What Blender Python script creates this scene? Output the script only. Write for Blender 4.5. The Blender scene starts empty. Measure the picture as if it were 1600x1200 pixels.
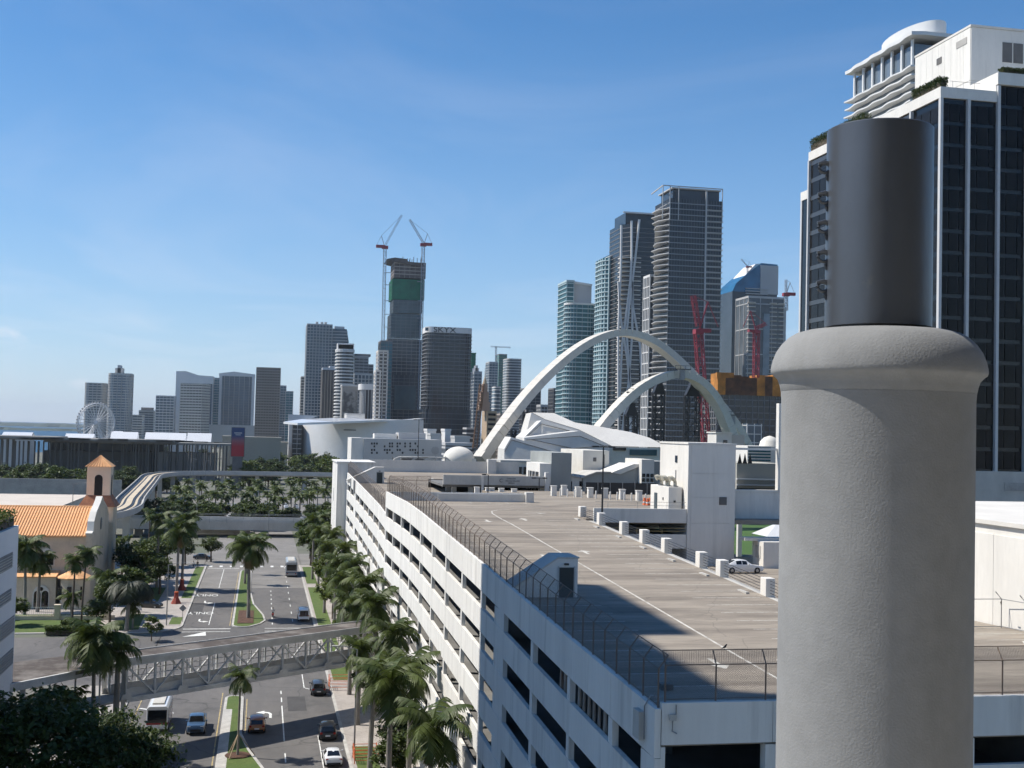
import bpy, bmesh, math, random
from mathutils import Vector, Matrix, noise as mnoise
random.seed(7)
SC = bpy.context.scene
COL = SC.collection
R = math.radians
# ------------------------------------------------------------------ camera, sky, sun, exposure
F, PIT, ROLL, YAW, H = 1900.0, R(2.26), R(1.4), R(11.5), 34.0
fw = Vector((math.sin(YAW)*math.cos(PIT), math.cos(YAW)*math.cos(PIT), math.sin(PIT)))
up0 = Vector((-math.sin(YAW)*math.sin(PIT), -math.cos(YAW)*math.sin(PIT), math.cos(PIT)))
rt0 = Vector((math.cos(YAW), -math.sin(YAW), 0))
CR = rt0*math.cos(ROLL) + up0*math.sin(ROLL)
CU = up0*math.cos(ROLL) - rt0*math.sin(ROLL)
cd = bpy.data.cameras.new('camera')
cam = bpy.data.objects.new('camera', cd); COL.objects.link(cam)
cam.matrix_world = Matrix(((CR.x, CU.x, -fw.x, 0), (CR.y, CU.y, -fw.y, 0), (CR.z, CU.z, -fw.z, H), (0, 0, 0, 1)))
cd.sensor_width = 36; cd.lens = 36*F/1600; cd.clip_start = .1; cd.clip_end = 60000
SC.camera = cam
SUN_EL, SUN_AZ = R(53), R(19)      # the sun stands to the left (-X), turned 19 degrees towards +Y
sdir = Vector((-math.cos(SUN_AZ)*math.cos(SUN_EL), math.sin(SUN_AZ)*math.cos(SUN_EL), math.sin(SUN_EL)))
wd = bpy.data.worlds.new('World'); SC.world = wd; wd.use_nodes = True
wn, wl = wd.node_tree.nodes, wd.node_tree.links
wn.clear()
sky = wn.new('ShaderNodeTexSky'); sky.sky_type = 'NISHITA'; sky.sun_disc = False
sky.sun_elevation = SUN_EL; sky.sun_rotation = math.atan2(sdir.x, sdir.y)
sky.air_density = 1.0; sky.dust_density = 0.0; sky.ozone_density = 4.5; sky.altitude = 30
tc = wn.new('ShaderNodeTexCoord'); sep = wn.new('ShaderNodeSeparateXYZ')
wl.new(tc.outputs['Generated'], sep.inputs[0])
def wmath(op, a, b=None, clamp=False):
    n = wn.new('ShaderNodeMath'); n.operation = op; n.use_clamp = clamp
    for i, v in enumerate((a, b)):
        if v is None: continue
        if hasattr(v, 'is_linked') or hasattr(v, 'links'): wl.new(v, n.inputs[i])
        else: n.inputs[i].default_value = v
    return n.outputs[0]
# thin cirrus: the direction projected on a high flat layer
zc = wmath('MAXIMUM', sep.outputs[2], 0.05)
cx, cy = wmath('DIVIDE', sep.outputs[0], zc), wmath('DIVIDE', sep.outputs[1], zc)
cmb = wn.new('ShaderNodeCombineXYZ'); wl.new(cx, cmb.inputs[0]); wl.new(wmath('MULTIPLY', cy, .45), cmb.inputs[1])
cn = wn.new('ShaderNodeTexNoise'); cn.inputs['Scale'].default_value = .55; cn.inputs['Detail'].default_value = 6
cn.inputs['Roughness'].default_value = .55; cn.inputs['Distortion'].default_value = .9
wl.new(cmb.outputs[0], cn.inputs['Vector'])
cm = wn.new('ShaderNodeMapRange'); cm.inputs[1].default_value = .45; cm.inputs[2].default_value = .85; cm.inputs[4].default_value = .22
wl.new(cn.outputs[0], cm.inputs[0])
# puffy cumulus low over the horizon
cn2 = wn.new('ShaderNodeTexNoise'); cn2.inputs['Scale'].default_value = 9; cn2.inputs['Detail'].default_value = 7; cn2.inputs['Roughness'].default_value = .55
mp = wn.new('ShaderNodeMapping'); mp.inputs['Scale'].default_value = (1, 1, 1.5); mp.inputs['Location'].default_value = (.73, .41, .1)
wl.new(tc.outputs['Generated'], mp.inputs[0]); wl.new(mp.outputs[0], cn2.inputs['Vector'])
band = wn.new('ShaderNodeMapRange'); band.inputs[1].default_value = .03; band.inputs[2].default_value = .13; band.inputs[3].default_value = 0; band.inputs[4].default_value = .3
wl.new(sep.outputs[2], band.inputs[0])
c2 = wn.new('ShaderNodeMapRange'); c2.inputs[1].default_value = .57; c2.inputs[2].default_value = .67; c2.inputs[4].default_value = .75
wl.new(wmath('SUBTRACT', cn2.outputs[0], band.outputs[0]), c2.inputs[0])
cl = wmath('MAXIMUM', cm.outputs[0], c2.outputs[0])
mx = wn.new('ShaderNodeMixRGB'); mx.inputs[2].default_value = (7.2, 7.6, 8.2, 1)
hs = wn.new('ShaderNodeHueSaturation'); hs.inputs['Saturation'].default_value = 1.27
wl.new(sky.outputs[0], hs.inputs['Color'])
# pale blue low air all round the horizon
lowf = wn.new('ShaderNodeMapRange'); lowf.inputs[1].default_value = -.02; lowf.inputs[2].default_value = .42; lowf.inputs[3].default_value = 1; lowf.inputs[4].default_value = 0
wl.new(sep.outputs[2], lowf.inputs[0])
low = wn.new('ShaderNodeMixRGB'); low.inputs[2].default_value = (2.9, 4.7, 7.2, 1)
wl.new(wmath('MULTIPLY', wmath('POWER', lowf.outputs[0], 1.6), .66), low.inputs[0]); wl.new(hs.outputs[0], low.inputs[1])
wl.new(cl, mx.inputs[0]); wl.new(low.outputs[0], mx.inputs[1])
tint = wn.new('ShaderNodeMixRGB'); tint.blend_type = 'MULTIPLY'; tint.inputs[0].default_value = 1; tint.inputs[2].default_value = (1.06, 1.0, 1.0, 1)   # the photograph's warm white balance
wl.new(mx.outputs[0], tint.inputs[1])
bg = wn.new('ShaderNodeBackground'); bg.inputs[1].default_value = .11
wo = wn.new('ShaderNodeOutputWorld')
wl.new(tint.outputs[0], bg.inputs[0]); wl.new(bg.outputs[0], wo.inputs[0])
sl = bpy.data.lights.new('sun', 'SUN'); sl.energy = 5.0; sl.angle = R(.5); sl.color = (1, .95, .87)
so = bpy.data.objects.new('sun', sl); COL.objects.link(so); so.rotation_euler = sdir.to_track_quat('Z', 'Y').to_euler()
so.location = (0, 0, 300)
vs = SC.view_settings; vs.view_transform = 'Standard'; vs.look = 'None'; vs.exposure = .22; vs.gamma = 1; vs.use_curve_mapping = False
cy_ = SC.cycles; cy_.max_bounces = 6; cy_.diffuse_bounces = 2; cy_.glossy_bounces = 3; cy_.transmission_bounces = 4; cy_.transparent_max_bounces = 12; cy_.volume_bounces = 0
cy_.use_adaptive_sampling = True; cy_.adaptive_threshold = .03

# ------------------------------------------------------------------ helpers
def ray(px, py):
    return fw + CR*((px-800)/F) + CU*((600-py)/F)
def at(px, py, X=None, Y=None, z=None):
    d = ray(px, py)
    t = (z-H)/d.z if z is not None else (Y/d.y if Y is not None else X/d.x)
    return Vector((d.x*t, d.y*t, H+d.z*t))
def interp(tab, y):
    if y <= tab[0][0]: return tab[0][1]
    for (a, b), (c, d) in zip(tab, tab[1:]):
        if y <= c: return b+(d-b)*(y-a)/(c-a)
    return tab[-1][1]
MATS = {}
def mat(name, col, rough=.8, var=.12, vscale=.6, stretch=(1, 1, 1), bump=0, bscale=20, metal=0, spec=.5, col2=None, lo=.35, hi=.7, dist=.1, fine=0, coat=0):
    """Principled material with noise wear: base colour varied towards col2 (or a darker tone of itself)."""
    if name in MATS: return MATS[name]
    m = bpy.data.materials.new(name); m.use_nodes = True
    n, l = m.node_tree.nodes, m.node_tree.links
    p = n['Principled BSDF']; p.inputs['Roughness'].default_value = rough; p.inputs['Metallic'].default_value = metal
    p.inputs['Specular IOR Level'].default_value = spec
    if coat: p.inputs['Coat Weight'].default_value = coat; p.inputs['Coat Roughness'].default_value = .05
    c = n.new('ShaderNodeTexCoord'); mpn = n.new('ShaderNodeMapping'); mpn.inputs['Scale'].default_value = stretch
    l.new(c.outputs['Object'], mpn.inputs[0])
    t = n.new('ShaderNodeTexNoise'); t.inputs['Scale'].default_value = vscale; t.inputs['Detail'].default_value = 6; t.inputs['Roughness'].default_value = .6
    l.new(mpn.outputs[0], t.inputs['Vector'])
    r = n.new('ShaderNodeMapRange'); r.inputs[1].default_value = lo; r.inputs[2].default_value = hi
    l.new(t.outputs[0], r.inputs[0])
    mi = n.new('ShaderNodeMixRGB'); mi.inputs[1].default_value = (*col, 1)
    mi.inputs[2].default_value = (*(col2 or [v*(1-var*2) for v in col]), 1)
    l.new(r.outputs[0], mi.inputs[0])
    out = mi.outputs[0]
    if fine:
        t3 = n.new('ShaderNodeTexNoise'); t3.inputs['Scale'].default_value = vscale*9; t3.inputs['Detail'].default_value = 4
        l.new(mpn.outputs[0], t3.inputs['Vector'])
        r3 = n.new('ShaderNodeMapRange'); r3.inputs[1].default_value = .3; r3.inputs[2].default_value = .7; r3.inputs[3].default_value = 1-fine; r3.inputs[4].default_value = 1+fine
        l.new(t3.outputs[0], r3.inputs[0])
        vm = n.new('ShaderNodeVectorMath'); vm.operation = 'SCALE'
        l.new(out, vm.inputs[0]); l.new(r3.outputs[0], vm.inputs['Scale']); out = vm.outputs[0]
    l.new(out, p.inputs['Base Color'])
    if bump:
        t2 = n.new('ShaderNodeTexNoise'); t2.inputs['Scale'].default_value = bscale; t2.inputs['Detail'].default_value = 3
        l.new(c.outputs['Object'], t2.inputs['Vector'])
        b = n.new('ShaderNodeBump'); b.inputs['Strength'].default_value = bump; b.inputs['Distance'].default_value = dist
        l.new(t2.outputs[0], b.inputs['Height']); l.new(b.outputs[0], p.inputs['Normal'])
    MATS[name] = m
    return m
def leafmat(name, c1, c2, trans=.25, scale=.8):
    m = bpy.data.materials.new(name); m.use_nodes = True
    n, l = m.node_tree.nodes, m.node_tree.links
    p = n['Principled BSDF']; p.inputs['Roughness'].default_value = .55; p.inputs['Specular IOR Level'].default_value = .35
    c = n.new('ShaderNodeTexCoord'); t = n.new('ShaderNodeTexNoise'); t.inputs['Scale'].default_value = scale; t.inputs['Detail'].default_value = 5
    l.new(c.outputs['Object'], t.inputs['Vector'])
    oi = n.new('ShaderNodeObjectInfo'); ad = n.new('ShaderNodeMath'); ad.operation = 'MULTIPLY_ADD'; ad.inputs[1].default_value = .35; ad.inputs[2].default_value = -.17
    l.new(oi.outputs['Random'], ad.inputs[0])
    a2 = n.new('ShaderNodeMath'); a2.operation = 'ADD'; l.new(t.outputs[0], a2.inputs[0]); l.new(ad.outputs[0], a2.inputs[1])
    r = n.new('ShaderNodeMapRange'); r.inputs[1].default_value = .3; r.inputs[2].default_value = .7; l.new(a2.outputs[0], r.inputs[0])
    mi = n.new('ShaderNodeMixRGB'); mi.inputs[1].default_value = (*c1, 1); mi.inputs[2].default_value = (*c2, 1)
    l.new(r.outputs[0], mi.inputs[0]); l.new(mi.outputs[0], p.inputs['Base Color'])
    tr = n.new('ShaderNodeBsdfTranslucent'); l.new(mi.outputs[0], tr.inputs[0])
    ms = n.new('ShaderNodeMixShader'); ms.inputs[0].default_value = trans
    l.new(p.outputs[0], ms.inputs[1]); l.new(tr.outputs[0], ms.inputs[2]); l.new(ms.outputs[0], n['Material Output'].inputs[0])
    MATS[name] = m
    return m
def spots(m, col, scale, lo, hi, stretch=(1, 1, 1), amt=1.0):
    """lay a second, patchy stain over a material's base colour"""
    n, l = m.node_tree.nodes, m.node_tree.links; p = n['Principled BSDF']; src = p.inputs['Base Color'].links[0].from_socket
    c = n.new('ShaderNodeTexCoord'); mp_ = n.new('ShaderNodeMapping'); mp_.inputs['Scale'].default_value = stretch; l.new(c.outputs['Object'], mp_.inputs[0])
    t = n.new('ShaderNodeTexNoise'); t.inputs['Scale'].default_value = scale; t.inputs['Detail'].default_value = 7; t.inputs['Roughness'].default_value = .65; t.inputs['Distortion'].default_value = .4; l.new(mp_.outputs[0], t.inputs['Vector'])
    r = n.new('ShaderNodeMapRange'); r.inputs[1].default_value = lo; r.inputs[2].default_value = hi; r.inputs[4].default_value = amt; l.new(t.outputs[0], r.inputs[0])
    mi = n.new('ShaderNodeMixRGB'); mi.inputs[2].default_value = (*col, 1); l.new(r.outputs[0], mi.inputs[0]); l.new(src, mi.inputs[1]); l.new(mi.outputs[0], p.inputs['Base Color'])
    return m
def cracks(m, col, scale, width, amt=.7):
    n, l = m.node_tree.nodes, m.node_tree.links; p = n['Principled BSDF']; src = p.inputs['Base Color'].links[0].from_socket
    c = n.new('ShaderNodeTexCoord'); d = n.new('ShaderNodeTexNoise'); d.inputs['Scale'].default_value = scale*3; l.new(c.outputs['Object'], d.inputs['Vector'])
    a = n.new('ShaderNodeMixRGB'); a.blend_type = 'LINEAR_LIGHT'; a.inputs[0].default_value = .6; l.new(c.outputs['Object'], a.inputs[1]); l.new(d.outputs['Color'], a.inputs[2])
    v = n.new('ShaderNodeTexVoronoi'); v.feature = 'DISTANCE_TO_EDGE'; v.inputs['Scale'].default_value = scale; l.new(a.outputs[0], v.inputs['Vector'])
    r = n.new('ShaderNodeMapRange'); r.inputs[1].default_value = 0; r.inputs[2].default_value = width; r.inputs[3].default_value = amt; r.inputs[4].default_value = 0; l.new(v.outputs['Distance'], r.inputs[0])
    mi = n.new('ShaderNodeMixRGB'); mi.inputs[2].default_value = (*col, 1); l.new(r.outputs[0], mi.inputs[0]); l.new(src, mi.inputs[1]); l.new(mi.outputs[0], p.inputs['Base Color'])
    return m
BASE = {}
def tag(o, label=None, cat=None, group=None, kind=None):
    if label: o['label'] = label
    if cat: o['category'] = cat
    if group: o['group'] = group
    if kind: o['kind'] = kind
    return o
def thing(name, label, cat, loc=(0, 0, 0), rz=0, group=None):
    o = bpy.data.objects.new(name, None); COL.objects.link(o)
    o.empty_display_size = .5
    o.location = loc; o.rotation_euler = (0, 0, rz)
    BASE[o] = Vector(loc)
    return tag(o, label, cat, group)
class MB:
    def __init__(s): s.v = []; s.f = []; s.mi = []
    def add(s, vs, fs, m=0):
        b = len(s.v); s.v += [tuple(v) for v in vs]; s.f += [tuple(i+b for i in f) for f in fs]; s.mi += [m]*len(fs)
        return s
    def box(s, x0, x1, y0, y1, z0, z1, m=0):
        return s.add([(x0,y0,z0),(x1,y0,z0),(x1,y1,z0),(x0,y1,z0),(x0,y0,z1),(x1,y0,z1),(x1,y1,z1),(x0,y1,z1)],
                     [(0,3,2,1),(4,5,6,7),(0,1,5,4),(1,2,6,5),(2,3,7,6),(3,0,4,7)], m)
    def hexa(s, pts, m=0):
        return s.add(pts, [(0,3,2,1),(4,5,6,7),(0,1,5,4),(1,2,6,5),(2,3,7,6),(3,0,4,7)], m)
    def prism(s, poly, z0, z1, m=0, top=None):
        """vertical prism over a plan polygon; z0/z1 numbers or callables of (x, y)"""
        a = sum(p[0]*q[1]-q[0]*p[1] for p, q in zip(poly, poly[1:]+poly[:1]))
        if a < 0: poly = poly[::-1]
        n = len(poly); g = lambda z, p: z(*p) if callable(z) else z
        tp = poly if top is None else (top[::-1] if a < 0 else top)
        vs = [(p[0], p[1], g(z0, p)) for p in poly]+[(p[0], p[1], g(z1, p)) for p in tp]
        return s.add(vs, [tuple(range(n))[::-1], tuple(range(n, 2*n))]+[(i, (i+1) % n, n+(i+1) % n, n+i) for i in range(n)], m)
    def extr(s, prof, axis, a, b, m=0):
        """profile of 2D points extruded along an axis: 'x' -> prof=(y,z); 'y' -> prof=(x,z)"""
        n = len(prof)
        mk = (lambda t, p: (t, p[0], p[1])) if axis == 'x' else (lambda t, p: (p[0], t, p[1]))
        ar = sum(p[0]*q[1]-q[0]*p[1] for p, q in zip(prof, prof[1:]+prof[:1]))
        if (ar < 0) == (axis == 'x'): prof = prof[::-1]
        vs = [mk(a, p) for p in prof]+[mk(b, p) for p in prof]
        return s.add(vs, [tuple(range(n))[::-1], tuple(range(n, 2*n))]+[(i, (i+1) % n, n+(i+1) % n, n+i) for i in range(n)], m)
    def beam(s, a, b, w, h=None, m=0, upv=(0, 0, 1)):
        a, b = Vector(a), Vector(b); h = h or w; d = (b-a).normalized(); u = Vector(upv)
        if abs(d.dot(u)) > .98: u = Vector((0, 1, 0)) if abs(d.y) < .9 else Vector((1, 0, 0))
        x = d.cross(u).normalized()*(w/2); y = x.cross(d).normalized()*(h/2)
        return s.hexa([a-x-y, a+x-y, b+x-y, b-x-y, a-x+y, a+x+y, b+x+y, b-x+y], m)
    def tube(s, pts, r, seg=8, m=0, cap=True):
        pts = [Vector(p) for p in pts]; n = len(pts); rr = r if isinstance(r, (list, tuple)) else [r]*n; vs = []
        for i, p in enumerate(pts):
            d = (pts[min(i+1, n-1)]-pts[max(i-1, 0)]).normalized()
            u = Vector((0, 0, 1)) if abs(d.z) < .95 else Vector((0, 1, 0))
            x = d.cross(u).normalized(); y = d.cross(x)
            vs += [p+(x*math.cos(k*2*math.pi/seg)+y*math.sin(k*2*math.pi/seg))*rr[i] for k in range(seg)]
        fs = [(i*seg+k, i*seg+(k+1) % seg, (i+1)*seg+(k+1) % seg, (i+1)*seg+k) for i in range(n-1) for k in range(seg)]
        if cap: fs += [tuple(range(seg))[::-1], tuple(range((n-1)*seg, n*seg))]
        return s.add(vs, fs, m)
    def lathe(s, prof, seg=32, c=(0, 0), m=0):
        n = len(prof)
        vs = [(c[0]+r*math.cos(2*math.pi*k/seg), c[1]+r*math.sin(2*math.pi*k/seg), z) for r, z in prof for k in range(seg)]
        fs = [(i*seg+k, i*seg+(k+1) % seg, (i+1)*seg+(k+1) % seg, (i+1)*seg+k) for i in range(n-1) for k in range(seg)]
        fs += [tuple(range(seg))[::-1], tuple(range((n-1)*seg, n*seg))]
        return s.add(vs, fs, m)
    def build(s, name, m, parent=None, smooth=False, bevel=0, local=False, kind=None, label=None, angle=40):
        me = bpy.data.meshes.new(name)
        off = Vector((0, 0, 0))
        if parent is not None and not local:
            q = parent
            while q.parent is not None: q = q.parent
            off = BASE.get(q, off)
        me.from_pydata([tuple(Vector(v)-off) for v in s.v], [], s.f)
        ms = m if isinstance(m, (list, tuple)) else [m]
        for x in ms: me.materials.append(x)
        if len(ms) > 1: me.polygons.foreach_set('material_index', s.mi)
        if smooth:
            me.polygons.foreach_set('use_smooth', [True]*len(me.polygons))
            me.set_sharp_from_angle(angle=R(angle))
        me.update()
        o = bpy.data.objects.new(name, me); COL.objects.link(o)
        if parent is not None: o.parent = parent
        if bevel:
            b = o.modifiers.new('bevel', 'BEVEL'); b.width = bevel; b.segments = 2; b.limit_method = 'ANGLE'
        if kind: o['kind'] = kind
        if label: o['label'] = label
        return o
def piece(name, mesh, parent, loc, rot=(0, 0, 0), scale=(1, 1, 1)):
    """one more object on shared mesh data, at a place given in the thing's own coordinates"""
    o = bpy.data.objects.new(name, mesh); COL.objects.link(o); o.parent = parent
    o.location = loc; o.rotation_euler = rot; o.scale = scale
    return o
def copy_tree(o, parent=None):
    c = o.copy(); COL.objects.link(c); c.parent = parent
    for ch in o.children: copy_tree(ch, c)
    return c
def structure(mb, name, m, **k):
    o = mb.build(name, m, **k); o['kind'] = 'structure'; return o
def text_mesh(body, size, depth=0.0):
    cu = bpy.data.curves.new('lettering', 'FONT'); cu.body = body; cu.size = size; cu.extrude = depth; cu.align_x = 'CENTER'; cu.align_y = 'CENTER'
    t = bpy.data.objects.new('lettering_tmp', cu); COL.objects.link(t)
    bpy.context.view_layer.update()
    me = bpy.data.meshes.new_from_object(t.evaluated_get(bpy.context.evaluated_depsgraph_get()))
    bpy.data.objects.remove(t); bpy.data.curves.remove(cu)
    return me
# ------------------------------------------------------------------ shared materials
WHITE = mat('white_painted_concrete', (.75, .72, .66), .85, .06, .35, (1, 1, .25), bump=.08, bscale=6, fine=.03)
WHITE2 = mat('white_stucco', (.70, .67, .61), .9, .07, .25, (1, 1, .4), fine=.03)
GREYW = mat('grey_white_concrete', (.54, .52, .475), .9, .1, .3, (1, 1, .5), fine=.04)
CONC = mat('concrete', (.42, .40, .37), .9, .15, .25, fine=.08)
CONCD = mat('dark_concrete', (.16, .155, .15), .9, .15, .3)
STEEL = mat('galvanised_steel', (.33, .33, .33), .5, .15, 2, metal=.6)
RUST = mat('weathered_fence_steel', (.14, .115, .10), .7, .3, 3, metal=.3, col2=(.22, .15, .10))
BLACKM = mat('black_metal', (.02, .02, .022), .5, .1)
DGLASS = mat('dark_window_glass', (.012, .014, .018), .06, .2, .15, spec=.6)
PAINTW = mat('white_road_paint', (.72, .72, .68), .8, .15, 1.2, col2=(.40, .39, .36), lo=.5, hi=.75)
PAINTD = mat('faded_deck_paint', (.62, .59, .52), .85, .15, 1.5, col2=(.29, .255, .21), lo=.44, hi=.68)
PAINTY = mat('yellow_road_paint', (.50, .38, .16), .8, .15, 1.2, col2=(.24, .20, .13), lo=.42, hi=.65)
GRASS = mat('lawn_grass', (.068, .115, .018), .9, .2, .5, col2=(.095, .125, .028), bump=.5, bscale=8, fine=.25)
ASPH = mat('asphalt', (.105, .10, .096), .9, .2, .12, (1, .35, 1), col2=(.145, .135, .125), fine=.08, bump=.2, bscale=30)
ASPHL = mat('pale_worn_road_concrete', (.23, .215, .195), .9, .15, .15, fine=.08)
PAVE = mat('pavement_concrete', (.40, .36, .325), .9, .12, .25, fine=.08)
KERB = mat('kerb_concrete', (.50, .48, .44), .9, .15, .8, fine=.06)

spots(ASPH, (.05, .048, .047), .09, .55, .7, amt=.6); spots(ASPH, (.035, .033, .032), .5, .66, .74, amt=.6); cracks(ASPH, (.03, .03, .03), .13, .012, .6)
spots(WHITE, (.42, .40, .36), .5, .58, .8, (1, 1, .08), .5); spots(PAVE, (.22, .20, .175), .35, .55, .75, amt=.5); cracks(PAVE, (.12, .11, .10), .3, .01, .5)
spots(GRASS, (.16, .14, .06), .35, .6, .75, amt=.6)
# ------------------------------------------------------------------ ground, sea, streets
GROUND = mat('town_ground', (.17, .16, .14), .95, .2, .02, col2=(.10, .115, .07), fine=.1)
g = MB()
coast = [(-900, -600), (-900, 560), (-330, 800), (-215, 1500), (-230, 2100), (150, 3200), (1500, 9000), (12000, 9000), (12000, -600)]
g.add([(x, y, 0) for x, y in coast], [tuple(range(len(coast)))[::-1]])
structure(g, 'ground', GROUND)
SEA = mat('bay_water', (.02, .085, .16), .45, .2, .004, (1, .3, 1), bump=.8, bscale=.12, dist=.8, spec=.2)
structure(MB().add([(-14000, -1500, -1), (14000, -1500, -1), (14000, 24000, -1), (-14000, 24000, -1)], [(0, 1, 2, 3)]), 'sea', SEA)
FARGREEN = mat('far_island_trees', (.05, .075, .06), .95, .2, .01)
isl = MB(); rnd = random.Random(3); n = 90; top = []
for i in range(n+1):
    x = -3600+i*45; top.append((x, 7200+rnd.uniform(-80, 80), 16+10*mnoise.noise((i*.23, 1, 0))+rnd.uniform(0, 3)))
vs = [(x, y-60, -2) for x, y, z in top]+[(x, y, z*.8) for x, y, z in top]+[(x, y+150, z) for x, y, z in top]+[(x, y+400, -2) for x, y, z in top]
isl.add(vs, [(k*(n+1)+i, k*(n+1)+i+1, (k+1)*(n+1)+i+1, (k+1)*(n+1)+i) for k in range(3) for i in range(n)])
structure(isl, 'island', FARGREEN, smooth=True)
isl = MB()
vs = [(x*.55-480, y*.62-40, -2) for x, y, z in top]+[(x*.55-480, y*.62, z*.45) for x, y, z in top]+[(x*.55-480, y*.62+60, z*.4) for x, y, z in top]+[(x*.55-480, y*.62+150, -2) for x, y, z in top]
isl.add(vs, [(k*(n+1)+i, k*(n+1)+i+1, (k+1)*(n+1)+i+1, (k+1)*(n+1)+i) for k in range(3) for i in range(n)])
structure(isl, 'island', FARGREEN, smooth=True)
def sheet(poly, z): return MB().add([(x, y, z) for x, y in poly], [tuple(range(len(poly))) if sum(p[0]*q[1]-q[0]*p[1] for p, q in zip(poly, poly[1:]+poly[:1])) > 0 else tuple(range(len(poly)))[::-1]])
def rect(x0, x1, y0, y1): return [(x0, y0), (x1, y0), (x1, y1), (x0, y1)]
def arc(cx, cy, r, a0, a1, n=8): return [(cx+r*math.cos(R(a0+(a1-a0)*i/n)), cy+r*math.sin(R(a0+(a1-a0)*i/n))) for i in range(n+1)]
structure(sheet(rect(-15, 10, 60, 262), .004), 'road', ASPH)
structure(sheet(rect(-90, -14.9, 166, 203), .004), 'side_road', ASPH)
structure(sheet(rect(-13, 10.2, 262, 430), .004), 'road', ASPHL)
structure(sheet(rect(-70, -12.9, 306, 332), .004), 'cross_street', ASPHL)
structure(sheet(rect(10.1, 60, 306, 332), .004), 'cross_street', ASPHL)
def pavement(poly, name='pavement', m=PAVE, h=.13, kerb=True, inset=.3):
    o = structure(MB().prism(poly, -.2, h), name, m)
    return o
def inset_poly(poly, d):
    a = sum(p[0]*q[1]-q[0]*p[1] for p, q in zip(poly, poly[1:]+poly[:1]))
    if a < 0: poly = poly[::-1]
    out = []
    n = len(poly)
    for i in range(n):
        p0, p1, p2 = Vector(poly[i-1]), Vector(poly[i]), Vector(poly[(i+1) % n])
        d1, d2 = (p1-p0).normalized(), (p2-p1).normalized()
        n1, n2 = Vector((-d1.y, d1.x)), Vector((-d2.y, d2.x))
        b = (n1+n2); b = b/max(b.length_squared/2, .3) if b.length > .1 else n1
        out.append(tuple(p1+b*d))
    return out
# pavement by the garage with its kerb, a grass verge and the walk
E1 = rect(9.6, 16.9, 60, 304)
pavement(rect(9.9, 16.9, 60, 304))
structure(MB().box(9.55, 9.897, 60, 304, -.2, .15), 'kerb', KERB)
for a, b in ((112, 131.5), (166, 206), (212, 262), (268, 300)):
    structure(sheet(rect(10.3, 12.6, a, b), .137), 'grass_verge', GRASS)
# pavement by the church
cor = [(-12.2, 304)]+[(-12.2, 213)]+arc(-19.2, 213, 7, 0, -90, 8)[1:]+[(-90, 206), (-90, 304)]
pavement(inset_poly(cor, .3))
kr = MB(); ci = inset_poly(cor, .3); cc = cor if sum(p[0]*q[1]-q[0]*p[1] for p, q in zip(cor, cor[1:]+cor[:1])) > 0 else cor[::-1]
n = len(cc)
for i in range(n):
    j = (i+1) % n
    kr.hexa([(*cc[i], -.2), (*cc[j], -.2), (*ci[j], -.2), (*ci[i], -.2), (*cc[i], .15), (*cc[j], .15), (*ci[j], .15), (*ci[i], .15)])
structure(kr, 'kerb', KERB)
structure(sheet(rect(-14.6, -12.7, 246, 300), .137), 'grass_verge', GRASS)
structure(sheet(rect(-14.6, -12.7, 214, 222), .137), 'grass_verge', GRASS)
structure(sheet([(-22.5, 208), (-19, 209), (-19.5, 226), (-22.5, 226)], .137), 'lawn', GRASS)
structure(sheet(rect(-34, -18.6, 240, 262), .137), 'lawn', GRASS)
structure(sheet(rect(-62, -26, 207, 226), .137), 'lawn', GRASS)
# podium-side pavement near the bottom left
pavement(rect(-22, -15.3, 60, 165)); structure(MB().box(-15.3, -15, 60, 165, -.2, .15), 'kerb', KERB)
# medians: kerb ring, grass inside
M1 = [(-3.7, 60), (2.2, 60), (1.4, 123), (-.2, 131), (-1.2, 138), (-1.3, 156)]+arc(-2.45, 156.5, 1.15, 20, 160, 6)+[(-3.6, 156)]
M2 = [(-4.2, 213)]+arc(-2.2, 213, 2, 190, 300, 5)+[(.7, 214.5), (1.5, 218), (1.2, 224), (-.6, 238), (-1.4, 256), (-1.6, 292)]+arc(-2.9, 292, 1.2, 20, 160, 5)+[(-4.2, 290)]
for nm, pl in (('median', M1), ('median', M2)):
    ip = inset_poly(pl, .34); pp = pl if sum(p[0]*q[1]-q[0]*p[1] for p, q in zip(pl, pl[1:]+pl[:1])) > 0 else pl[::-1]
    k = MB(); n = len(pp)
    for i in range(n):
        j = (i+1) % n
        k.hexa([(*pp[i], -.2), (*pp[j], -.2), (*ip[j], -.2), (*ip[i], -.2), (*pp[i], .15), (*pp[j], .15), (*ip[j], .15), (*ip[i], .15)])
    structure(k, 'kerb', KERB)
    structure(MB().prism(ip, -.2, .17), nm, GRASS)
structure(sheet(rect(-3.35, -2.55, 122, 150), .176), 'median_paving', KERB)
MULCH = mat('bark_mulch', (.13, .065, .04), .95, .3, 2.5, bump=.8, bscale=14)
structure(MB().prism([(-3.3, 214.2), (-.6, 214.2), (-.6, 229), (-3.3, 229)], .1, .24), 'mulch_bed', MULCH)
structure(MB().prism(arc(-1.5, 129, 1.3, 0, 330, 11), .1, .26), 'mulch_bed', MULCH)
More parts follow.
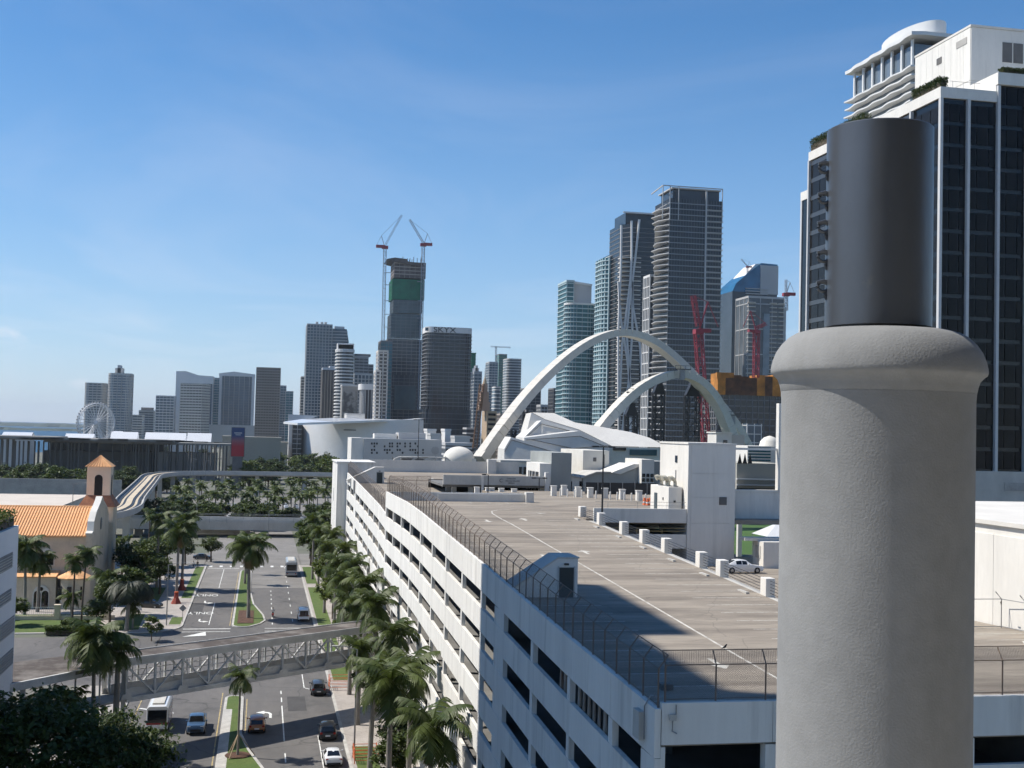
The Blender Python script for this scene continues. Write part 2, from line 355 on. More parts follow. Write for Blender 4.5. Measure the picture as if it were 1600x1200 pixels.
# painted markings, each its own flat sheet
def mark(poly, m=PAINTW, name='lane_marking', z=.009):
    return structure(sheet(poly, z), name, m)
def bar(x, y0, y1, w=.14, m=PAINTW, name='lane_marking'): return mark(rect(x-w/2, x+w/2, y0, y1), m, name)
for y0, y1 in ((119, 123), (126.5, 130), (135, 152), (154, 156.6), (158.6, 160.5)): bar(3.3, y0, y1)
for y in range(214, 262, 6): bar(2.6, y, y+1.8, .16); 
for y in range(217, 300, 9): bar(6.1, y, y+2.6)
bar(7.0, 124, 137, .12); mark([(7.0, 137), (8.6, 141), (8.75, 140.9), (7.15, 136.9)])
bar(6.3, 162, 174, .12); mark([(6.3, 162), (9.4, 157.8), (9.5, 157.95), (6.42, 162.1)])
bar(-8.0, 214, 240, .13); bar(-8.0, 262, 296, .12)
mark(rect(-12, -4.3, 209.6, 210.1), name='stop_line'); mark(rect(-12, -4.3, 206.8, 207.1), name='stop_line'); mark(rect(1.3, 9.5, 209.8, 210.1), name='stop_line'); mark(rect(1.3, 9.5, 206.9, 207.2), name='stop_line')
for x in (-13.6, -4.0): bar(x+.05, 105, 160, .12, PAINTY, 'edge_line')
bar(-.9, 139, 156, .12, PAINTY, 'edge_line'); bar(-4.5, 213, 290, .12, PAINTY, 'edge_line')
mark([(-13.5, 152), (-9.3, 149.2), (-9.2, 149.45), (-13.2, 152.3)])
def arrow(x, y, a, s=1.0, turn=True, m=PAINTW):
    """a road arrow: curved shaft and head, laid flat"""
    pts = [(-.12, -1.6), (.12, -1.6), (.14, .1), (-.1, .75), (-.55, .95), (-.55, 1.35), (-1.35, .7), (-.55, .1), (-.55, .5), (-.3, .4), (-.12, 0)] if turn else [(-.12, -1.7), (.12, -1.7), (.12, .5), (.45, .5), (0, 1.7), (-.45, .5), (-.12, .5)]
    c, q = math.cos(a), math.sin(a)
    return mark([(x+s*(c*u-q*v), y+s*(q*u+c*v)) for u, v in pts], m, 'turn_arrow')
arrow(1.9, 147.8, 0, 1.25); arrow(-9.8, 218.5, math.pi, 1.25); arrow(-9.9, 241, math.pi, 1.25)
for t in ((-11.6, 203.5), ): mark([(t[0], t[1]-1.2), (t[0]+3.6, t[1]-.2), (t[0]+3.4, t[1]+3.4)], name='yield_marking')
om = text_mesh('ONLY', 2.0); om.materials.append(PAINTW)
for y in (227.5, 251):
    o = bpy.data.objects.new('only_lettering', om); COL.objects.link(o); o.location = (-10, y, .011); o.rotation_euler = (0, 0, math.pi); o.scale = (.85, 2.0, 1); o['kind'] = 'structure'

PATCH = mat('dark_asphalt_patch', (.075, .072, .07), .9, .15, .5, fine=.1)
for x0, x1, y0, y1 in ((4.0, 6.2, 149, 157), (-12.5, -9.8, 226, 240), (-8.5, -6.6, 118, 131), (-40, -30, 176, 181)): structure(sheet(rect(x0, x1, y0, y1), .0065), 'asphalt_patch', PATCH)
for x, y in ((5.2, 144), (-6, 232), (4.4, 226), (-9.5, 160), (-4.8, 187)): structure(MB().lathe([(.38, .0), (.38, .012), (.3, .013)], 16, (x, y)), 'manhole_cover', CONCD)
for i in range(9): mark(rect(-11.6+i*2.4, -10.9+i*2.4, 300.5, 303.5), name='crossing_bar')
mark(rect(-11.8, -4.5, 297.6, 298.1), name='stop_line')
# ------------------------------------------------------------------ parking garage
DECK = mat('worn_deck_concrete', (.315, .27, .215), .92, .2, .55, (.12, 1, 1), col2=(.15, .125, .10), lo=.40, hi=.75, fine=.12, bump=.1, bscale=12)
spots(DECK, (.10, .085, .07), .16, .52, .72, (.5, 1, 1), .75); spots(DECK, (.05, .045, .04), .9, .66, .74, amt=.7); spots(DECK, (.46, .42, .35), .22, .6, .75, (.3, 1, 1), .5); cracks(DECK, (.09, .08, .065), .11, .005, .4)
GX = 16.5
TN = [(49, 20.45), (64, 20.93), (91, 21.97), (109, 22.6), (127, 23.25), (140, 23.55), (165, 23.5)]
TF = [(165, 20.5), (175, 21.1), (193, 21.7), (208, 22.2), (219, 22.5), (242, 23.16)]
FH, OH, PT = 3.05, 1.28, 2.05
deck1 = lambda y: interp(TN, y)+PT-1.15
deckF = lambda y: interp(TF, y)+PT-1.15
deck2 = lambda y: interp([(49, 21.45), (66, 21.5), (95, 20.6), (133, 19.2)], y)
gar = thing('parking_garage', 'long white parking garage with ramped open roof deck and rows of dark openings', 'parking garage', (GX, 49.3, 0))
WALLM = mat('garage_wall_paint', (.79, .765, .71), .85, .07, .3, (1, 1, .12), fine=.03, bump=.05, bscale=5)
spots(WALLM, (.38, .36, .32), .8, .52, .78, (1, 1, .07), .7); spots(WALLM, (.30, .28, .25), 2.2, .68, .78, (1, 1, .3), .5)
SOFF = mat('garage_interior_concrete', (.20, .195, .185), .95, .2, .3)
def panel(y0, y1, zb0, zt0, zb1, zt1, x0=GX, x1=GX+.28, name='spandrel_panel', m=WALLM):
    return MB().hexa([(x0, y0, zb0), (x1, y0, zb0), (x1, y1, zb1), (x0, y1, zb1), (x0, y0, zt0), (x1, y0, zt0), (x1, y1, zt1), (x0, y1, zt1)]).build(name, m, gar)
nearb = [(51.2, 55.6), (56.3, 63.7), (64.3, 72.8), (73.5, 82), (85.5, 90.6)]
nearb += [(91.2+9.16*i, 99.75+9.16*i) for i in range(8)]
farb = [(165.0+9.0*i, 173.3+9.0*i) for i in range(6)]+[(223.4, 231.6), (232.6, 240.8)]
def facade(bays, ys, ye, T, rows, last):
    # joints between panels: middle of each pier
    edges = [ys]+[(a[1]+b[0])/2 for a, b in zip(bays, bays[1:])]+[ye]
    for i, (a, b) in enumerate(zip(edges, edges[1:])):
        g = .02
        for k in range(rows+1):
            zt = (lambda y: T(y)+PT) if k == 0 else (lambda y, k=k: T(y)-FH*(k-1)-OH)
            zb = (lambda y, k=k: T(y)-FH*k) if k < rows else (lambda y: -.2)
            if k == 0 and b-a > 6:     # the parapet shows a joint in the middle of each bay
                m = (a+b)/2
                panel(a+g, m-g, zb(a), zt(a), zb(m), zt(m)); panel(m+g, b-g, zb(m), zt(m), zb(b), zt(b))
            else:
                panel(a+g, b-g, zb(a), zt(a), zb(b), zt(b))
    solids = [(ys, bays[0][0])]+[(a[1], b[0]) for a, b in zip(bays, bays[1:])]+[(bays[-1][1], ye)]
    for a, b in solids:
        if b-a < .05: continue
        panel(a, b, -.2, T((a+b)/2)-.05, -.2, T((a+b)/2)-.05, GX+.03, GX+.34, 'pier')
facade(nearb, 49.3, 164.8, lambda y: interp(TN, y), 7, 0)
facade(farb, 164.8, 242.5, lambda y: interp(TF, y), 6, 0)
panel(164.75, 165.05, 15, deck1(165)+1.15, 15, deck1(165)+1.15, GX+.3, 36, 'step_wall')
# decks and floors inside
def slab(x0, x1, ys, zf, th, name, m, kind=None):
    mb = MB()
    for a, b in zip(ys, ys[1:]):
        mb.hexa([(x0, a, zf(a)-th), (x1, a, zf(a)-th), (x1, b, zf(b)-th), (x0, b, zf(b)-th), (x0, a, zf(a)), (x1, a, zf(a)), (x1, b, zf(b)), (x0, b, zf(b))])
    return mb.build(name, m, gar)
YN = [49.6, 64, 78, 91, 100, 109, 118, 127, 140, 152, 164.7]; YF = [165.1, 175, 184, 193, 208, 219, 242, 284]
slab(GX+.29, 36, YN, deck1, .5, 'roof_deck', DECK)
slab(GX+.29, 60, YF, deckF, .5, 'roof_deck', DECK)
slab(36.004, 64, [133.3, 140, 152, 200], lambda y: interp([(133, 24.45), (165, 24.4), (200, 24.2)], y)+.0, .5, 'roof_deck', DECK)
slab(36.02, 51.4, [49.6, 66, 80, 95, 110, 133], deck2, .4, 'roof_deck', DECK)
slab(51.4, 62, [106, 133], deck2, .4, 'roof_deck', DECK)
for k in range(1, 8):
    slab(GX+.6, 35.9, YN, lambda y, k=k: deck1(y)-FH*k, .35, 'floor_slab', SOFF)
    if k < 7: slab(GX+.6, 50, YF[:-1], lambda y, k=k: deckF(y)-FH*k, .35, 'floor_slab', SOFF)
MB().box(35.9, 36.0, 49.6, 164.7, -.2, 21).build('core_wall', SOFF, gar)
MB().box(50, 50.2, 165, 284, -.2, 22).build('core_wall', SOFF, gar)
cm_ = MB().box(-.3, .3, -.3, .3, 0, 22).build('column', SOFF, gar, local=True)
cm_.location = (3.2, 8, -.1)
for i in range(1, 13): piece('column', cm_.data, gar, (3.2, 8+9.1*i, -.1))
for i in range(8): piece('column', cm_.data, gar, (3.2, 121+9*i, -1.2))
# north end wall facing the camera
NE = [(17.0, 21.5), (26.2, 30.7), (31.4, 35.9), (41, 45.5)]
for k in range(0, 8):
    zt = 22.75 if k == 0 else 20.45+.55-FH*(k-1)-OH; zb = 20.45+.55-FH*k if k < 7 else -.2
    xs = [GX+.3, 21.8, 26, 31.05, 36.2, 46, 51.3]
    for a, b in zip(xs, xs[1:]):
        MB().box(a+.012, b-.012, 49.3, 49.6, zb, zt).build('spandrel_panel', WALLM, gar)
so_ = [(GX+.3, 17.0)]+[(a[1], b[0]) for a, b in zip(NE, NE[1:])]+[(45.5, 51.3)]
for a, b in so_: MB().box(a, b, 49.34, 49.9, -.2, 20.9).build('pier', WALLM, gar)
# far end block: stair tower with blank sunlit wall, stepping out over the pavement
MB().prism([(14.6, 242.6), (22, 242.6), (22, 259.5), (14.6, 259.5)], 12.6, 27.1).build('end_tower', WALLM, gar)
MB().box(16.2, 22, 242.62, 259.4, -.2, 12.59).build('end_tower_base', WALLM, gar)
MB().box(14.4, 22.2, 242.4, 259.7, 27.1, 27.35).build('coping', WALLM, gar)
for i in range(6): MB().beam((14.7, 259.2, 12.4-1.5*i), (16.1, 250, 12.0-1.5*i), .16).build('brace', WALLM, gar)
MB().box(14.545, 14.6, 252.6, 252.9, 19, 21.6).build('conduit', STEEL, gar)
# walls on the far deck
MB().box(22.1, 60, 284, 284.4, 20, 26.8).build('back_wall', WHITE2, gar)
MB().box(52.2, 54.2, 282.5, 284.6, 23, 27.4).build('back_wall_pier', WHITE2, gar)
MB().box(19.5, 20.6, 258, 259, 23.5, 25.8).build('door', BLACKM, gar)
for i in range(9):
    MB().box(33.2, 33.7, 172+8*i, 179.3+8*i, deckF(176+8*i)-.05, deckF(176+8*i)+.28).build('kerb_stop', KERB, gar)
# cross wall where the roof steps down
MB().box(23.5, 35.7, 163.9, 164.3, 23.9, 25.45).build('low_wall', WHITE2, gar)
MB().box(35.6, 36.7, 163.3, 164.5, 23.9, 25.75).build('low_wall_pier', WHITE2, gar)
# barrier piers and cables along the inner edge of the near deck
pm = MB().box(-.36, .36, -.5, .5, -.3, 1.25).build('barrier_pier', WHITE, gar, local=True, bevel=.02)
PY = [74.5, 83.6, 92.6, 97.3, 106.4, 113, 119.8, 128.4, 136.4]
for i, y in enumerate(PY):
    l = (36.4-GX, y-49.3, deck1(y))
    if i == 0: pm.location = l
    else: piece('barrier_pier', pm.data, gar, l).modifiers.new('bevel', 'BEVEL').width = .02
for h in (.2, .42, .64, .86, 1.08):
    mb = MB()
    mb.tube([(36.4, y, deck1(y)+h) for y in PY], .022, 5)
    mb.build('barrier_cable', BLACKM, gar)
slab(36.0, 36.8, [66, 91, 109, 127, 136.5], lambda y: deck1(y)-.08, 1.0, 'edge_beam', GREYW)
for i in range(7):
    y = 84+8.1*i
    MB().box(34.9, 35.15, y, y+1.7, deck1(y)-.02, deck1(y)+.14).build('wheel_stop', KERB, gar)
# stall lines and arrows on the deck
sm = sheet(rect(-2.6, 2.6, -.055, .055), 0).build('stall_line', PAINTD, gar, local=True); first = True
def stall(x, y, ln=1.0, rot=0, zf=deck1, w=1):
    global first
    l = (x-GX, y-49.3, zf(y)+.008)
    sl_ = (zf(y+.5)-zf(y-.5))
    if first: o = sm; first = False
    else: o = piece('stall_line', sm.data, gar, l)
    o.location = l; o.rotation_euler = (math.atan(sl_), 0, rot); o.scale = (ln, w, 1)
y = 55.0
while y < 160:
    stall(32.8, y, .98)
    if not 82 < y < 89: stall(20.2, y, .98)
    y += 2.75
y = 170.0
while y < 240: stall(30.4, y, .9, zf=deckF); y += 2.9
for x in (26.5, 29, 31.5, 34): stall(x+1, 161.2, .5, R(90), deck1)
for i in range(8): stall(48.5, 60+2.8*i, .9, zf=deck2)
def ribbon(pts, w, zf, m, name):
    mb = MB(); L = []
    for i, p in enumerate(pts):
        d = Vector(pts[min(i+1, len(pts)-1)])-Vector(pts[max(0, i-1)]); nrm = Vector((-d.y, d.x)).normalized()*w/2
        L += [(p[0]-nrm.x, p[1]-nrm.y, zf(p[1])+.01), (p[0]+nrm.x, p[1]+nrm.y, zf(p[1])+.01)]
    mb.add(L, [(2*i+1, 2*i, 2*i+2, 2*i+3) for i in range(len(pts)-1)])
    return mb.build(name, m, gar)
cl_ = [(26.3, y) for y in (56, 64, 72, 78, 84, 91, 100, 109, 118, 127, 134)]+[(26.5, 140), (27.2, 144), (28.4, 146.5), (30.5, 148)]
ribbon(cl_, .16, deck1, PAINTD, 'aisle_line')
ribbon([(44, 56.5), (47, 57), (50, 58.5), (51, 60)], .14, deck2, PAINTW, 'aisle_line')
def darrow(x, y, a, zf=deck1):
    pts = [(-.15, -1.3), (.15, -1.3), (.15, .2), (.6, .2), (0, 1.3), (-.6, .2), (-.15, .2)]
    c, q = math.cos(a), math.sin(a)
    P = [(x+c*u-q*v, y+q*u+c*v) for u, v in pts]
    MB().add([(*p, zf(p[1])+.012) for p in P], [(0, 1, 2, 6), (2, 3, 4, 5, 6)]).build('direction_arrow', PAINTD, gar)
for x, y, a in ((24.4, 62.5, math.pi), (28.6, 62.8, 0), (24.2, 103, math.pi), (28.6, 106, 0), (24.3, 131, math.pi), (28.8, 133, 0), (32, 141, R(-90)), (46, 66, 0)): darrow(x, y, a)
# hatched corner
for i in range(6):
    MB().add([(18.2+i*.75, 50.6, deck1(50.6)+.012), (18.32+i*.75, 50.6, deck1(50.6)+.012), (19.02+i*.75, 52.6, deck1(52.6)+.012), (18.9+i*.75, 52.6, deck1(52.6)+.012)], [(0, 1, 2, 3)]).build('hatch_line', PAINTW, gar)
ribbon([(18.3, 52.75), (22.6, 52.75)], .12, deck1, PAINTW, 'hatch_border')
ribbon([(22.6, 52.75), (24.3, 50.4)], .12, deck1, PAINTW, 'hatch_border')
# side wall details: loose metal sheets in two openings, junction box and conduits at the corner
SHEETM = mat('rusty_sheet', (.32, .29, .25), .8, .3, 1.5, (1, 1, .2), col2=(.16, .11, .08))
sr = random.Random(5)
for y0, y1, n in ((64.6, 67.4, 3), (56.5, 63.4, 7)):
    for i in range(n):
        yy = y0+(y1-y0)*(i+.5)/n; t = interp(TN, yy)
        MB().hexa([(GX+.32, yy-.2, t-OH-sr.uniform(.02, .25)), (GX+.36+sr.uniform(0, .1), yy-.2, t-OH), (GX+.36, yy+.15, t-OH), (GX+.3, yy+.15, t-OH-.1), (GX+.32, yy-.2, t), (GX+.36, yy-.2, t), (GX+.36, yy+.15, t), (GX+.32, yy+.15, t)]).build('loose_sheet', SHEETM, gar)
MB().box(GX-.28, GX-.02, 50.6, 51.5, 20.9, 22.1).build('junction_box', GREYW, gar, bevel=.02)
MB().tube([(GX-.1, 50.4, 21), (GX-.1, 50.4, 22.4), (GX+.1, 50.2, 22.9), (GX+.5, 50, 22.85)], .035, 6).build('conduit', STEEL, gar)
MB().tube([(17.4, 49.2, 22.7), (17.4, 49.2, 22.2), (17.25, 49.2, 22.0), (17.25, 49.2, 21.6), (17.45, 49.2, 21.5)], .03, 6).build('conduit', STEEL, gar)
MB().box(17.12, 17.4, 49.12, 49.28, 22.05, 22.3).build('junction_box', GREYW, gar)
MB().box(GX-.25, GX-.03, 219.6, 221.4, 22.3, 24.6).build('wall_cabinet', STEEL, gar)
# chain-link fences
def chainlink():
    m = bpy.data.materials.new('chain_link_mesh'); m.use_nodes = True; n, l = m.node_tree.nodes, m.node_tree.links
    p = n['Principled BSDF']; p.inputs['Base Color'].default_value = (.10, .082, .066, 1); p.inputs['Roughness'].default_value = .6; p.inputs['Metallic'].default_value = .4
    c = n.new('ShaderNodeTexCoord'); s = n.new('ShaderNodeSeparateXYZ'); l.new(c.outputs['Object'], s.inputs[0])
    def mth(op, a, b=None):
        q = n.new('ShaderNodeMath'); q.operation = op
        for i, v in enumerate((a, b)):
            if v is None: continue
            if isinstance(v, (int, float)): q.inputs[i].default_value = v
            else: l.new(v, q.inputs[i])
        return q.outputs[0]
    h = mth('ADD', s.outputs[0], s.outputs[1])
    u, v = mth('ADD', h, s.outputs[2]), mth('SUBTRACT', h, s.outputs[2])
    wires = mth('MINIMUM', mth('PINGPONG', u, .04), mth('PINGPONG', v, .04))
    a = mth('LESS_THAN', wires, .0058)
    t = n.new('ShaderNodeBsdfTransparent'); ms = n.new('ShaderNodeMixShader')
    l.new(a, ms.inputs[0]); l.new(t.outputs[0], ms.inputs[1]); l.new(p.outputs[0], ms.inputs[2]); l.new(ms.outputs[0], n['Material Output'].inputs[0])
    return m
LINK = chainlink()
def fence(label, pts, zf, spacing, hp, inward, arm=.55):
    """pts: the plan line; inward: direction the barbed arms lean"""
    root = thing('chain_link_fence', label, 'fence', (pts[0][0], pts[0][1], zf(pts[0][1])), group='chain link fences on the garage roof')
    B = BASE[root]; iv = Vector((*inward, 0)).normalized()
    ptm = MB().tube([(0, 0, -.5), (0, 0, hp)], .038, 6).tube([(0, 0, hp), iv*arm*.75+Vector((0, 0, hp+arm))], .03, 5).build('post', RUST, root, local=True)
    line = []; first = True
    for a, b in zip(pts, pts[1:]):
        L = (Vector(b)-Vector(a)).length; n = max(1, round(L/spacing))
        for i in range(n+(1 if b == pts[-1] else 0)):
            p = Vector(a)+(Vector(b)-Vector(a))*i/n; line.append(Vector((p.x, p.y, zf(p.y))))
    for p in line:
        if first: ptm.location = p-B; first = False
        else: piece('post', ptm.data, root, p-B)
    top = [p+Vector((0, 0, hp)) for p in line]; tip = [p+Vector((0, 0, hp+arm))+iv*arm*.75 for p in line]
    MB().tube(top, .025, 5).build('rail', RUST, root); MB().tube([p+Vector((0, 0, .12)) for p in line], .02, 5).build('rail', RUST, root)
    MB().tube(tip, .022, 5).build('top_rail', RUST, root)
    n = len(line)
    MB().add([p-B for p in line]+[p-B for p in top], [(i, i+1, n+i+1, n+i) for i in range(n-1)]).build('wire_mesh', LINK, root, local=True)
    MB().add([p-B for p in top]+[p-B for p in tip], [(i, i+1, n+i+1, n+i) for i in range(n-1)]).build('wire_mesh', LINK, root, local=True)
    return root
fence('long rusty chain link fence along the near upper roof edge', [(GX+.2, y) for y in (49.5, 64, 78, 91, 100, 109, 118, 127, 140, 152, 164.4)], lambda y: interp(TN, y)+PT, 2.15, 1.65, (1, 0))
fence('rusty chain link fence on the lower far roof edge beside the end tower', [(GX+.2, y) for y in (165.4, 175, 193, 208, 219, 242)], lambda y: interp(TF, y)+PT, 2.15, 1.7, (1, 0))
fence('short return of chain link fence where the roof steps down', [(GX+.4, 164.6), (22.5, 164.6)], lambda y: interp(TN, 164.4)+PT, 2.0, 1.6, (0, -1))
fence('chain link fence along the garage front parapet nearest the camera', [(17.0, 49.5), (51, 49.5)], lambda y: 22.75, 2.3, 1.55, (0, 1))
# stair houses on the deck
def stair_house(label, x, y, z, w, l, h, slope_dir):
    r = thing('stair_house', label, 'stair house', (x, y, z), group='stair houses on the garage roof')
    # sloped roof body: profile along Y (door end near the slope's high side)
    if slope_dir < 0: pr = [(x-w-l, z), (x, z), (x, z+h), (x-w*.75, z+h), (x-w-l, z+.5)]
    MB().extr(pr, 'y', y, y+2.9).build('body', WHITE, r, bevel=.02)
    MB().extr([(p[0], p[1]) for p in [(x+.08, z+h), (x+.08, z+h+.1), (x-w*.75-.03, z+h+.1), (x-w-l-.05, z+.6), (x-w-l-.05, z+.5), (x-w*.75, z+h)]], 'y', y-.07, y+2.97).build('roof', GREYW, r)
    d = MB().box(x-1.35, x-.3, y-.06, y-.012, z+.02, z+2.12).build('door', mat('dark_green_door', (.03, .04, .04), .5), r)
    MB().box(x-1.28, x-1.2, y-.12, y-.062, z+1, z+1.1).build('handle', STEEL, d)
    MB().box(x-1.45, x-1.352, y-.07, y-.011, z, z+2.2).box(x-.298, x-.2, y-.07, y-.011, z, z+2.2).build('door_frame', GREYW, r)
    MB().box(x-1.0, x-.7, y-.2, y-.012, z+2.3, z+2.42).build('lamp', BLACKM, r)
stair_house('grey stair house with dark door on the shaded near roof deck', 21.9, 82.9, deck1(83)-.05, 1.9, 2.9, 2.75, -1)
stair_house('small white stair house with dark door on the lower far roof deck', 22.6, 230, deckF(230)-.05, 2.2, 4.6, 3.0, -1)
# ------------------------------------------------------------------ foreground column on the camera's roof
roofb = thing('camera_building', 'pale building the view is taken from, with an added unseen wall blocking sky', 'building', (0, -10, 0))
MB().box(-9, 11, -24, 4.6, -.2, 32.4).build('wall', GREYW, roofb)
MB().box(-3.5, 30, -24, -1.3, 32.41, 75).build('sky_block_wall', mat('sky_block_tan', (.20, .19, .175), .9), roofb)  # unseen wall with window bands, added to keep sky light off the column
for k in range(12): MB().box(-3.4, 29, -1.29, -1.2, 36.2+k*3.2, 37.9+k*3.2).build('window_band', DGLASS, roofb)
STUCCO = mat('pitted_stucco', (.255, .258, .256), .95, .08, 2.2, bump=.5, bscale=150, dist=.0026, fine=.05)
spots(STUCCO, (.16, .158, .15), 3.5, .55, .75, (1, 1, .25), .45)
PIPE = mat('dark_painted_pipe', (.092, .10, .113), .38, .25, 3, (1, 1, .3), metal=.5, col2=(.125, .135, .15), bump=.03, bscale=9)
spots(PIPE, (.17, .165, .155), 9, .66, .75, (1, 1, .5), .6)
cd0 = ray(1369, 690); cpos = Vector((cd0.x*3.7, cd0.y*3.7, 32.4))
col = thing('stucco_column', 'thick grey stucco column with rounded cap and dark metal pipe on top', 'column', cpos)
c2 = (cpos.x, cpos.y)
MB().lathe([(.284, 32.4), (.284, 33.2), (.284, 34.0), (.284, 34.12), (.286, 34.145)], 96, c2).build('shaft', STUCCO, col, smooth=True)
MB().lathe([(.28, 34.14), (.2865, 34.147), (.29, 34.165), (.296, 34.182), (.308, 34.194), (.315, 34.199), (.3175, 34.206), (.317, 34.217), (.312, 34.24), (.302, 34.266), (.286, 34.29), (.266, 34.31), (.243, 34.324), (.215, 34.332), (.18, 34.336), (.1, 34.338)], 96, c2).build('cap', STUCCO, col, smooth=True)
MB().lathe([(.15, 34.338), (.15, 34.345)], 48, c2).build('gasket', BLACKM, col)
pipe = MB().lathe([(.1575, 34.345), (.158, 34.35), (.158, 34.95), (.155, 34.953), (.15, 34.953), (.15, 34.6)], 96, c2).build('pipe', PIPE, col, smooth=True)
# welded lugs with an eye, one above the other down the pipe's left side
lug_dir = -(rt0)
lm = MB()
pts = [Vector((math.cos(t), 0, math.sin(t))) for t in [i*math.pi/6 for i in range(13)]]
ring = [Vector((p.x*.017+.010, 0, p.z*.0145)) for p in pts]
lm.tube(ring, .0055, 8, cap=False)
lm.tube([(-.012, 0, .013), (.008, 0, .0165), (.030, 0, .013)], [.005, .008, .005], 8)
lm.tube([(-.012, 0, -.012), (.004, 0, -.026), (.0, 0, -.04)], [.006, .006, .003], 8)
lug0 = None
for y in (259, 307, 353, 400, 447):
    zz = 34+ray(1289, y).z*3.7-.0
    p = Vector((cpos.x, cpos.y, 0))+lug_dir*.1585
    l = Vector((p.x, p.y, zz))-cpos
    ang = math.atan2(lug_dir.y, lug_dir.x)
    if lug0 is None: lug0 = lm.build('lug', PIPE, col, local=True, smooth=True); o = lug0
    else: o = piece('lug', lug0.data, col, l)
    o.location = l; o.rotation_euler = (0, 0, ang)

# ------------------------------------------------------------------ elevator tower and ramp block on the garage roof
el = thing('elevator_tower', 'tall blank white elevator tower rising from the garage roof', 'elevator tower', (47.9, 132.8, 15))
MB().box(47.9, 53.65, 132.85, 143, 15, 33.1).build('core', WHITE, el)
MB().box(47.8, 53.75, 132.75, 143.1, 33.1, 33.3).build('coping', WHITE, el)
for z0, z1 in ((19, 24.05), (24.1, 27.0), (27.05, 29.75), (29.8, 33.05)):
    MB().box(48.3, 53.1, 132.8, 132.86, z0, z1).build('wall_panel', WHITE, el)
MB().box(51.7, 52.6, 132.74, 132.8, 26.2, 27.1).build('vent_grille', CONCD, el)
MB().box(47.82, 47.9, 136.6, 137.3, 30.9, 31.7).build('window', DGLASS, el)
MB().tube([(47.84, 137, 30), (47.84, 137, 28.8)], .05, 6).build('conduit', STEEL, el)
hut = thing('rooftop_hut', 'small white hut with narrow door against the elevator tower', 'hut', (46.1, 134.3, 24.4))
MB().box(46.1, 47.7, 134.3, 141, 24.4, 28.1).build('wall', WHITE, hut, bevel=.03)
MB().box(46.03, 46.1, 138.4, 139.4, 24.5, 27.2).build('door', mat('blue_grey_door', (.06, .085, .10), .4), hut)
MB().box(46.04, 46.09, 136.1, 136.35, 26.5, 26.8).build('wall_lamp', BLACKM, hut)
MB().box(46.7, 46.95, 134.24, 134.29, 26.3, 26.55).build('wall_lamp', BLACKM, hut)
HORN = mat('cream_ductwork', (.55, .52, .42), .5, .15, 2)
for i, (x, y) in enumerate(((46.5, 138.2), (46.8, 137.0), (46.6, 135.9), (47.1, 135.0))):
    d = thing('roof_duct', ['curved cream roof duct farthest from the camera on the white hut', 'second curved cream duct on the white hut roof', 'third curved cream duct on the white hut roof', 'curved cream roof duct nearest the camera on the white hut'][i], 'duct', (x, y, 28.1), group='curved ducts on the hut roof')
    MB().tube([(x, y, 28.1), (x, y, 28.6), (x-.15, y, 28.95), (x-.5, y-.1, 29.1), (x-.75, y-.1, 29.0)], [.22, .22, .25, .3, .36], 10).build('pipe', HORN, d, smooth=True)
    MB().box(x-.3, x+.3, y-.3, y+.3, 28.1, 28.22).build('base', STEEL, d)
ew = thing('ramp_wall', 'grey shaded wall with dark garage openings beside the elevator tower', 'wall', (36.9, 133, 19))
MB().box(36.85, 47.88, 133, 133.35, 24.05, 25.65).build('spandrel_panel', WHITE, ew)
MB().box(36.85, 47.88, 133, 133.35, 21.15, 22.75).build('spandrel_panel', WHITE, ew)
MB().box(36.85, 47.88, 133.4, 160, 18.4, 18.9).box(36.85, 47.88, 133.4, 160, 22.1, 22.5).build('floor_slab', SOFF, ew)
MB().box(36.85, 47.88, 160, 160.3, 18, 24).build('core_wall', SOFF, ew)
for z in (23.1, 23.45): MB().tube([(36.9, 133.2, z), (47.8, 133.2, z)], .035, 6).build('rail', PAINTY, ew)
for x in (39, 42, 45): MB().tube([(x, 133.2, 22.75), (x, 133.2, 23.5)], .035, 6).build('rail_post', PAINTY, ew)
for z in (26.0, 26.4): MB().tube([(37, 133.1, z), (47.8, 133.1, z)], .02, 5).build('handrail', STEEL, ew)
for x in (38.5, 42, 45.5): MB().tube([(x, 133.1, 25.65), (x, 133.1, 26.4)], .02, 5).build('rail_post', STEEL, ew)
rb = thing('ramp_block', 'white frame with two large openings right of the elevator tower', 'building', (53.7, 136, 15))
xf = at(1219, 700, Y=136).x
MB().box(53.7, 64, 136, 136.5, 24.2, 27.6).build('spandrel_panel', WHITE, rb)
MB().box(53.7, xf, 135.9, 136.6, 27.6, 27.85).build('sill', WHITE, rb)
MB().box(xf-.3, xf, 135.8, 136.6, 27.86, 38.2).build('fin', WHITE, rb)
MB().box(53.7, xf-.31, 136, 136.4, 32.55, 32.8).build('lintel', WHITE, rb)
MB().box(53.7, 64, 136, 136.4, 17.5, 19.9).build('spandrel_panel', GREYW, rb)
bo = thing('ticket_booth', 'white booth behind the white car on the lower ramp deck', 'booth', (56, 128, 19.3))
MB().box(55.6, 58.2, 129, 132, 19.3, 22.3).build('wall', WHITE, bo)
MB().box(55.55, 55.6, 129.8, 131.2, 20.4, 21.8).build('window', GREYW, bo)
MB().box(54.0, 62, 130.6, 132.2, 22.3, 22.65).build('roof', WHITE2, bo)
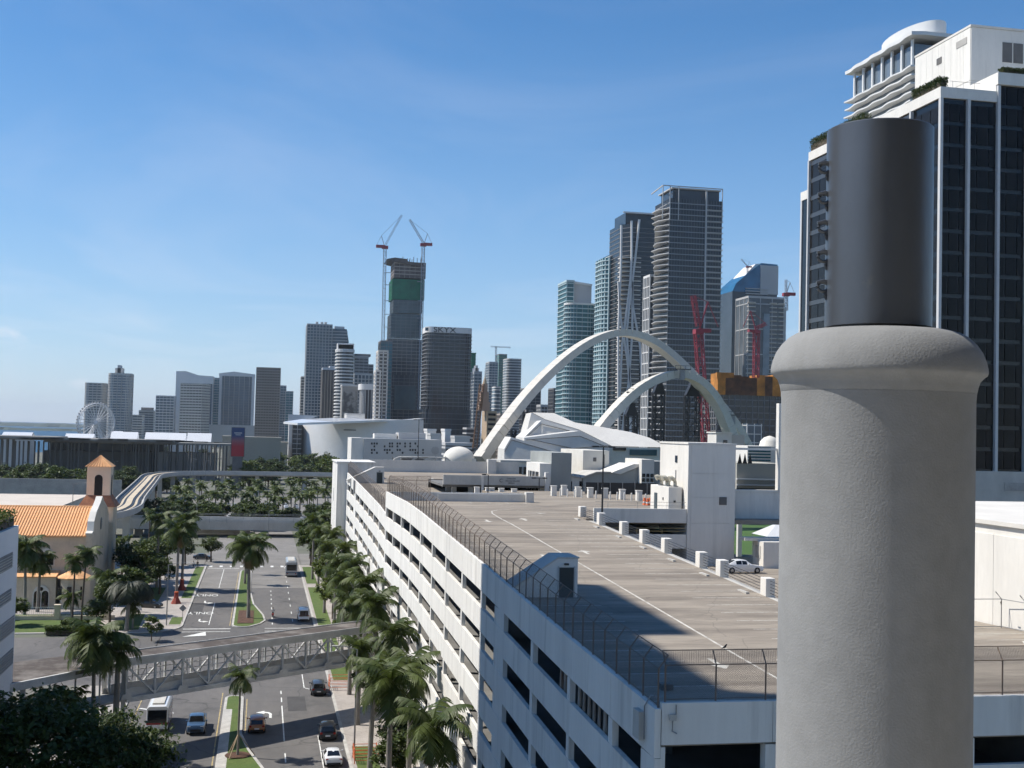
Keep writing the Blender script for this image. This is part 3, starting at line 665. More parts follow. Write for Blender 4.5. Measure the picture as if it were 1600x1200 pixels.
# ------------------------------------------------------------------ mall buildings on and behind the deck
GREYG = mat('grey_green_stucco', (.33, .345, .33), .9, .08, .3)
CREAM = mat('cream_stucco', (.72, .69, .62), .9, .08, .2, fine=.03)
ml = thing('mall_building', 'grey stucco stair block with white lit side behind the roof deck', 'building', (48.9, 205, 20))
MB().box(49.0, 52.6, 205, 222, 20, 30.6).build('wall', GREYG, ml)
MB().box(47.0, 49.0, 205.1, 216, 20, 28.7).build('wing', WHITE, ml)
MB().box(46.9, 46.99, 206, 214, 23.5, 27.2).build('window', DGLASS, ml)
for y in (207.8, 210.4, 212.5): MB().box(46.82, 46.9, y, y+.3, 23.5, 27.2).build('mullion', WHITE, ml)
sg = thing('parking_portal', 'long grey wall with dark lettering over a dark garage entrance', 'wall', (30, 204, 23))
MB().box(36.8, 47.6, 203.5, 204, 24.9, 26.5).box(30, 36.78, 203.5, 204, 24.9, 26.5).build('lintel', GREYW, sg)
MB().box(36.5, 36.9, 203.3, 203.5, 21, 26.4).box(47.6, 48.3, 203.2, 204.2, 21, 27.2).build('pier', WHITE, sg)
MB().box(30, 48.9, 222, 222.4, 18, 25).build('back_wall', mat('interior_shade_black', (.02, .02, .02), 1), sg)  # back wall coloured black as the shade inside the entrance
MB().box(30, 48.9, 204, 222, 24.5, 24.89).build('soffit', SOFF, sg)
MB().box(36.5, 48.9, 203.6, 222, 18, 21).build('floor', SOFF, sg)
for body, x, z, s in (('C', 39.9, 25.68, .85),):
    me = text_mesh(body, s, .01); me.materials.append(BLACKM); o = piece('emblem', me, sg, (x-30, -.55, z-23), (math.pi/2, 0, 0))
GREYT = mat('faded_grey_lettering', (.16, .16, .16), .9)
for z, x0, x1 in ((26.05, 40.9, 42.5), (25.66, 40.7, 43.0), (25.3, 41.2, 42.2)):
    # the lettering is too blurred to read in the photograph: short strokes of its length
    mb = MB(); x = x0; q = random.Random(int(z*10))
    while x < x1: w = q.uniform(.07, .13); mb.box(x, x+w, 203.47, 203.495, z-.1, z+.1-q.choice((0, 0, .05))); x += w+.06
    mb.build('lettering', GREYT, sg)
cb = thing('mall_building', 'cream block with one sunlit side beside the concert hall', 'building', (54.7, 215, 22))
MB().box(57.4, 62.2, 215, 232, 22, 31).build('wall', CREAM, cb)
MB().box(57.3, 57.39, 215, 232, 22, 31).build('wall', CREAM, cb)
MB().box(59.2, 59.8, 214.93, 214.99, 29, 29.7).build('vent', CONCD, cb)
MB().tube([(61.3, 214.9, 30.3), (61.3, 214.9, 27.5)], .06, 6).build('downpipe', CONCD, cb)
sb_ = thing('mall_building', 'low grey mall wing with sloping roof and dark three pane window', 'building', (54, 206, 20))
def ppoly(pts, Y): return [(at(a, b, Y=Y).x, at(a, b, Y=Y).z) for a, b in pts]
MB().extr(ppoly([(911, 790), (1002, 790), (1002, 728), (969, 741.5), (953, 739), (932, 739), (911, 747)], 206), 'y', 206, 214.7).build('wall', GREYG, sb_)
MB().extr(ppoly([(908, 747.6), (932, 738.6), (955, 738.6), (955, 737), (932, 737), (908, 745.5)], 205.7), 'y', 205.6, 214.8).build('roof', GREYW, sb_)
MB().extr(ppoly([(955.5, 738.8), (969, 741.2), (1002, 727.6), (1002, 725.5), (990, 725), (958, 737.2)], 205.8), 'y', 205.7, 214.8).build('roof', CREAM, sb_)
MB().extr(ppoly([(883, 790), (910.9, 790), (910.9, 748), (883, 743.5)], 206.5), 'y', 206.5, 214.6).build('porch', WHITE, sb_)
MB().extr(ppoly([(882, 743.4), (912, 748), (912, 746), (882, 741.4)], 206.2), 'y', 206.2, 214.8).build('porch_roof', GREYW, sb_)
for px in (950.5, 958, 965.5): a = at(px, 770, Y=205.9); MB().box(a.x, a.x+.72, 205.93, 205.99, a.z, at(px, 756, Y=205.9).z).build('pane', DGLASS, sb_)
for px in (884, 889, 905): a = at(px, 775, Y=206.4); MB().box(a.x, a.x+.5, 206.4, 206.49, a.z, at(px, 752, Y=206.4).z).build('pane', DGLASS, sb_)
st = thing('stair_tower', 'cream stair tower with a grid of dark panes above a teal awning', 'building', (66, 204, 20))
xa, xb = at(1002.5, 740, Y=204).x, at(1022, 740, Y=204).x; zt_, zw = at(1010, 718, Y=204).z, at(1010, 739, Y=204).z; za_ = at(1010, 768, Y=204).z
MB().box(xa, xb, 204, 214, 20, zt_).build('wall', CREAM, st)
MB().box(xb+.02, xb+3.2, 204.4, 214, 20, zt_-.3).build('wall', GREYG, st)
for r in range(4):
    for c in range(3): MB().box(xa+.1+c*(xb-xa)/3, xa-.1+(c+1)*(xb-xa)/3, 203.92, 203.99, za_+(zw-za_)*(r+.1)/4, za_+(zw-za_)*(r+.85)/4).build('pane', DGLASS, st)
MB().hexa([(xa-.2, 202.8, za_-.9), (xb, 202.8, za_-.9), (xb, 203.98, za_-.3), (xa-.2, 203.98, za_-.3), (xa-.2, 202.8, za_-.7), (xb, 202.8, za_-.7), (xb, 203.98, za_-.1), (xa-.2, 203.98, za_-.1)]).build('awning', mat('teal_awning', (.05, .30, .32), .7), st)
# the concert hall: faceted pale wedges stepping back
STONE = mat('pale_granite_panels', (.62, .60, .555), .85, .06, .08, fine=.04)
SHADOW_LINE = mat('shadow_line_dark', (.20, .19, .175), .9)  # dark strip colour: shadow lines along the facet edges, put in as colour
ch = thing('concert_hall', 'faceted pale concert hall of stepped wedge shaped roofs', 'concert hall', (95, 335, 0))
def on_slope(px, py, Y0, zb, k):
    """where the line of sight meets a wall plane that leans back k metres for each metre of height"""
    if k == 0: return at(px, py, Y=Y0)
    d = ray(px, py); t = (zb-H-Y0/k)/(d.z-d.y/k); p = Vector((d.x*t, d.y*t, H+d.z*t))
    return p if p.z > zb else at(px, py, Y=Y0)
def wedge(pp, Y0, depth, name, shadow_lines=None, m=STONE, k=.5, zb=18.0):
    pr = [on_slope(a, b, Y0, zb, k) for a, b in pp]; n = len(pr)
    back = [Vector((p.x+depth*.12, Y0+depth+(p.y-Y0)*.2, p.z)) for p in pr]
    ar = sum(p.x*q.z-q.x*p.z for p, q in zip(pr, pr[1:]+pr[:1]))
    mb = MB().add(pr+back, ([tuple(range(n)), tuple(range(n, 2*n))[::-1]]+[((i+1) % n, i, n+i, n+(i+1) % n) for i in range(n)]) if ar > 0 else ([tuple(range(n))[::-1], tuple(range(n, 2*n))]+[(i, (i+1) % n, n+(i+1) % n, n+i) for i in range(n)]))
    mb.build(name, m, ch)
    for tr in shadow_lines or []:
        q = [on_slope(a, b, Y0, zb, k)+Vector((0, -.06, .04)) for a, b in tr]
        for a, b in zip(q, q[1:]): MB().beam(a, b, .12, .26, upv=(0, -1, k)).build('shadow_line', SHADOW_LINE, ch)
wedge([(788, 742), (788, 701.5), (798.7, 682.8), (882, 707), (882, 742)], 330, 30, 'wing', [[(788.5, 706), (799.5, 687.5), (882, 711.5)]], k=.35, zb=22)
wedge([(819, 740), (819, 684), (906, 673.2), (953, 695.5), (953, 740)], 352, 34, 'wing', [[(822, 687.5), (906, 681.5), (945, 697.5)], [(880, 702), (953, 696.5)], [(830, 687), (895, 701)]], k=.35, zb=24)
wedge([(819, 735), (819, 683.5), (845.8, 656.8), (902, 673), (940, 689), (940, 735)], 374, 36, 'wing', [[(822, 683.5), (846, 662.5), (896, 675)]], k=.6, zb=28)
wedge([(823, 735), (823, 674), (830.4, 644.6), (852, 656), (905, 672), (955, 697), (955, 735)], 392, 30, 'hall_front', None, k=.4, zb=26)
wedge([(830.6, 644.4), (866, 645.5), (898, 660), (940, 667), (985, 675), (1015, 684), (1038, 696), (1037, 699), (956, 697), (905, 671.6), (852, 655.6)], 392, 70, 'hall_roof', [[(831, 645), (852, 656), (905, 672), (955, 697)]], k=2.2, zb=27)
MB().box(*(at(958, 0, Y=388).x, at(1045, 0, Y=388).x), 388, 391, 20, at(1000, 699.5, Y=388).z).build('lobby', CREAM, ch)
for a, b, c, d, m in ((984, 1026, 702, 712, mat('teal_tinted_glass', (.05, .13, .15), .12, .2, .1)), (958, 978, 699, 704, DGLASS)):
    p, q = at(a, c, Y=387.8), at(b, d, Y=387.8)
    MB().box(p.x, q.x, 387.6, 387.9, q.z, p.z).build('window', m, ch)
# low annex in front of the hall
an = thing('annex', 'low cream annex with a row of windows left of the grey stair block', 'building', (60, 300, 0))
p, q = at(784, 722, Y=300), at(848, 745, Y=300)
MB().box(p.x, q.x, 300, 312, 0, p.z).build('wall', CREAM, an)
MB().box(p.x-.4, q.x, 299.6, 312.4, p.z, p.z+.5).build('roof', GREYW, an)
for i in range(6):
    a = at(788+7.5*i, 735, Y=299.9); MB().box(a.x, a.x+.8, 299.8, 299.98, a.z-.9, a.z+.9).build('window', DGLASS, an)
# rooftop equipment, bollards, piers and lamp posts
pk = MB().box(-.45, .45, -.45, .45, 0, 1.35)
pk0 = None
for i, (px, py) in enumerate([(865, 775), (881, 774), (903, 777), (922, 778), (945, 779), (972, 781), (998, 783)]):
    p = at(px, py, z=24.25)
    o = thing('barrier_post', 'square white barrier post number %s from the left along the back of the deck' % ['one', 'two', 'three', 'four', 'five', 'six', 'seven'][i], 'post', p, group='white barrier posts along the back of the deck')
    if pk0 is None: pk0 = MB().box(-.4, .4, -.4, .4, 0, 1.5).build('pier', WHITE, o, local=True, bevel=.03); ck0 = MB().box(-.46, .46, -.46, .46, 1.5, 1.6).build('cap', WHITE, o, local=True)
    else: piece('pier', pk0.data, o, (0, 0, 0)); piece('cap', ck0.data, o, (0, 0, 0))
bm0 = None
for i in range(14):
    px = 868+i*11.2; p = at(px, 776+i*.75, z=24.25); p.y += 1.5
    o = thing('bollard', 'thin white bollard, %s from the left in the row at the back of the deck' % ['first', 'second', 'third', 'fourth', 'fifth', 'sixth', 'seventh', 'eighth', 'ninth', 'tenth', 'eleventh', 'twelfth', 'thirteenth', 'last'][i], 'bollard', p, group='thin bollards at the back of the deck')
    if bm0 is None: bm0 = MB().tube([(0, 0, 0), (0, 0, 1.15)], .12, 8).build('post', WHITE, o, local=True); bt0 = MB().lathe([(.12, 1.15), (.09, 1.22), (.02, 1.25)], 8).build('cap', WHITE, o, local=True)
    else: piece('post', bm0.data, o, (0, 0, 0)); piece('cap', bt0.data, o, (0, 0, 0))
dkw = thing('dark_screen', 'low dark screen behind the white posts on the deck', 'screen', (56, 186, 24))
a, b = at(925, 775, z=24.3), at(1022, 778, z=24.3)
MB().box(a.x+1, b.x+4, a.y+8, a.y+8.2, 24.1, 26.1).build('panel', BLACKM, dkw)
for i in range(9): MB().box(a.x+1+i*2.1, a.x+1.1+i*2.1, a.y+7.9, a.y+8, 24.1, 26.3).build('post', STEEL, dkw)
ORANGE = mat('orange_plastic', (.72, .16, .05), .5, .1)
for i, (px, py) in enumerate(((1007, 790), (1012, 791), (1016, 790))):
    p = at(px, py, z=24.3)
    o = thing('traffic_barrel', ['orange traffic barrel left of its pair by the white hut', 'orange traffic barrel in the middle by the white hut', 'orange traffic barrel closest to the white hut'][i], 'barrel', p, group='orange traffic barrels on the deck')
    MB().lathe([(p.x*0+.3, p.z), (.26, p.z+.35), (.25, p.z+.36), (.22, p.z+.75), (.2, p.z+.76), (.17, p.z+1.05), (.05, p.z+1.1)], 12, (p.x, p.y)).build('body', ORANGE, o, smooth=True)
    MB().lathe([(.27, p.z+.4), (.25, p.z+.58)], 12, (p.x, p.y)).build('reflective_band', PAINTW, o)
def lamp(label, x, y, z, h, kind='single', grp='lamp posts on the garage roof'):
    o = thing('lamp_post', label, 'lamp post', (x, y, z), group=grp)
    MB().tube([(x, y, z), (x, y, z+h)], [.11, .075], 8).build('pole', BLACKM, o)
    if kind == 'twin':
        MB().beam((x-.9, y, z+h), (x+.9, y, z+h), .08).build('arm', BLACKM, o)
        for s in (-1, 1): MB().box(x+s*.95-.35, x+s*.95+.35, y-.25, y+.25, z+h-.06, z+h+.12).build('lamp_head', BLACKM, o)
    else:
        MB().beam((x, y, z+h), (x-.5, y, z+h), .08).build('arm', BLACKM, o)
        MB().box(x-1.0, x-.4, y-.25, y+.25, z+h-.05, z+h+.15).build('lamp_head', BLACKM, o)
    return o
lamp('tall thin black lamp post beside the edge of the ramp deck', 36.9, 129.8, deck1(129)+1.2, 7.2, 'twin')
lamp('short black lamp post left of the dark garage entrance', 35.2, 190, 23, 4.1)
lamp('short black twin lamp post in front of the dark garage entrance', 46.0, 201, 23.3, 3.0, 'twin')
lamp('very tall black lamp post with two tiers of lamps behind the far deck wall', at(653, 720, Y=290).x, 290, 20, at(653, 656, Y=290).z-20, 'twin')
for i, (px, py) in enumerate(((700, 762), (709, 765), (735, 766), (745, 770), (762, 771), (768, 771), (783, 772), (803, 773))):
    p = at(px, py+6, z=23.2)
    o = thing('barrier_post', 'squat white pier number %s from the left beside the dark garage entrance' % ['one', 'two', 'three', 'four', 'five', 'six', 'seven', 'eight'][i], 'post', p, group='white piers by the garage entrance')
    piece('pier', pk0.data, o, (0, 0, 0)); piece('cap', ck0.data, o, (0, 0, 0))
# pipework cage on the far deck
eq = thing('pipework_cage', 'cluster of pipes and steel frames on the far roof deck', 'equipment', (at(650, 732, z=23.7).x, at(650, 732, z=23.7).y, 23.7))
b0 = BASE[eq]
q = random.Random(4)
for i in range(14): MB().tube([b0+Vector((-9+i*1.4, q.uniform(-1.5, 1.5), 0)), b0+Vector((-9+i*1.4, q.uniform(-1, 1), q.uniform(1.6, 3.6)))], .12, 6).build('post', STEEL, eq)
for i in range(3): MB().tube([b0+Vector((-6+i*5, -1, 0)), b0+Vector((-6+i*5, -1, 2.4)), b0+Vector((-4.6+i*5, -1, 3.0)), b0+Vector((3+i*2.5, -1, 3.0)), b0+Vector((4+i*2.5, -1, 2.2)), b0+Vector((4+i*2.5, -1, 0))], .2, 8).build('pipe', GREYW, eq, smooth=True)
MB().box(b0.x-4, b0.x+2, b0.y, b0.y+1.5, 23.7, 26.4).build('cabinet', CONCD, eq)
MB().box(b0.x+5, b0.x+9, b0.y, b0.y+2, 23.7, 25.6).build('cabinet', STEEL, eq)

# ------------------------------------------------------------------ dark glass office building on the right
BG = mat('black_mirror_glass', (.016, .015, .015), .12, .3, .12, spec=.14, bump=.02, bscale=.4)
FRAME = mat('white_metal_fin', (.58, .58, .57), .6, .05, .3)
ob = thing('office_building', 'black glass office building with white fins and planted roof terraces', 'office building', (95.4, 160, 24))
MB().box(95.75, 104.6, 160.35, 203.6, 30, 84.4).box(104.6, 140, 160.35, 203.6, 30, 87).build('core', mat('black_spandrel', (.006, .006, .007), .2), ob)
MB().box(95.4, 104.55, 160, 204, 84.4, 86.0).build('parapet', WHITE, ob)
MB().box(104.5, 140, 159.7, 204, 87.0, 88.8).build('parapet', WHITE, ob)
MB().box(104.48, 104.62, 160.2, 200, 84.5, 87.0).build('wall', WHITE, ob)
MB().box(95.0, 140, 159.6, 204.2, 21, 30.0).build('podium', GREYW, ob)
MB().box(95.45, 100, 204, 206.6, 30, 77.6).build('core', mat('black_spandrel', (.006, .006, .007), .2), ob)
MB().box(95.3, 100, 204.01, 206.9, 77.6, 79.2).build('parapet', WHITE, ob)
MB().box(95.3, 95.6, 206.3, 206.9, 30, 77.6).build('fin', FRAME, ob)
fm = MB().box(-.22, .22, -.3, .3, 0, 54.4).build('fin', FRAME, ob, local=True)
fm.location = (.22, .25, 6)
for x, z1 in ((4.5, 1), (9.4, 1.045), (14.1, 1.045), (18.8, 1.045), (23.5, 1.045)): piece('fin', fm.data, ob, (x, .05, 6), scale=(1, 1, z1))
for y in (8.3, 43.7): piece('fin', fm.data, ob, (.12, y, 6), (0, 0, math.pi/2))
# panes: front bays with one narrow and two wide lights, rows of 3.15 m
pn = None
rows = 17
prnd = random.Random(11)
for b, (x0, x1, rr) in enumerate(((95.9, 99.65, rows), (100.15, 104.55, rows), (105.05, 109.25, rows+1), (109.75, 113.9, rows+1))):
    w = x1-x0; cuts = [x0, x0+w*.28, x0+w*.72, x1]
    for r in range(rr):
        z = 30.3+r*3.17; hh = 2.6 if z+2.6 < (84.2 if b < 2 else 86.9) else (84.2 if b < 2 else 86.9)-z
        if hh < .4: continue
        for a, c in zip(cuts, cuts[1:]):
            if pn is None:
                pn = MB().box(0, 1, 0, .06, 0, 1).build('pane', BG, ob, local=True); o = pn
            else: o = piece('pane', pn.data, ob, (0, 0, 0))
            o.location = (a+.12-95.4, .22, z-24); o.scale = (c-a-.24, 1, hh)
            o.rotation_euler = (prnd.gauss(0, .004), 0, prnd.gauss(0, .004))
pl = None
for r in range(rows):
    z = 30.3+r*3.17
    for y0, y1 in ((160.8, 163.1), (163.25, 165.6), (165.75, 168.0), (190.5, 193.4), (193.55, 196.4), (196.6, 199.7), (199.9, 203.4)):
        if pl is None: pl = MB().box(0, .06, 0, 1, 0, 1).build('pane', BG, ob, local=True); o = pl
        else: o = piece('pane', pl.data, ob, (0, 0, 0))
        o.location = (.25, y0-160, z-24); o.scale = (1, y1-y0, 2.3)
SPG = mat('grey_glass_spandrel', (.06, .062, .066), .25)
for r in range(rows): MB().box(95.58, 95.7, 168.9, 203.5, 30.3+r*3.17+2.34, 30.3+r*3.17+3.13).build('spandrel_band', SPG, ob)
for a, b in ((106, 111), (112, 113.5)): MB().box(a, b, 159.5, 159.59, 27.2, 28.4).build('vent', CONC, ob)
for x in (97.5, 99.2, 101): MB().tube([(x, 160.3, 86), (x, 160.3, 87)], .03, 5).build('rail_post', STEEL, ob)
MB().tube([(97, 160.3, 87), (102, 160.3, 87)], .03, 5).build('rail', STEEL, ob)
mb_ = thing('penthouse_block', 'windowless white panelled mechanical block above the black glass building', 'building', (122.1, 195, 86))
MB().box(122.2, 150, 195.1, 214, 78, 108.7).build('core', WHITE, mb_)
for i in range(9):
    for z0, z1 in ((88, 92.5), (92.6, 98.9), (99.0, 108.6)):
        MB().box(122.08, 122.2, 195.15+i*2.1, 195.15+i*2.1+2.06, z0, z1).build('wall_panel', WHITE, mb_)
for z0, z1 in ((86, 92.5), (92.6, 98.9), (99.0, 108.6)):
    MB().box(122.2, 150, 195.0, 195.1, z0, z1).build('wall_panel', WHITE, mb_)
MB().box(122.0, 150.2, 194.9, 214.2, 108.7, 109.1).build('coping', WHITE2, mb_)
for x in (128.4, 130.6): MB().box(x, x+1.9, 194.9, 194.99, 102.8, 106.4).build('louvre', CONCD, mb_)
MB().box(122.0, 122.07, 196.2, 199.6, 106, 107.2).build('vent', CONC, mb_); MB().box(122.0, 122.07, 204.5, 206.2, 104.9, 106.1).build('vent', CONCD, mb_)
# curved-balcony hotel behind it
HB = mat('pale_balcony_slab', (.70, .70, .68), .8, .05, .1)
HG = mat('blue_grey_glazing', (.16, .20, .24), .12, .15, .1)
ht = thing('hotel_tower', 'pale hotel tower with wavy curved balconies top right', 'hotel', (153, 270, 0))
MB().box(155, 185, 272, 303, 0, 132.5).build('core', HG, ht)
for k in range(26):
    z = 131-k*2.15-(2.6 if k > 0 else 0)
    if z < 74: break
    th = .38 if k else .9
    pts = []
    amp = .27 if k else .25
    for i in range(61):
        y = 270+35*i/60
        pts.append((153.6-amp*math.sin(i/60*math.pi*8+(k % 2)*1.0)-.6, y))
    fr_ = [(190, 305), (190, 269.5), (158, 269.5), (154.6, 269.6)]
    MB().prism(pts+[(190, 305), (190, 269.4), (156, 269.2)], z-th/2+(3.4 if k == 0 else 0), z+th/2+(3.4 if k == 0 else 0)).build('balcony_slab', HB, ht)
for i in range(7): MB().box(154.3, 154.8, 272+i*5, 272.7+i*5, 127.0, 133.6).build('fin', HB, ht)
MB().box(156, 188, 276, 302, 135, 136.8).build('penthouse', HB, ht)
MB().prism([(163+5.5*math.cos(t/16*math.pi), 287+13*math.sin(t/16*math.pi)) for t in range(32)], 136.8, 139.9).build('roof_drum', HB, ht, smooth=True)
for i in range(5): MB().tube([(154.5, 272+i*7.5, 127.3), (154.5, 278+i*7.5, 127.3)], .07, 5).build('rail', FRAME, ht)
# white mall wall right of the column
wl_ = thing('mall_wall', 'sunlit blank white wall at the right edge behind the column', 'wall', (51.5, 60, 18))
MB().box(51.6, 93, 58, 105, 18, 28.2).build('core', WHITE, wl_)
for i in range(9): MB().box(51.5, 51.6, 58+5.2*i, 58+5.2*i+5.16, 18, 27.5).build('wall_panel', WHITE, wl_)
MB().box(51.35, 93, 57.9, 105.1, 28.2, 28.5).build('coping', WHITE2, wl_)
# ------------------------------------------------------------------ podium and its tower at the left
pod = thing('hotel_podium', 'white podium wall with louvred slots and a hedge at the left edge', 'building', (-22, 120.5, 0))
TW = mat('podium_white', (.70, .71, .73), .85, .06, .2, (1, 1, .3))
MB().box(-60, -22, 60, 120.5, 0, 24.2).build('wall', TW, pod)
LOUV = mat('louvre_grey', (.22, .22, .22), .7)
for z0, z1, y0, y1 in ((20.6, 22.0, 108, 118), (17.6, 18.7, 112, 118), (14.5, 16.0, 100, 120), (11.5, 13, 100, 120)):
    MB().box(-22.0, -21.96, y0, y1, z0, z1).build('louvre', LOUV, pod)
    for i in range(int((z1-z0)/.25)): MB().box(-21.96, -21.9, y0, y1, z0+.25*i+.08, z0+.25*i+.14).build('slat', GREYW, pod)
tw = thing('hotel_tower', 'tall slab hotel tower out of frame at the left that shades the street', 'hotel', (-35, 50, 24))
MB().box(-66, -38.6, 55, 108.8, 24.2, 107.7).build('wall', TW, tw)
MB().box(-66, -36, 55, 77, 24.3, 107.6).box(-66, -35.2, 91, 108.75, 24.3, 107.6).build('wing', TW, tw)
for k in range(24):
    z = 28+k*3.3
    MB().box(-38.55, -37.6, 78, 90, z, z+.3).build('balcony_slab', WHITE, tw)
    MB().box(-36.02, -35.97, 57, 76, z+.9, z+2.5).build('window', DGLASS, tw)
    MB().box(-35.22, -35.17, 95, 107, z+.9, z+2.5).build('window', DGLASS, tw)
# pedestrian bridge
BR = mat('weathered_bridge_paint', (.60, .59, .56), .75, .15, .5, fine=.05)
BROOF = mat('rusty_bridge_roof', (.075, .06, .05), .95, .3, .35, col2=(.19, .17, .15), lo=.45, hi=.68, fine=.15)
br = thing('pedestrian_bridge', 'covered steel truss footbridge with rusty flat roof across the street', 'footbridge', (-13, 130, 0))
A, B = Vector((-12.9, 131.0, 0)), Vector((16.3, 152.3, 0))
u = (B-A).normalized(); nrm = Vector((-u.y, u.x, 0)); L = (B-A).length
zb, zt = 5.6, 9.3; Wd = 3.4
for side in (0, Wd):
    o0 = A+nrm*side
    for z, h in ((zb, .5), (zt, .5)): MB().beam(o0+Vector((0, 0, z)), o0+u*L+Vector((0, 0, z)), .32, h).build('chord', BR, br)
    nb = 11
    for i in range(nb+1):
        p = o0+u*(L*i/nb)
        MB().beam(p+Vector((0, 0, zb+.25)), p+Vector((0, 0, zt-.25)), .2, .2, upv=u).build('strut', BR, br)
        if i < nb:
            q = o0+u*(L*(i+1)/nb)
            a, b = (p, q) if i % 2 else (q, p)
            MB().beam(a+Vector((0, 0, zb+.3)), b+Vector((0, 0, zt-.3)), .17, .17).build('brace', BR, br)
        if i % 2 == 0:
            c = p-nrm*.03*(1 if side == 0 else -1)+Vector((0, 0, zb+.1))
            MB().add([c+u*x+Vector((0, 0, z))-nrm*.17*(1 if side == 0 else -1) for x, z in ((-.7, 0), (.7, 0), (.45, .55), (-.45, .55))], [(0, 1, 2, 3)]).build('gusset', BR, br)
    # inner parapet and window frames
    w0 = A+nrm*(.35 if side == 0 else Wd-.35)
    MB().beam(w0+Vector((0, 0, zb+.6)), w0+u*L+Vector((0, 0, zb+.6)), .08, 1.0).build('parapet', BR, br)
    for i in range(2*nb): MB().beam(w0+u*(L*(i+.5)/(2*nb))+Vector((0, 0, zb+1.4)), w0+u*(L*(i+.5)/(2*nb))+Vector((0, 0, zt-.5)), .07).build('window_post', BR, br)
    MB().beam(w0+Vector((0, 0, zb+2.3)), w0+u*L+Vector((0, 0, zb+2.3)), .07).build('window_rail', BR, br)
def slabp(o, a, b, w, z0, z1, e=0):
    p = [o+u*a-nrm*e, o+u*b-nrm*e, o+u*b+nrm*(w+e), o+u*a+nrm*(w+e)]
    return MB().prism([(q.x, q.y) for q in p], z0, z1)
slabp(A, 0, L, Wd, zb-.1, zb+.12, -.2).build('floor', CONC, br)
slabp(A, -.5, L, Wd, zt+.26, zt+.5, .25).build('roof', BROOF, br)
for s_, e in ((-.25, 0), (Wd+.22, 0)):
    MB().beam(A+nrm*s_+Vector((0, 0, zt+.45)), A+nrm*s_+u*L+Vector((0, 0, zt+.45)), .12, .36).build('gutter', BR, br)
# landing canopy to the podium
MB().prism([(-22.0, 119.6), (-12.9, 129.6), (-15.8, 135.6), (-27, 128)], zt+.1, zt+.45).build('canopy', BROOF, br)
MB().beam((-22.2, 119.3, zt+.1), (-12.8, 130.2, zt+.1), .3, .75).build('chord', BR, br)
for p in ((-21.2, 121.2), (-13.2, 131.4), (-15.5, 134.9)): MB().beam((*p, 0), (*p, zt), .45, .45, upv=(0, 1, 0)).build('column', BR, br)
for t in (.25, .5, .75): MB().beam((-21.2+8*t, 121.2+9.6*t, 5.5), (-21.2+8*t, 121.2+9.6*t, zt), .16).build('strut', BR, br)
MB().prism([(-21.9, 121), (-13, 131), (-15.6, 135), (-26, 128)], 5.5, 5.7).build('floor', CONC, br)
p = A+u*(L*.985)+nrm*2.3
MB().box(14.2, 15.0, 149.5, 150.3, 0, 5.5).build('column', BR, br)

# ------------------------------------------------------------------ church
CH = mat('church_cream_stucco', (.68, .58, .44), .9, .1, .3, fine=.05)
TILE = mat('orange_clay_tile', (.78, .44, .21), .8, .15, .8, fine=.15, col2=(.66, .33, .14))
spots(TILE, (.40, .19, .10), .7, .58, .75, amt=.5); spots(CH, (.40, .34, .26), .5, .55, .8, (1, 1, .12), .5)
TILED = mat('dark_clay_tile', (.42, .19, .10), .85, .2, .8, fine=.12)
PINK = mat('tower_peach_stucco', (.76, .63, .49), .9, .08, .3)
cu = thing('church', 'cream church with orange tiled roof and small square bell tower', 'church', (-34, 236, 0))
ridge = at(80, 795, Y=246); eave = at(80, 838, Y=238)
XW, XE, YN_, YS = -72.0, at(140, 0+840, Y=239).x, 238.0, 262.0
ze, zr, yr = eave.z, at(80, 793, Y=250).z, 250.0
MB().box(XW, XE, YN_, YS, 0, ze).build('wall', CH, cu)
MB().extr([(YN_, ze), (YS, ze), (yr, zr-.1)], 'x', XW, XE-.02).build('gable_wall', CH, cu)
rfN = MB().hexa([(XW, YN_-.5, ze-.1), (XE-.4, YN_-.5, ze-.1), (XE-.4, yr, zr), (XW, yr, zr), (XW, YN_-.5, ze+.1), (XE-.4, YN_-.5, ze+.1), (XE-.4, yr, zr+.2), (XW, yr, zr+.2)]).build('roof', TILE, cu)
MB().hexa([(XW, yr, zr), (XE-.4, yr, zr), (XE-.4, YS+.5, ze-.1), (XW, YS+.5, ze-.1), (XW, yr, zr+.2), (XE-.4, yr, zr+.2), (XE-.4, YS+.5, ze+.1), (XW, YS+.5, ze+.1)]).build('roof', TILE, cu)
# tile rolls: each barrel course is a piece of the near roof slope
ln = math.hypot(yr-YN_+.5, zr-ze+.1); ang = math.atan2(zr-ze+.1, yr-YN_+.5); tl = None
x = XE-.7
while x > -58:
    if tl is None: tl = MB().tube([(0, 0, 0), (0, ln, 0)], .16, 6).build('tile_course', TILE, rfN, local=True); o = tl
    else: o = piece('tile_course', tl.data, rfN, (0, 0, 0))
    o.location = Vector((x, YN_-.5, ze+.12))-BASE[cu]; o.rotation_euler = (ang, 0, 0); x -= .52
MB().tube([(XW, yr, zr+.2), (XE, yr, zr+.2)], .22, 8).build('ridge', TILE, cu)
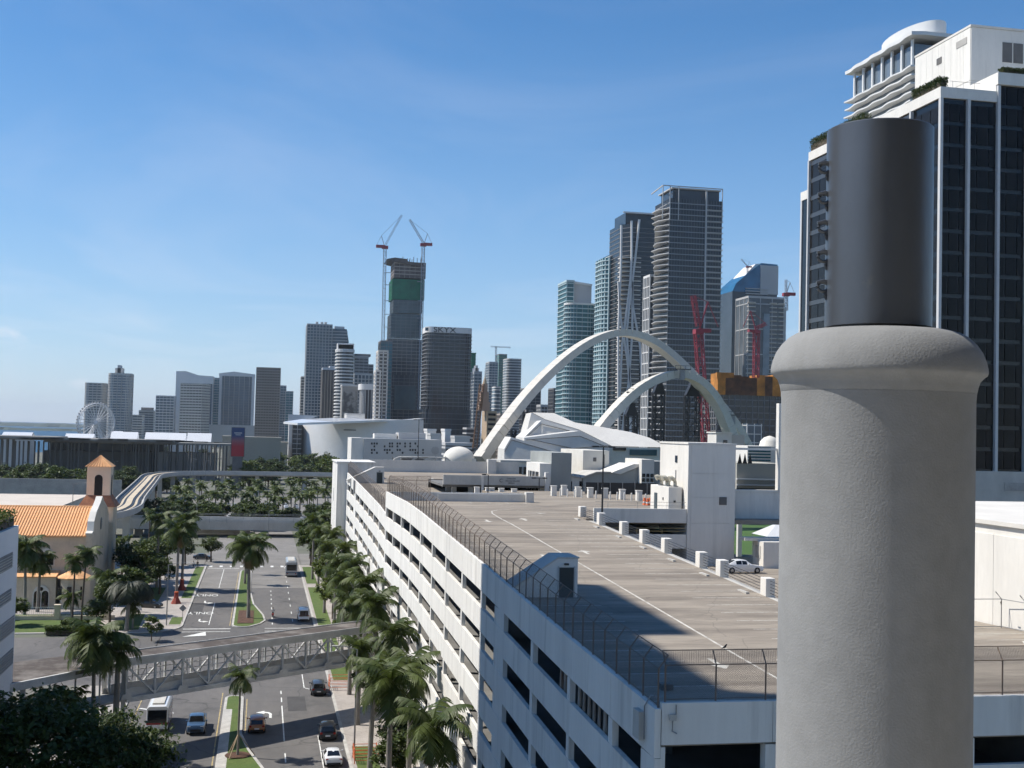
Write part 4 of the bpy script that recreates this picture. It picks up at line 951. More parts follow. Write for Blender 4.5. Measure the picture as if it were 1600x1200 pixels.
# stepped gable front facing the street
gp = [(YN_-1.2, 0), (YN_-1.2, ze+.6), (YN_+.5, ze+.9), (YN_+1.2, ze+2.6), (YN_+4, ze+4.2), (yr-2.5, zr+1.2), (yr, zr+2.2), (yr+2.5, zr+1.2), (YS-4, ze+4.2), (YS-1.2, ze+2.6), (YS-.5, ze+.9), (YS+1.2, ze+.6), (YS+1.2, 0)]
MB().extr(gp, 'x', XE-.35, XE+.6).build('gable_front', CH, cu)
for (ya, za), (yb, zb_) in zip(gp[1:-1], gp[2:-1]): MB().beam((XE+.1, ya, za), (XE+.1, yb, zb_), 1.2, .25).build('coping', CREAM, cu)
MB().lathe([(1.2, -.05), (1.2, .05)], 20).build('rose_window', DGLASS, cu, local=True).location = Vector((XE+.62, yr, ze+1.5))-BASE[cu]
for o in cu.children:
    if o.name.startswith('rose_window'): o.rotation_euler = (0, R(90), 0)
# bell tower at the street corner
tcx, ty0 = at(153, 780, Y=264).x, 264.0
tz0, tz1, tz2 = at(153, 777, Y=264).z, at(153, 729, Y=264).z, at(153, 711, Y=266).z
tw_ = (at(172, 750, Y=264).x-at(135, 750, Y=264).x)
x0, x1 = tcx-tw_/2, tcx+tw_/2
MB().box(x0-.9, x1+.9, ty0-.9, ty0+tw_+.9, 0, tz0-1.5).build('tower_base', CH, cu)
MB().prism([(x0-1.4, ty0-1.4), (x1+1.4, ty0-1.4), (x1+1.4, ty0+tw_+1.4), (x0-1.4, ty0+tw_+1.4)], tz0-1.9, tz0+.4, top=[(x0-.05, ty0-.05), (x1+.05, ty0-.05), (x1+.05, ty0+tw_+.05), (x0-.05, ty0+tw_+.05)]).build('tower_skirt_roof', TILED, cu)
tower = MB().box(x0, x1, ty0, ty0+tw_, tz0, tz1).build('bell_tower', PINK, cu)
hw = tw_*.17
for zz in ():
    pass
archp = [(tcx-hw, tz0+.4), (tcx+hw, tz0+.4), (tcx+hw, tz0+.4+(tz1-tz0)*.55)]+[(tcx+hw*math.cos(R(a)), tz0+.4+(tz1-tz0)*.55+hw*math.sin(R(a))) for a in (30, 60, 90, 120, 150)]+[(tcx-hw, tz0+.4+(tz1-tz0)*.55)]
MB().extr(archp, 'y', ty0-.04, ty0-.005).build('arch_shade_panel', mat('interior_shade_black', (.02, .02, .02), 1), tower)  # flat black panels on both faces carry the shade inside the arches
ac = (x0+x1)/2, ty0+tw_/2
MB().extr([(q[0]-tcx+ac[1], q[1]) for q in archp], 'x', x1+.005, x1+.04).build('arch_shade_panel', MATS['interior_shade_black'], tower)
pyr = MB().add([(x0-.4, ty0-.4, tz1), (x1+.4, ty0-.4, tz1), (x1+.4, ty0+tw_+.4, tz1), (x0-.4, ty0+tw_+.4, tz1), (*ac, tz2)], [(0, 1, 4), (1, 2, 4), (2, 3, 4), (3, 0, 4), (0, 3, 2, 1)]).build('tower_roof', TILE, cu)
for i in range(9):
    t = (i+.5)/9; MB().tube([(x0-.4+(tw_+.8)*t, ty0-.42, tz1+.06), (ac[0]+(t-.5)*.3, ac[1]-.1, tz2-.05-abs(t-.5)*0)], [.09, .03], 5).build('tile_course', TILE, pyr)
# small turret and arched windows on the near wall
tp = at(113, 906, Y=231); tr_ = 2.6
MB().lathe([(tr_, 0), (tr_, tp.z-.3), (tr_+.15, tp.z-.2), (tr_+.15, tp.z)], 10, (tp.x, 234.5)).build('turret', CH, cu)
MB().lathe([(tr_+.6, tp.z), (tr_+.6, tp.z+.12), (.05, at(113, 888, Y=234).z)], 10, (tp.x, 234.5)).build('turret_roof', TILE, cu)
def archwin(cx, y, z0, w, h, two=True):
    g = MB()
    pr = [(cx-w, z0), (cx+w, z0), (cx+w, z0+h)]+[(cx+w*math.cos(R(a)), z0+h+w*1.1*math.sin(R(a))) for a in (30, 60, 90, 120, 150)]+[(cx-w, z0+h)]
    o = MB().extr(pr, 'y', y-.16, y-.01).build('window_surround', CREAM, cu)
    for s in ((-1, 1) if two else (0,)):
        ww = w*.4 if two else w*.7; c = cx+s*w*.46
        p2 = [(c-ww, z0+.15), (c+ww, z0+.15), (c+ww, z0+h)]+[(c+ww*math.cos(R(a)), z0+h+ww*math.sin(R(a))) for a in (30, 60, 90, 120, 150)]+[(c-ww, z0+h)]
        MB().extr(p2, 'y', y-.2, y-.161).build('pane', DGLASS, o)
    if two: MB().lathe([(w*.24, -.02), (w*.24, .02)], 12).build('pane', DGLASS, o, local=True).matrix_basis = Matrix.Translation(Vector((cx, y-.18, z0+h+w*.62))-BASE[cu]) @ Matrix.Rotation(math.pi/2, 4, 'X')
wz = at(65, 955, Y=236).z
MB().box(XW, at(86, 930, Y=233).x, 233.5, 238, 0, at(60, 903, Y=233).z).build('aisle_wall', CH, cu)
MB().hexa([(XW, 233.2, at(60, 903, Y=233).z), (at(86, 930, Y=233).x, 233.2, at(60, 903, Y=233).z), (at(86, 930, Y=233).x, 238, at(60, 893, Y=238).z), (XW, 238, at(60, 893, Y=238).z), (XW, 233.2, at(60, 903, Y=233).z+.2), (at(86, 930, Y=233).x, 233.2, at(60, 903, Y=233).z+.2), (at(86, 930, Y=233).x, 238, at(60, 893, Y=238).z+.25), (XW, 238, at(60, 893, Y=238).z+.25)]).build('aisle_roof', TILE, cu)
archwin(at(64, 940, Y=233.5).x, 233.5, at(64, 954, Y=233.5).z, 1.45, 3.0)
archwin(at(73, 870, Y=238).x, 238, at(73, 884, Y=238).z, 1.45, 1.6)
for px in (92, 108, 124):
    q_ = at(px, 930, Y=232); MB().box(q_.x-.38, q_.x+.38, 231.75 if px == 108 else 232.35, 232.6, q_.z-.9, q_.z+1.5).build('pane', DGLASS, cu)
# fence with wall in front of the church
cf = thing('church_fence', 'low cream wall and white picket fence in front of the church', 'fence', (-45, 222, 0))
MB().box(-60, -24, 219.8, 220.2, .1, .8).build('low_wall', CH, cf)
pp0 = None
for i in range(5):
    if pp0 is None: pp0 = MB().box(-.45, .45, -.45, .45, 0, 2.4).box(-.55, .55, -.55, .55, 2.4, 2.6).build('post', CH, cf, local=True); o = pp0
    else: o = piece('post', pp0.data, cf, (0, 0, 0))
    o.location = (-13+8.2*i, -2, .1)
pk_ = MB().box(-.02, .02, -.02, .02, 0, 1.5).build('picket', WHITE, cf, local=True); pk_.location = (-12, -2, .8)
for i in range(1, 110): piece('picket', pk_.data, cf, (-15+i*.32, -2, .8))
MB().box(-60, -24, 219.97, 220.03, 2.2, 2.27).build('rail', WHITE, cf)
# flat pale roof beyond the church
lot = thing('flat_roofed_hall', 'low hall with a wide pale flat roof behind the church', 'building', (-70, 396, 0))
p = at(3, 770, z=7.5); q = at(0, 795, z=7.5)
MB().box(-110, at(135, 775, z=7.5).x, 396, 462, 0, 7.3).build('wall', CREAM, lot)
MB().box(-110.3, at(135, 775, z=7.5).x+.3, 395.7, 462.3, 7.3, 7.6).build('roof', mat('pale_roof_membrane', (.60, .53, .45), .9, .06, .1), lot)
# ------------------------------------------------------------------ people-mover guideway and the road viaduct
GW = mat('guideway_concrete', (.50, .485, .45), .85, .1, .1, fine=.05)
RUNP = mat('sandy_running_pad', (.60, .50, .36), .9, .1, .2)
gwt = thing('guideway', 'curved elevated people mover guideway with twin running tracks', 'guideway', (-36, 320, 0))
path = [(-95, 262), (-70, 274), (-50, 290), (-38.5, 312), (-35.5, 340), (-38, 380), (-41, 440), (-44, 500), (-46, 540), (-45, 562), (-40, 580), (-29, 592), (-12, 598), (10, 600), (45, 600), (90, 600)]
def catmull(P, n=6):
    out = []
    P = [Vector(p) for p in P]
    for i in range(len(P)-1):
        p0, p1, p2, p3 = P[max(i-1, 0)], P[i], P[i+1], P[min(i+2, len(P)-1)]
        for k in range(n):
            t = k/n
            out.append(.5*((2*p1)+(-p0+p2)*t+(2*p0-5*p1+4*p2-p3)*t*t+(-p0+3*p1-3*p2+p3)*t**3))
    out.append(P[-1]); return out
pth = catmull(path)
def sweep(P, prof, zf, name, m, parent):
    vs = []; n = len(prof)
    for i, p in enumerate(P):
        d = (P[min(i+1, len(P)-1)]-P[max(i-1, 0)]).normalized(); nn = Vector((d.y, -d.x))
        vs += [(p.x+nn.x*a, p.y+nn.y*a, zf(p)+b) for a, b in prof]
    fs = [(i*n+k, (i+1)*n+k, (i+1)*n+(k+1) % n, i*n+(k+1) % n) for i in range(len(P)-1) for k in range(n)]
    fs += [tuple(range(n)), tuple(range((len(P)-1)*n, len(P)*n))[::-1]]
    return MB().add(vs, fs).build(name, m, parent)
gz = lambda p: 12.0
sweep(pth, [(-4, -1.6), (-4, 0), (-3.7, 0), (-3.7, -.9), (3.7, -.9), (3.7, 0), (4, 0), (4, -1.6), (2.5, -2.2), (-2.5, -2.2)], gz, 'deck', GW, gwt)
for a, b in ((-2.95, -2.3), (-1.5, -.85), (.85, 1.5), (2.3, 2.95)): sweep(pth, [(a, -.89), (a, -.45), (b, -.45), (b, -.89)], gz, 'running_pad', BLACKM, gwt)
sweep(pth, [(-.8, -.89), (-.8, -.3), (.8, -.3), (.8, -.89)], gz, 'walkway', RUNP, gwt)
sweep(pth, [(-2.28, -.895), (-2.28, -.6), (-1.52, -.6), (-1.52, -.895)], gz, 'bed', RUNP, gwt); sweep(pth, [(1.52, -.895), (1.52, -.6), (2.28, -.6), (2.28, -.895)], gz, 'bed', RUNP, gwt)
for i in range(0, len(pth), 5):
    p = pth[i]; MB().box(p.x-.9, p.x+.9, p.y-.7, p.y+.7, 0, 9.9).build('column', GW, gwt)
via = thing('road_viaduct', 'pale concrete road viaduct crossing above the far end of the street', 'viaduct', (0, 392, 0))
zv = at(400, 815, Y=385).z
vp = [Vector(p) for p in ((-75, 378), (-55, 381), (-35, 384), (-10, 386), (20, 387), (60, 387))]
vz = lambda p: zv+interp([(-75, 1.2), (-35, .4), (0, 0), (60, -.6)], p.x)
sweep(vp, [(-5.5, -2.4), (-6, 0), (-6, .9), (-5.7, .9), (-5.7, 0), (5.7, 0), (5.7, .9), (6, .9), (6, 0), (5.5, -2.4)], vz, 'deck', GREYW, via)
for s_ in (-5.85, 5.85):
    for h in (1.35, 1.7): sweep(vp, [(s_-.05, h), (s_-.05, h+.08), (s_+.05, h+.08), (s_+.05, h)], vz, 'handrail', STEEL, via)
for i in range(26):
    x = -70+i*5; MB().tube([(x, 386-5.85+interp([(-75, -8), (-35, -2), (0, .5)], x), zv), (x, 386-5.85+interp([(-75, -8), (-35, -2), (0, .5)], x), zv+1.8)], .05, 5).build('rail_post', STEEL, via)
for x in (-58, -36, 26, 50): MB().box(x-1, x+1, 383, 388, 0, zv-2.2).build('column', GREYW, via)
MB().box(-22, -3, 392, 400, 0, zv-2.4).build('abutment', GREYW, via)
# ------------------------------------------------------------------ vegetation
PALM = leafmat('palm_leaf', (.044, .068, .013), (.090, .118, .024), .26)
PALMD = leafmat('dry_palm_leaf', (.12, .085, .03), (.20, .14, .06), .2)
TRUNK = mat('grey_palm_trunk', (.26, .235, .205), .9, .2, 1.2, (1, 1, .4), fine=.1)
TRUNKB = mat('brown_trunk', (.13, .10, .075), .95, .25, 1.5, fine=.1)
SHAFTG = mat('green_crownshaft', (.10, .16, .04), .6, .15, 1)
LEAF = leafmat('broad_leaf', (.036, .058, .011), (.080, .110, .022), .28, .5)
LEAF2 = leafmat('bright_leaf', (.060, .090, .015), (.112, .145, .028), .28, .5)
LEAFO = leafmat('olive_leaf', (.05, .075, .025), (.09, .11, .04), .3, .5)
def frond_mb(length, lift, droop, seed, n=20, lw=.085, ll=1.0):
    q = random.Random(seed); mb = MB(); P = []
    for i in range(9):
        t = i/8; a = lift-droop*t
        P.append(Vector((0, 0, 0)) if i == 0 else P[-1]+Vector((math.cos(a), 0, math.sin(a)))*length/8)
    mb.tube(P, [.045*(1-.85*i/8) for i in range(9)], 3)
    for i in range(n):
        t = (i+1.5)/(n+1); k = min(int(t*8), 7); f = t*8-k; p = P[k].lerp(P[k+1], f); d = (P[k+1]-P[k]).normalized()
        for s in (-1, 1):
            l = ll*(.45+.9*math.sin(math.pi*min(t*1.02+.08, 1)))*q.uniform(.85, 1.1)
            dirv = Vector((.45*d.x, s*.85, .45*d.z-.30-q.uniform(0, .35))).normalized()
            wv = d*lw*.9
            tip = p+dirv*l+Vector((0, 0, -.15*l))
            mid = p+dirv*l*.5
            mb.add([p-wv, p+wv, mid+wv*.9, mid-wv*.9, tip], [(0, 1, 2, 3), (3, 2, 4)])
    return mb
FRONDS = []
for i, (le, li, dr) in enumerate(((3.1, 1.4, 1.5), (3.4, 1.1, 1.9), (3.4, .75, 2.2), (3.0, .1, 1.7), (3.0, -.35, 1.2))):
    o = frond_mb(le, li, dr, i).build('frond', PALM); FRONDS.append(o.data); bpy.data.objects.remove(o)
DRY = frond_mb(2.6, -.9, .7, 9).build('frond', PALMD); dd = DRY.data; bpy.data.objects.remove(DRY); DRY = dd
PALMK = leafmat('dark_palm_leaf', (.010, .015, .006), (.024, .032, .010), .12)
o = frond_mb(3.0, .75, 2.5, 31, n=26, lw=.09).build('frond', PALMK); HANG = o.data; bpy.data.objects.remove(o)
def palm(label, x, y, h, s=1.0, seed=0, n=17, z=.13, trunk=.2, group='palms along the street', lean=0, dry=1, royal=True, tm=None, hang=False):
    q = random.Random(seed+100)
    r = thing('palm_tree', label, 'palm tree', (x, y, z), group=group)
    lx, ly = q.uniform(-.3, .3)+lean, q.uniform(-.3, .3)
    hh = h-(1.2*s if royal else 0)
    pts = [(lx*t*t, ly*t*t, hh*t-.3*(t == 0)) for t in [i/7 for i in range(8)]]
    MB().tube(pts, [trunk*(1.35, 1.1, 1.05, 1.08, 1.05, .95, .85, .75)[i] for i in range(8)], 9).build('trunk', tm or TRUNK, r, local=True, smooth=True)
    if royal: MB().tube([pts[-1], (lx, ly, h-.1)], [trunk*.72, trunk*.38], 8).build('crownshaft', SHAFTG, r, local=True, smooth=True)
    for i in range(n):
        k = i/n; fr = FRONDS[0 if k < .25 else (1 if k < .5 else (q.choice((2, 4)) if k < .8 else 3))]
        if hang: fr = HANG
        o = piece('frond', fr, r, (lx, ly, h), (q.uniform(-.15, .15), q.uniform(-.12, .12), i*2.39996+q.uniform(-.3, .3)))
        e = s*q.uniform(.85, 1.12); o.scale = (e, e, e)
    for i in range(dry): o = piece('frond', DRY, r, (lx, ly, h-.3), (0, 0, q.uniform(0, 6.3))); o['label'] = 'dry brown hanging frond'; o.scale = (s*.8,)*3
    return r
q_ = random.Random(21)
def base_at(px, py): p = at(px, py, z=.13); return p.x, p.y
# median palms
x, y = -1.5, 129.0
pm1 = palm('young staked palm on the near median beside the orange car', x, y, 8.0, .72, 1, 14, .2, .11, dry=1)
for a in (0, 2.1, 4.2): MB().beam((x+math.cos(a)*1.7, y+math.sin(a)*1.7, .2), (x, y, 2.4), .09).build('stake', mat('timber_stake', (.36, .27, .17), .9), pm1)
palm('big full palm in the brown mulch bed on the far median', *base_at(388, 966), 12.2, 1.55, 2, 36, .2, .3, dry=2)
palm('second palm on the far median behind the big full palm', -2.8, 268, 9.5, .9, 3, 16, .2, .24)
palm('slim palm at the far tip of the median', -2.6, 286, 8, .8, 33, 14, .2, .2)
# garage side row
row = [(13.6, 96, 10.5, 1.15, 'nearest dark palm at the bottom edge against the garage wall'), (11.3, 104, 12.4, 1.1, 'tall dark palm at the bottom beside the garage openings'), (13.9, 111, 12.0, 1.0, 'dark palm rising between two others near the bottom of the garage wall'),
       (11.4, 122, 9.5, .95, 'palm with orange mesh around its base by the parked white car'), (13.8, 127, 12.6, 1.05, 'tall palm across the pavement from the black parked car'), (11.6, 141, 8.5, .9, 'palm in front of the footbridge end at the kerb'),
       (14, 146, 12.8, 1.1, 'tall palm at the garage end of the footbridge'), (11.8, 157, 11.5, 1.05, 'palm with orange mesh at its foot behind the footbridge'), (14.2, 165, 13, 1.05, 'palm against the garage just past the footbridge'),
       (12, 176, 12.2, 1.0, 'palm beside the white van on the garage side'), (14, 187, 13, 1.05, 'tall palm between the white van and the garage'), (12.2, 199, 12, 1.0, 'palm in the verge level with the stop lines'),
       (14.2, 212, 13, 1.0, 'palm halfway along the garage wall'), (12, 226, 12, .95, 'palm level with the far median mulch bed'), (14, 240, 12.8, 1.0, 'palm before the stair tower end of the garage'),
       (12.2, 256, 12.5, .95, 'palm beside the blank end of the garage'), (11.8, 276, 13, 1.0, 'palm beyond the garage by the grey bus'), (14.4, 294, 12.2, 1.0, 'last palm on the garage side before the crossing')]
for i, (x, y, h, s, lb) in enumerate(row): palm(lb, x, y, h, s*1.06, 40+i, 20 if y < 170 else 18, trunk=.24, dry=2 if i % 3 == 0 else 1)
# church side
palm('right hand palm of the pair with red guards on the church pavement', *base_at(284, 921), 13.8, 1.4, 70, 22, trunk=.26)
palm('left hand palm of the pair with red guards on the church pavement', *base_at(275, 941), 13.4, 1.35, 71, 22, trunk=.26)
palm('tall palm standing behind the red guarded pair', -20.5, 262, 14, 1.35, 72, 22, trunk=.25)
palm('slim tall brownish fan palm in front of the guideway', at(232, 880, Y=300).x, 300, at(232, 800, Y=300).z, .6, 73, 12, trunk=.16, dry=6, royal=False, tm=TRUNKB)
palm('left one of two slim palms before the church turret', at(112, 990, Y=212).x, 212, at(114, 878, Y=212).z, .8, 74, 20, trunk=.15, royal=False, tm=TRUNKB)
palm('right one of two slim palms before the church turret', at(125, 990, Y=212).x, 213, at(133, 866, Y=213).z, .85, 75, 20, trunk=.15, royal=False, lean=.6, tm=TRUNKB)
palm('bushy palm against the church wall at the left edge', at(38, 965, Y=226).x, 226, at(42, 858, Y=226).z, 1.35, 76, 28, trunk=.25, dry=2)
palm('second bushy palm by the church wall at the left edge', at(58, 965, Y=229).x, 229, at(60, 875, Y=229).z, 1.1, 77, 24, trunk=.25)
palm('dark drooping palm between the church and the street', at(185, 1000, Y=196).x, 207.5, at(186, 915, Y=207).z, 1.7, 78, 54, trunk=.3, dry=0, hang=True)
palm('low palm behind the dark drooping one', at(165, 960, Y=222).x, 222, 6.5, 1.3, 79, 24, trunk=.2)
palm('spreading palm in front of the footbridge at the left', at(150, 1130, Y=127).x, 125, at(150, 1003, Y=125).z, 1.25, 80, 30, trunk=.2, dry=0)
palm('thick grey palm trunk beside the spreading palm by the footbridge', at(178, 1130, Y=126).x, 127.5, at(183, 1020, Y=127).z, .85, 81, 14, trunk=.3)
palm('small palm beside the church hedge', at(205, 990, Y=208).x, 210, 3.6, .8, 82, 16, trunk=.15, dry=0)
palm('small palm before the church fence', at(108, 985, Y=214).x, 216, 4.2, .75, 83, 15, trunk=.15, dry=0)
for i, (px, Y, h) in enumerate(((30, 116, 6.5), (52, 118, 7.2), (95, 119, 6.8))):
    palm(['shaded palm under the footbridge canopy at the left edge', 'second shaded palm under the footbridge canopy', 'third shaded palm under the footbridge canopy'][i], at(px, 1100, Y=Y).x, Y+6, h, .8, 90+i, 14, trunk=.18, dry=0)
# broad-leaved trees
def crown_mb(rx, ry, rz, clumps, leaves, size, seed, flat=.3):
    q = random.Random(seed); mb = MB()
    for c in range(clumps):
        while True:
            p = Vector((q.uniform(-1, 1), q.uniform(-1, 1), q.uniform(-.75, 1)))
            if .25 < p.length < 1: break
        p = p*(p.length**-.35)*(.72+.3*mnoise.noise(p*2+Vector((seed, 0, 0))))
        cr = q.uniform(.16, .30)
        for l in range(leaves):
            d = Vector((q.gauss(0, 1), q.gauss(0, 1), q.gauss(0, .7))); d = d*(cr/max(d.length, .3))*q.uniform(.3, 1)
            e = Vector(((p.x+d.x)*rx, (p.y+d.y)*ry, (p.z+d.z)*rz))
            a = Vector((q.uniform(-1, 1), q.uniform(-1, 1), q.uniform(-.5, .5))).normalized(); b = a.cross(Vector((q.uniform(-.6, .6), q.uniform(-.6, .6), 1))).normalized()
            s = size*q.uniform(.6, 1.3)
            mb.add([e-a*s, e+b*s*.55, e+a*s, e-b*s*.55], [(0, 1, 2, 3)])
    return mb
def tree_proto(rx, rz, h, clumps, leaves, size, seed, m, trunk=.25):
    c = crown_mb(rx, rx, rz, clumps, leaves, size, seed).build('crown', m)
    q = random.Random(seed); t = MB()
    t.tube([(0, 0, -.3), (.1, 0, h*.25), (0, .1, h*.5)], [trunk*1.3, trunk, trunk*.8], 8)
    for i in range(6):
        a = i*1.05+q.uniform(-.3, .3); rr = rx*q.uniform(.4, .7)
        t.tube([(0, .1, h*.45), (math.cos(a)*rr*.4, math.sin(a)*rr*.4, h*.62), (math.cos(a)*rr, math.sin(a)*rr, h*q.uniform(.72, .9))], [trunk*.6, trunk*.4, trunk*.12], 5)
    tt = t.build('trunk', TRUNKB)
    r = (c.data, tt.data, h)
    bpy.data.objects.remove(c); bpy.data.objects.remove(tt)
    return r
def tree(proto, label, x, y, s=1.0, sz=None, z=0, group=None, rz=None, name='tree'):
    r = thing(name, label, 'tree', (x, y, z), group=group, rz=rz if rz is not None else (x*7.3+y*3.1) % 6.28)
    sz = sz or s
    piece('crown', proto[0], r, (0, 0, proto[2]*sz*.68), scale=(s, s, sz)); piece('trunk', proto[1], r, (0, 0, 0), scale=(s, s, sz))
    return r
PA = tree_proto(7.0, 3.6, 10, 150, 60, .27, 1, LEAF)
PB = tree_proto(4.2, 3.2, 8, 80, 45, .28, 2, LEAF)
PC = tree_proto(4.5, 3.0, 8, 60, 30, .42, 3, LEAF2)
PD = tree_proto(4.5, 3.0, 8, 55, 28, .45, 4, LEAF)
PE = tree_proto(4.2, 2.8, 7, 50, 28, .42, 5, LEAFO)
tree(PA, 'big dark spreading tree at the bottom left corner', -17.3, 105, 1.0, 1.22)
tree(PA, 'dark tree at the bottom left edge under the podium wall', -23.5, 106.5, .8, 1.2, z=.2, rz=2)
tree(PA, 'dark tree at the bottom left whose tip is sunlit beside the blue truck', -10.6, 101.5, .72, 1.1, z=.2, rz=4)
for i, (px, py, Y, s, sz, lb) in enumerate(((205, 880, 265, 1.1, 1.15, 'dark round tree beside the church front'), (235, 885, 272, 1.1, 1.2, 'dark round tree between the church and the guarded palms'), (250, 905, 252, .85, .95, 'dark shrubby tree behind the guarded palms'),
        (330, 870, 312, .75, .8, 'small tree at the left corner of the far crossing'), (215, 925, 246, .9, .75, 'dark shrub at the edge of the church lawn'), (262, 860, 300, .9, 1.0, 'dark tree by the viaduct left of the street'))):
    p = at(px, py, Y=Y); tree(PB, lb, p.x, Y, s, sz)
for i, (x, y, s, lb) in enumerate(((12.5, 303, 1.1, 'green tree right of the far crossing beside the garage end'), (13, 320, 1.2, 'tall green tree past the garage end by the viaduct'), (17, 345, 1.2, 'dark green tree behind the garage end tower'), (13.4, 250, .85, 'broad green tree among the palms at the garage end'), (13.2, 219, .8, 'broad green tree among the palms midway along the garage'), (13.5, 181, .75, 'broad green tree among the palms past the footbridge'), (13.6, 151, .6, 'bushy green tree at the garage end of the footbridge'), (13.2, 114, .65, 'bushy dark tree low against the near garage wall'))):
    tree(PC if i < 6 else PB, lb, x, y, s, s*1.15)
for i, (px, py, Y, s_, sz_, lb) in enumerate(((172, 960, 216, .8, .95, 'dense dark tree filling the church yard behind the drooping palm'), (200, 945, 224, .95, 1.1, 'dense tree right of the drooping palm by the lawn'), (222, 905, 258, 1.15, 1.25, 'full dark tree beside the church porch'), (190, 890, 275, 1.0, 1.2, 'dark tree under the guideway by the church'), (150, 985, 211, .6, .6, 'low bushy tree before the church turret'), (248, 880, 285, 1.0, 1.15, 'full tree between the viaduct and the guarded palms'), (290, 868, 305, .75, .8, 'small dark tree at the far pavement corner'), (20, 985, 214, .7, .6, 'low bushy tree by the church fence at the left edge'))):
    p = at(px, py, Y=Y); tree((PB, PC)[i % 2], lb, p.x, Y, s_, sz_)
for i, (x, y, s_, lb) in enumerate(((14.6, 285, 1.0, 'dark tree wedged between palms at the far end of the garage row'), (14.9, 266, .85, 'dark tree behind the palm beside the blank garage end'), (14.6, 233, .8, 'dark tree filling the gap before the stair tower palms'), (14.7, 205, .8, 'dark tree behind the palm level with the stop lines'), (14.6, 193, .7, 'dark tree by the garage between two tall palms'), (14.7, 170, .7, 'dark tree just past the footbridge against the garage'), (14.6, 137, .6, 'dark tree across the pavement from the parked black car'), (14.5, 122, .6, 'dark tree behind the orange guarded palm'))):
    tree(PB, lb, x, y, s_, s_*1.3)
# leafy shrub growing by the footbridge and hedges
tree(tree_proto(1.4, 1.2, 2.4, 30, 30, .16, 8, LEAF2, .06), 'round bright green shrub at the pavement corner', at(237, 1000, z=.2).x, at(237, 1000, z=.2).y, 1.4, 1.5, .1, name='shrub')
def hedge(label, x0, x1, y0, y1, z0, z1, seed, m=LEAF2, name='hedge'):
    q = random.Random(seed); mb = MB(); V = (x1-x0)*(y1-y0)*(z1-z0); n = int(min(9000, 260*((x1-x0)*(y1-y0)+(x1-x0+y1-y0)*2*(z1-z0))/2+400))
    for i in range(n):
        e = Vector((q.uniform(x0, x1), q.uniform(y0, y1), z0+(z1-z0)*q.random()**.5*(1+.12*mnoise.noise(Vector((i*.1, 0, 0))))))
        a = Vector((q.uniform(-1, 1), q.uniform(-1, 1), q.uniform(-1, 1))).normalized(); b = a.cross(Vector((q.uniform(-1, 1), q.uniform(-1, 1), 1))).normalized(); s = q.uniform(.08, .17)
        mb.add([e-a*s, e+b*s*.6, e+a*s, e-b*s*.6], [(0, 1, 2, 3)])
    o = thing(name, label, 'hedge', ((x0+x1)/2, (y0+y1)/2, z0))
    mb.build('foliage', m, o); MB().box(x0+.25, x1-.25, y0+.25, y1-.25, z0, z0+(z1-z0)*.55).build('stems', TRUNKB, o)
hedge('green hedge on top of the podium at the left edge', -32, -22.1, 108, 120.3, 24.2, 25.7, 1)
hedge('long clipped hedge before the church fence', at(60, 1000, z=.3).x, at(122, 1000, z=.3).x, 203.8, 205.6, .1, 1.5, 2)
hedge('second clipped hedge row behind the first by the church', at(85, 990, z=.3).x, at(130, 990, z=.3).x, 210, 211.4, .1, 1.4, 3)
hedge('planter of shrubs on the near roof terrace of the black glass building', 95.5, 97.0, 160.5, 168.5, 86, 87.7, 4, LEAFO)
hedge('planter of shrubs along the far roof terrace of the black glass building', 95.5, 97.2, 184, 204, 86, 88.4, 5, LEAFO)
hedge('low planter on the higher roof of the black glass building at the right edge', 105.5, 112, 160, 161.4, 88.8, 89.8, 6, LEAFO)
# far trees: each its own object on a few shared meshes
fq = random.Random(77)
FARP = []
for sd in (1, 2, 3):
    q = random.Random(sd); mb = MB()
    for i in range(16):
        f = frond_mb(2.9, (1.2, .8, .35, 0)[i*4//16], 1.4, sd*20+i, n=9, lw=.17, ll=.8); c_, s_ = math.cos(i*2.4), math.sin(i*2.4)
        mb.add([(v[0]*c_-v[1]*s_, v[0]*s_+v[1]*c_, v[2]) for v in f.v], f.f)
    c = mb.build('crown', PALM); t = MB().tube([(0, 0, -.3), (0, 0, 4), (.1, 0, 8.5)], [.26, .22, .16], 6).build('trunk', TRUNK)
    FARP.append((c.data, t.data)); bpy.data.objects.remove(c); bpy.data.objects.remove(t)
def far_palm(label, x, y, s, i):
    pr = FARP[i % 3]; r = thing('palm_tree', label, 'palm tree', (x, y, 0), rz=i*1.3, group='palms around the far parking lot')
    piece('crown', pr[0], r, (.1*s, 0, 8.4*s), scale=(s*1.0,)*3); piece('trunk', pr[1], r, (0, 0, 0), scale=(s, s, s))
k = 0
for Y, x0, x1, st in ((432, -30, 22, 4.8), (462, -30, 26, 5.2), (498, -34, 30, 5.8), (545, -32, 34, 6.2)):
    x = x0
    while x < x1:
        far_palm('palm in the dense grove around the parking lot beyond the viaduct', x+fq.uniform(-1.4, 1.4), Y+fq.uniform(-7, 7), fq.uniform(1.0, 1.22), k); k += 1; x += st
def wood(n, pxr, Yr, label, group, protos, smin=.8, smax=1.3, z=0):
    for i in range(n):
        Y = fq.uniform(*Yr); px = fq.uniform(*pxr); p = at(px, 700, Y=Y); s = fq.uniform(smin, smax)
        tree(fq.choice(protos), label, p.x, Y, s, s*fq.uniform(.85, 1.1), z, group)
wood(22, (205, 330), (402, 425), 'bushy tree in the thicket just behind the viaduct left of the street', 'thicket behind the viaduct', (PD, PE), .9, 1.25)
wood(22, (330, 520), (402, 428), 'bushy tree in the thicket just behind the viaduct above the street', 'thicket behind the viaduct centre', (PD, PE), .8, 1.1)
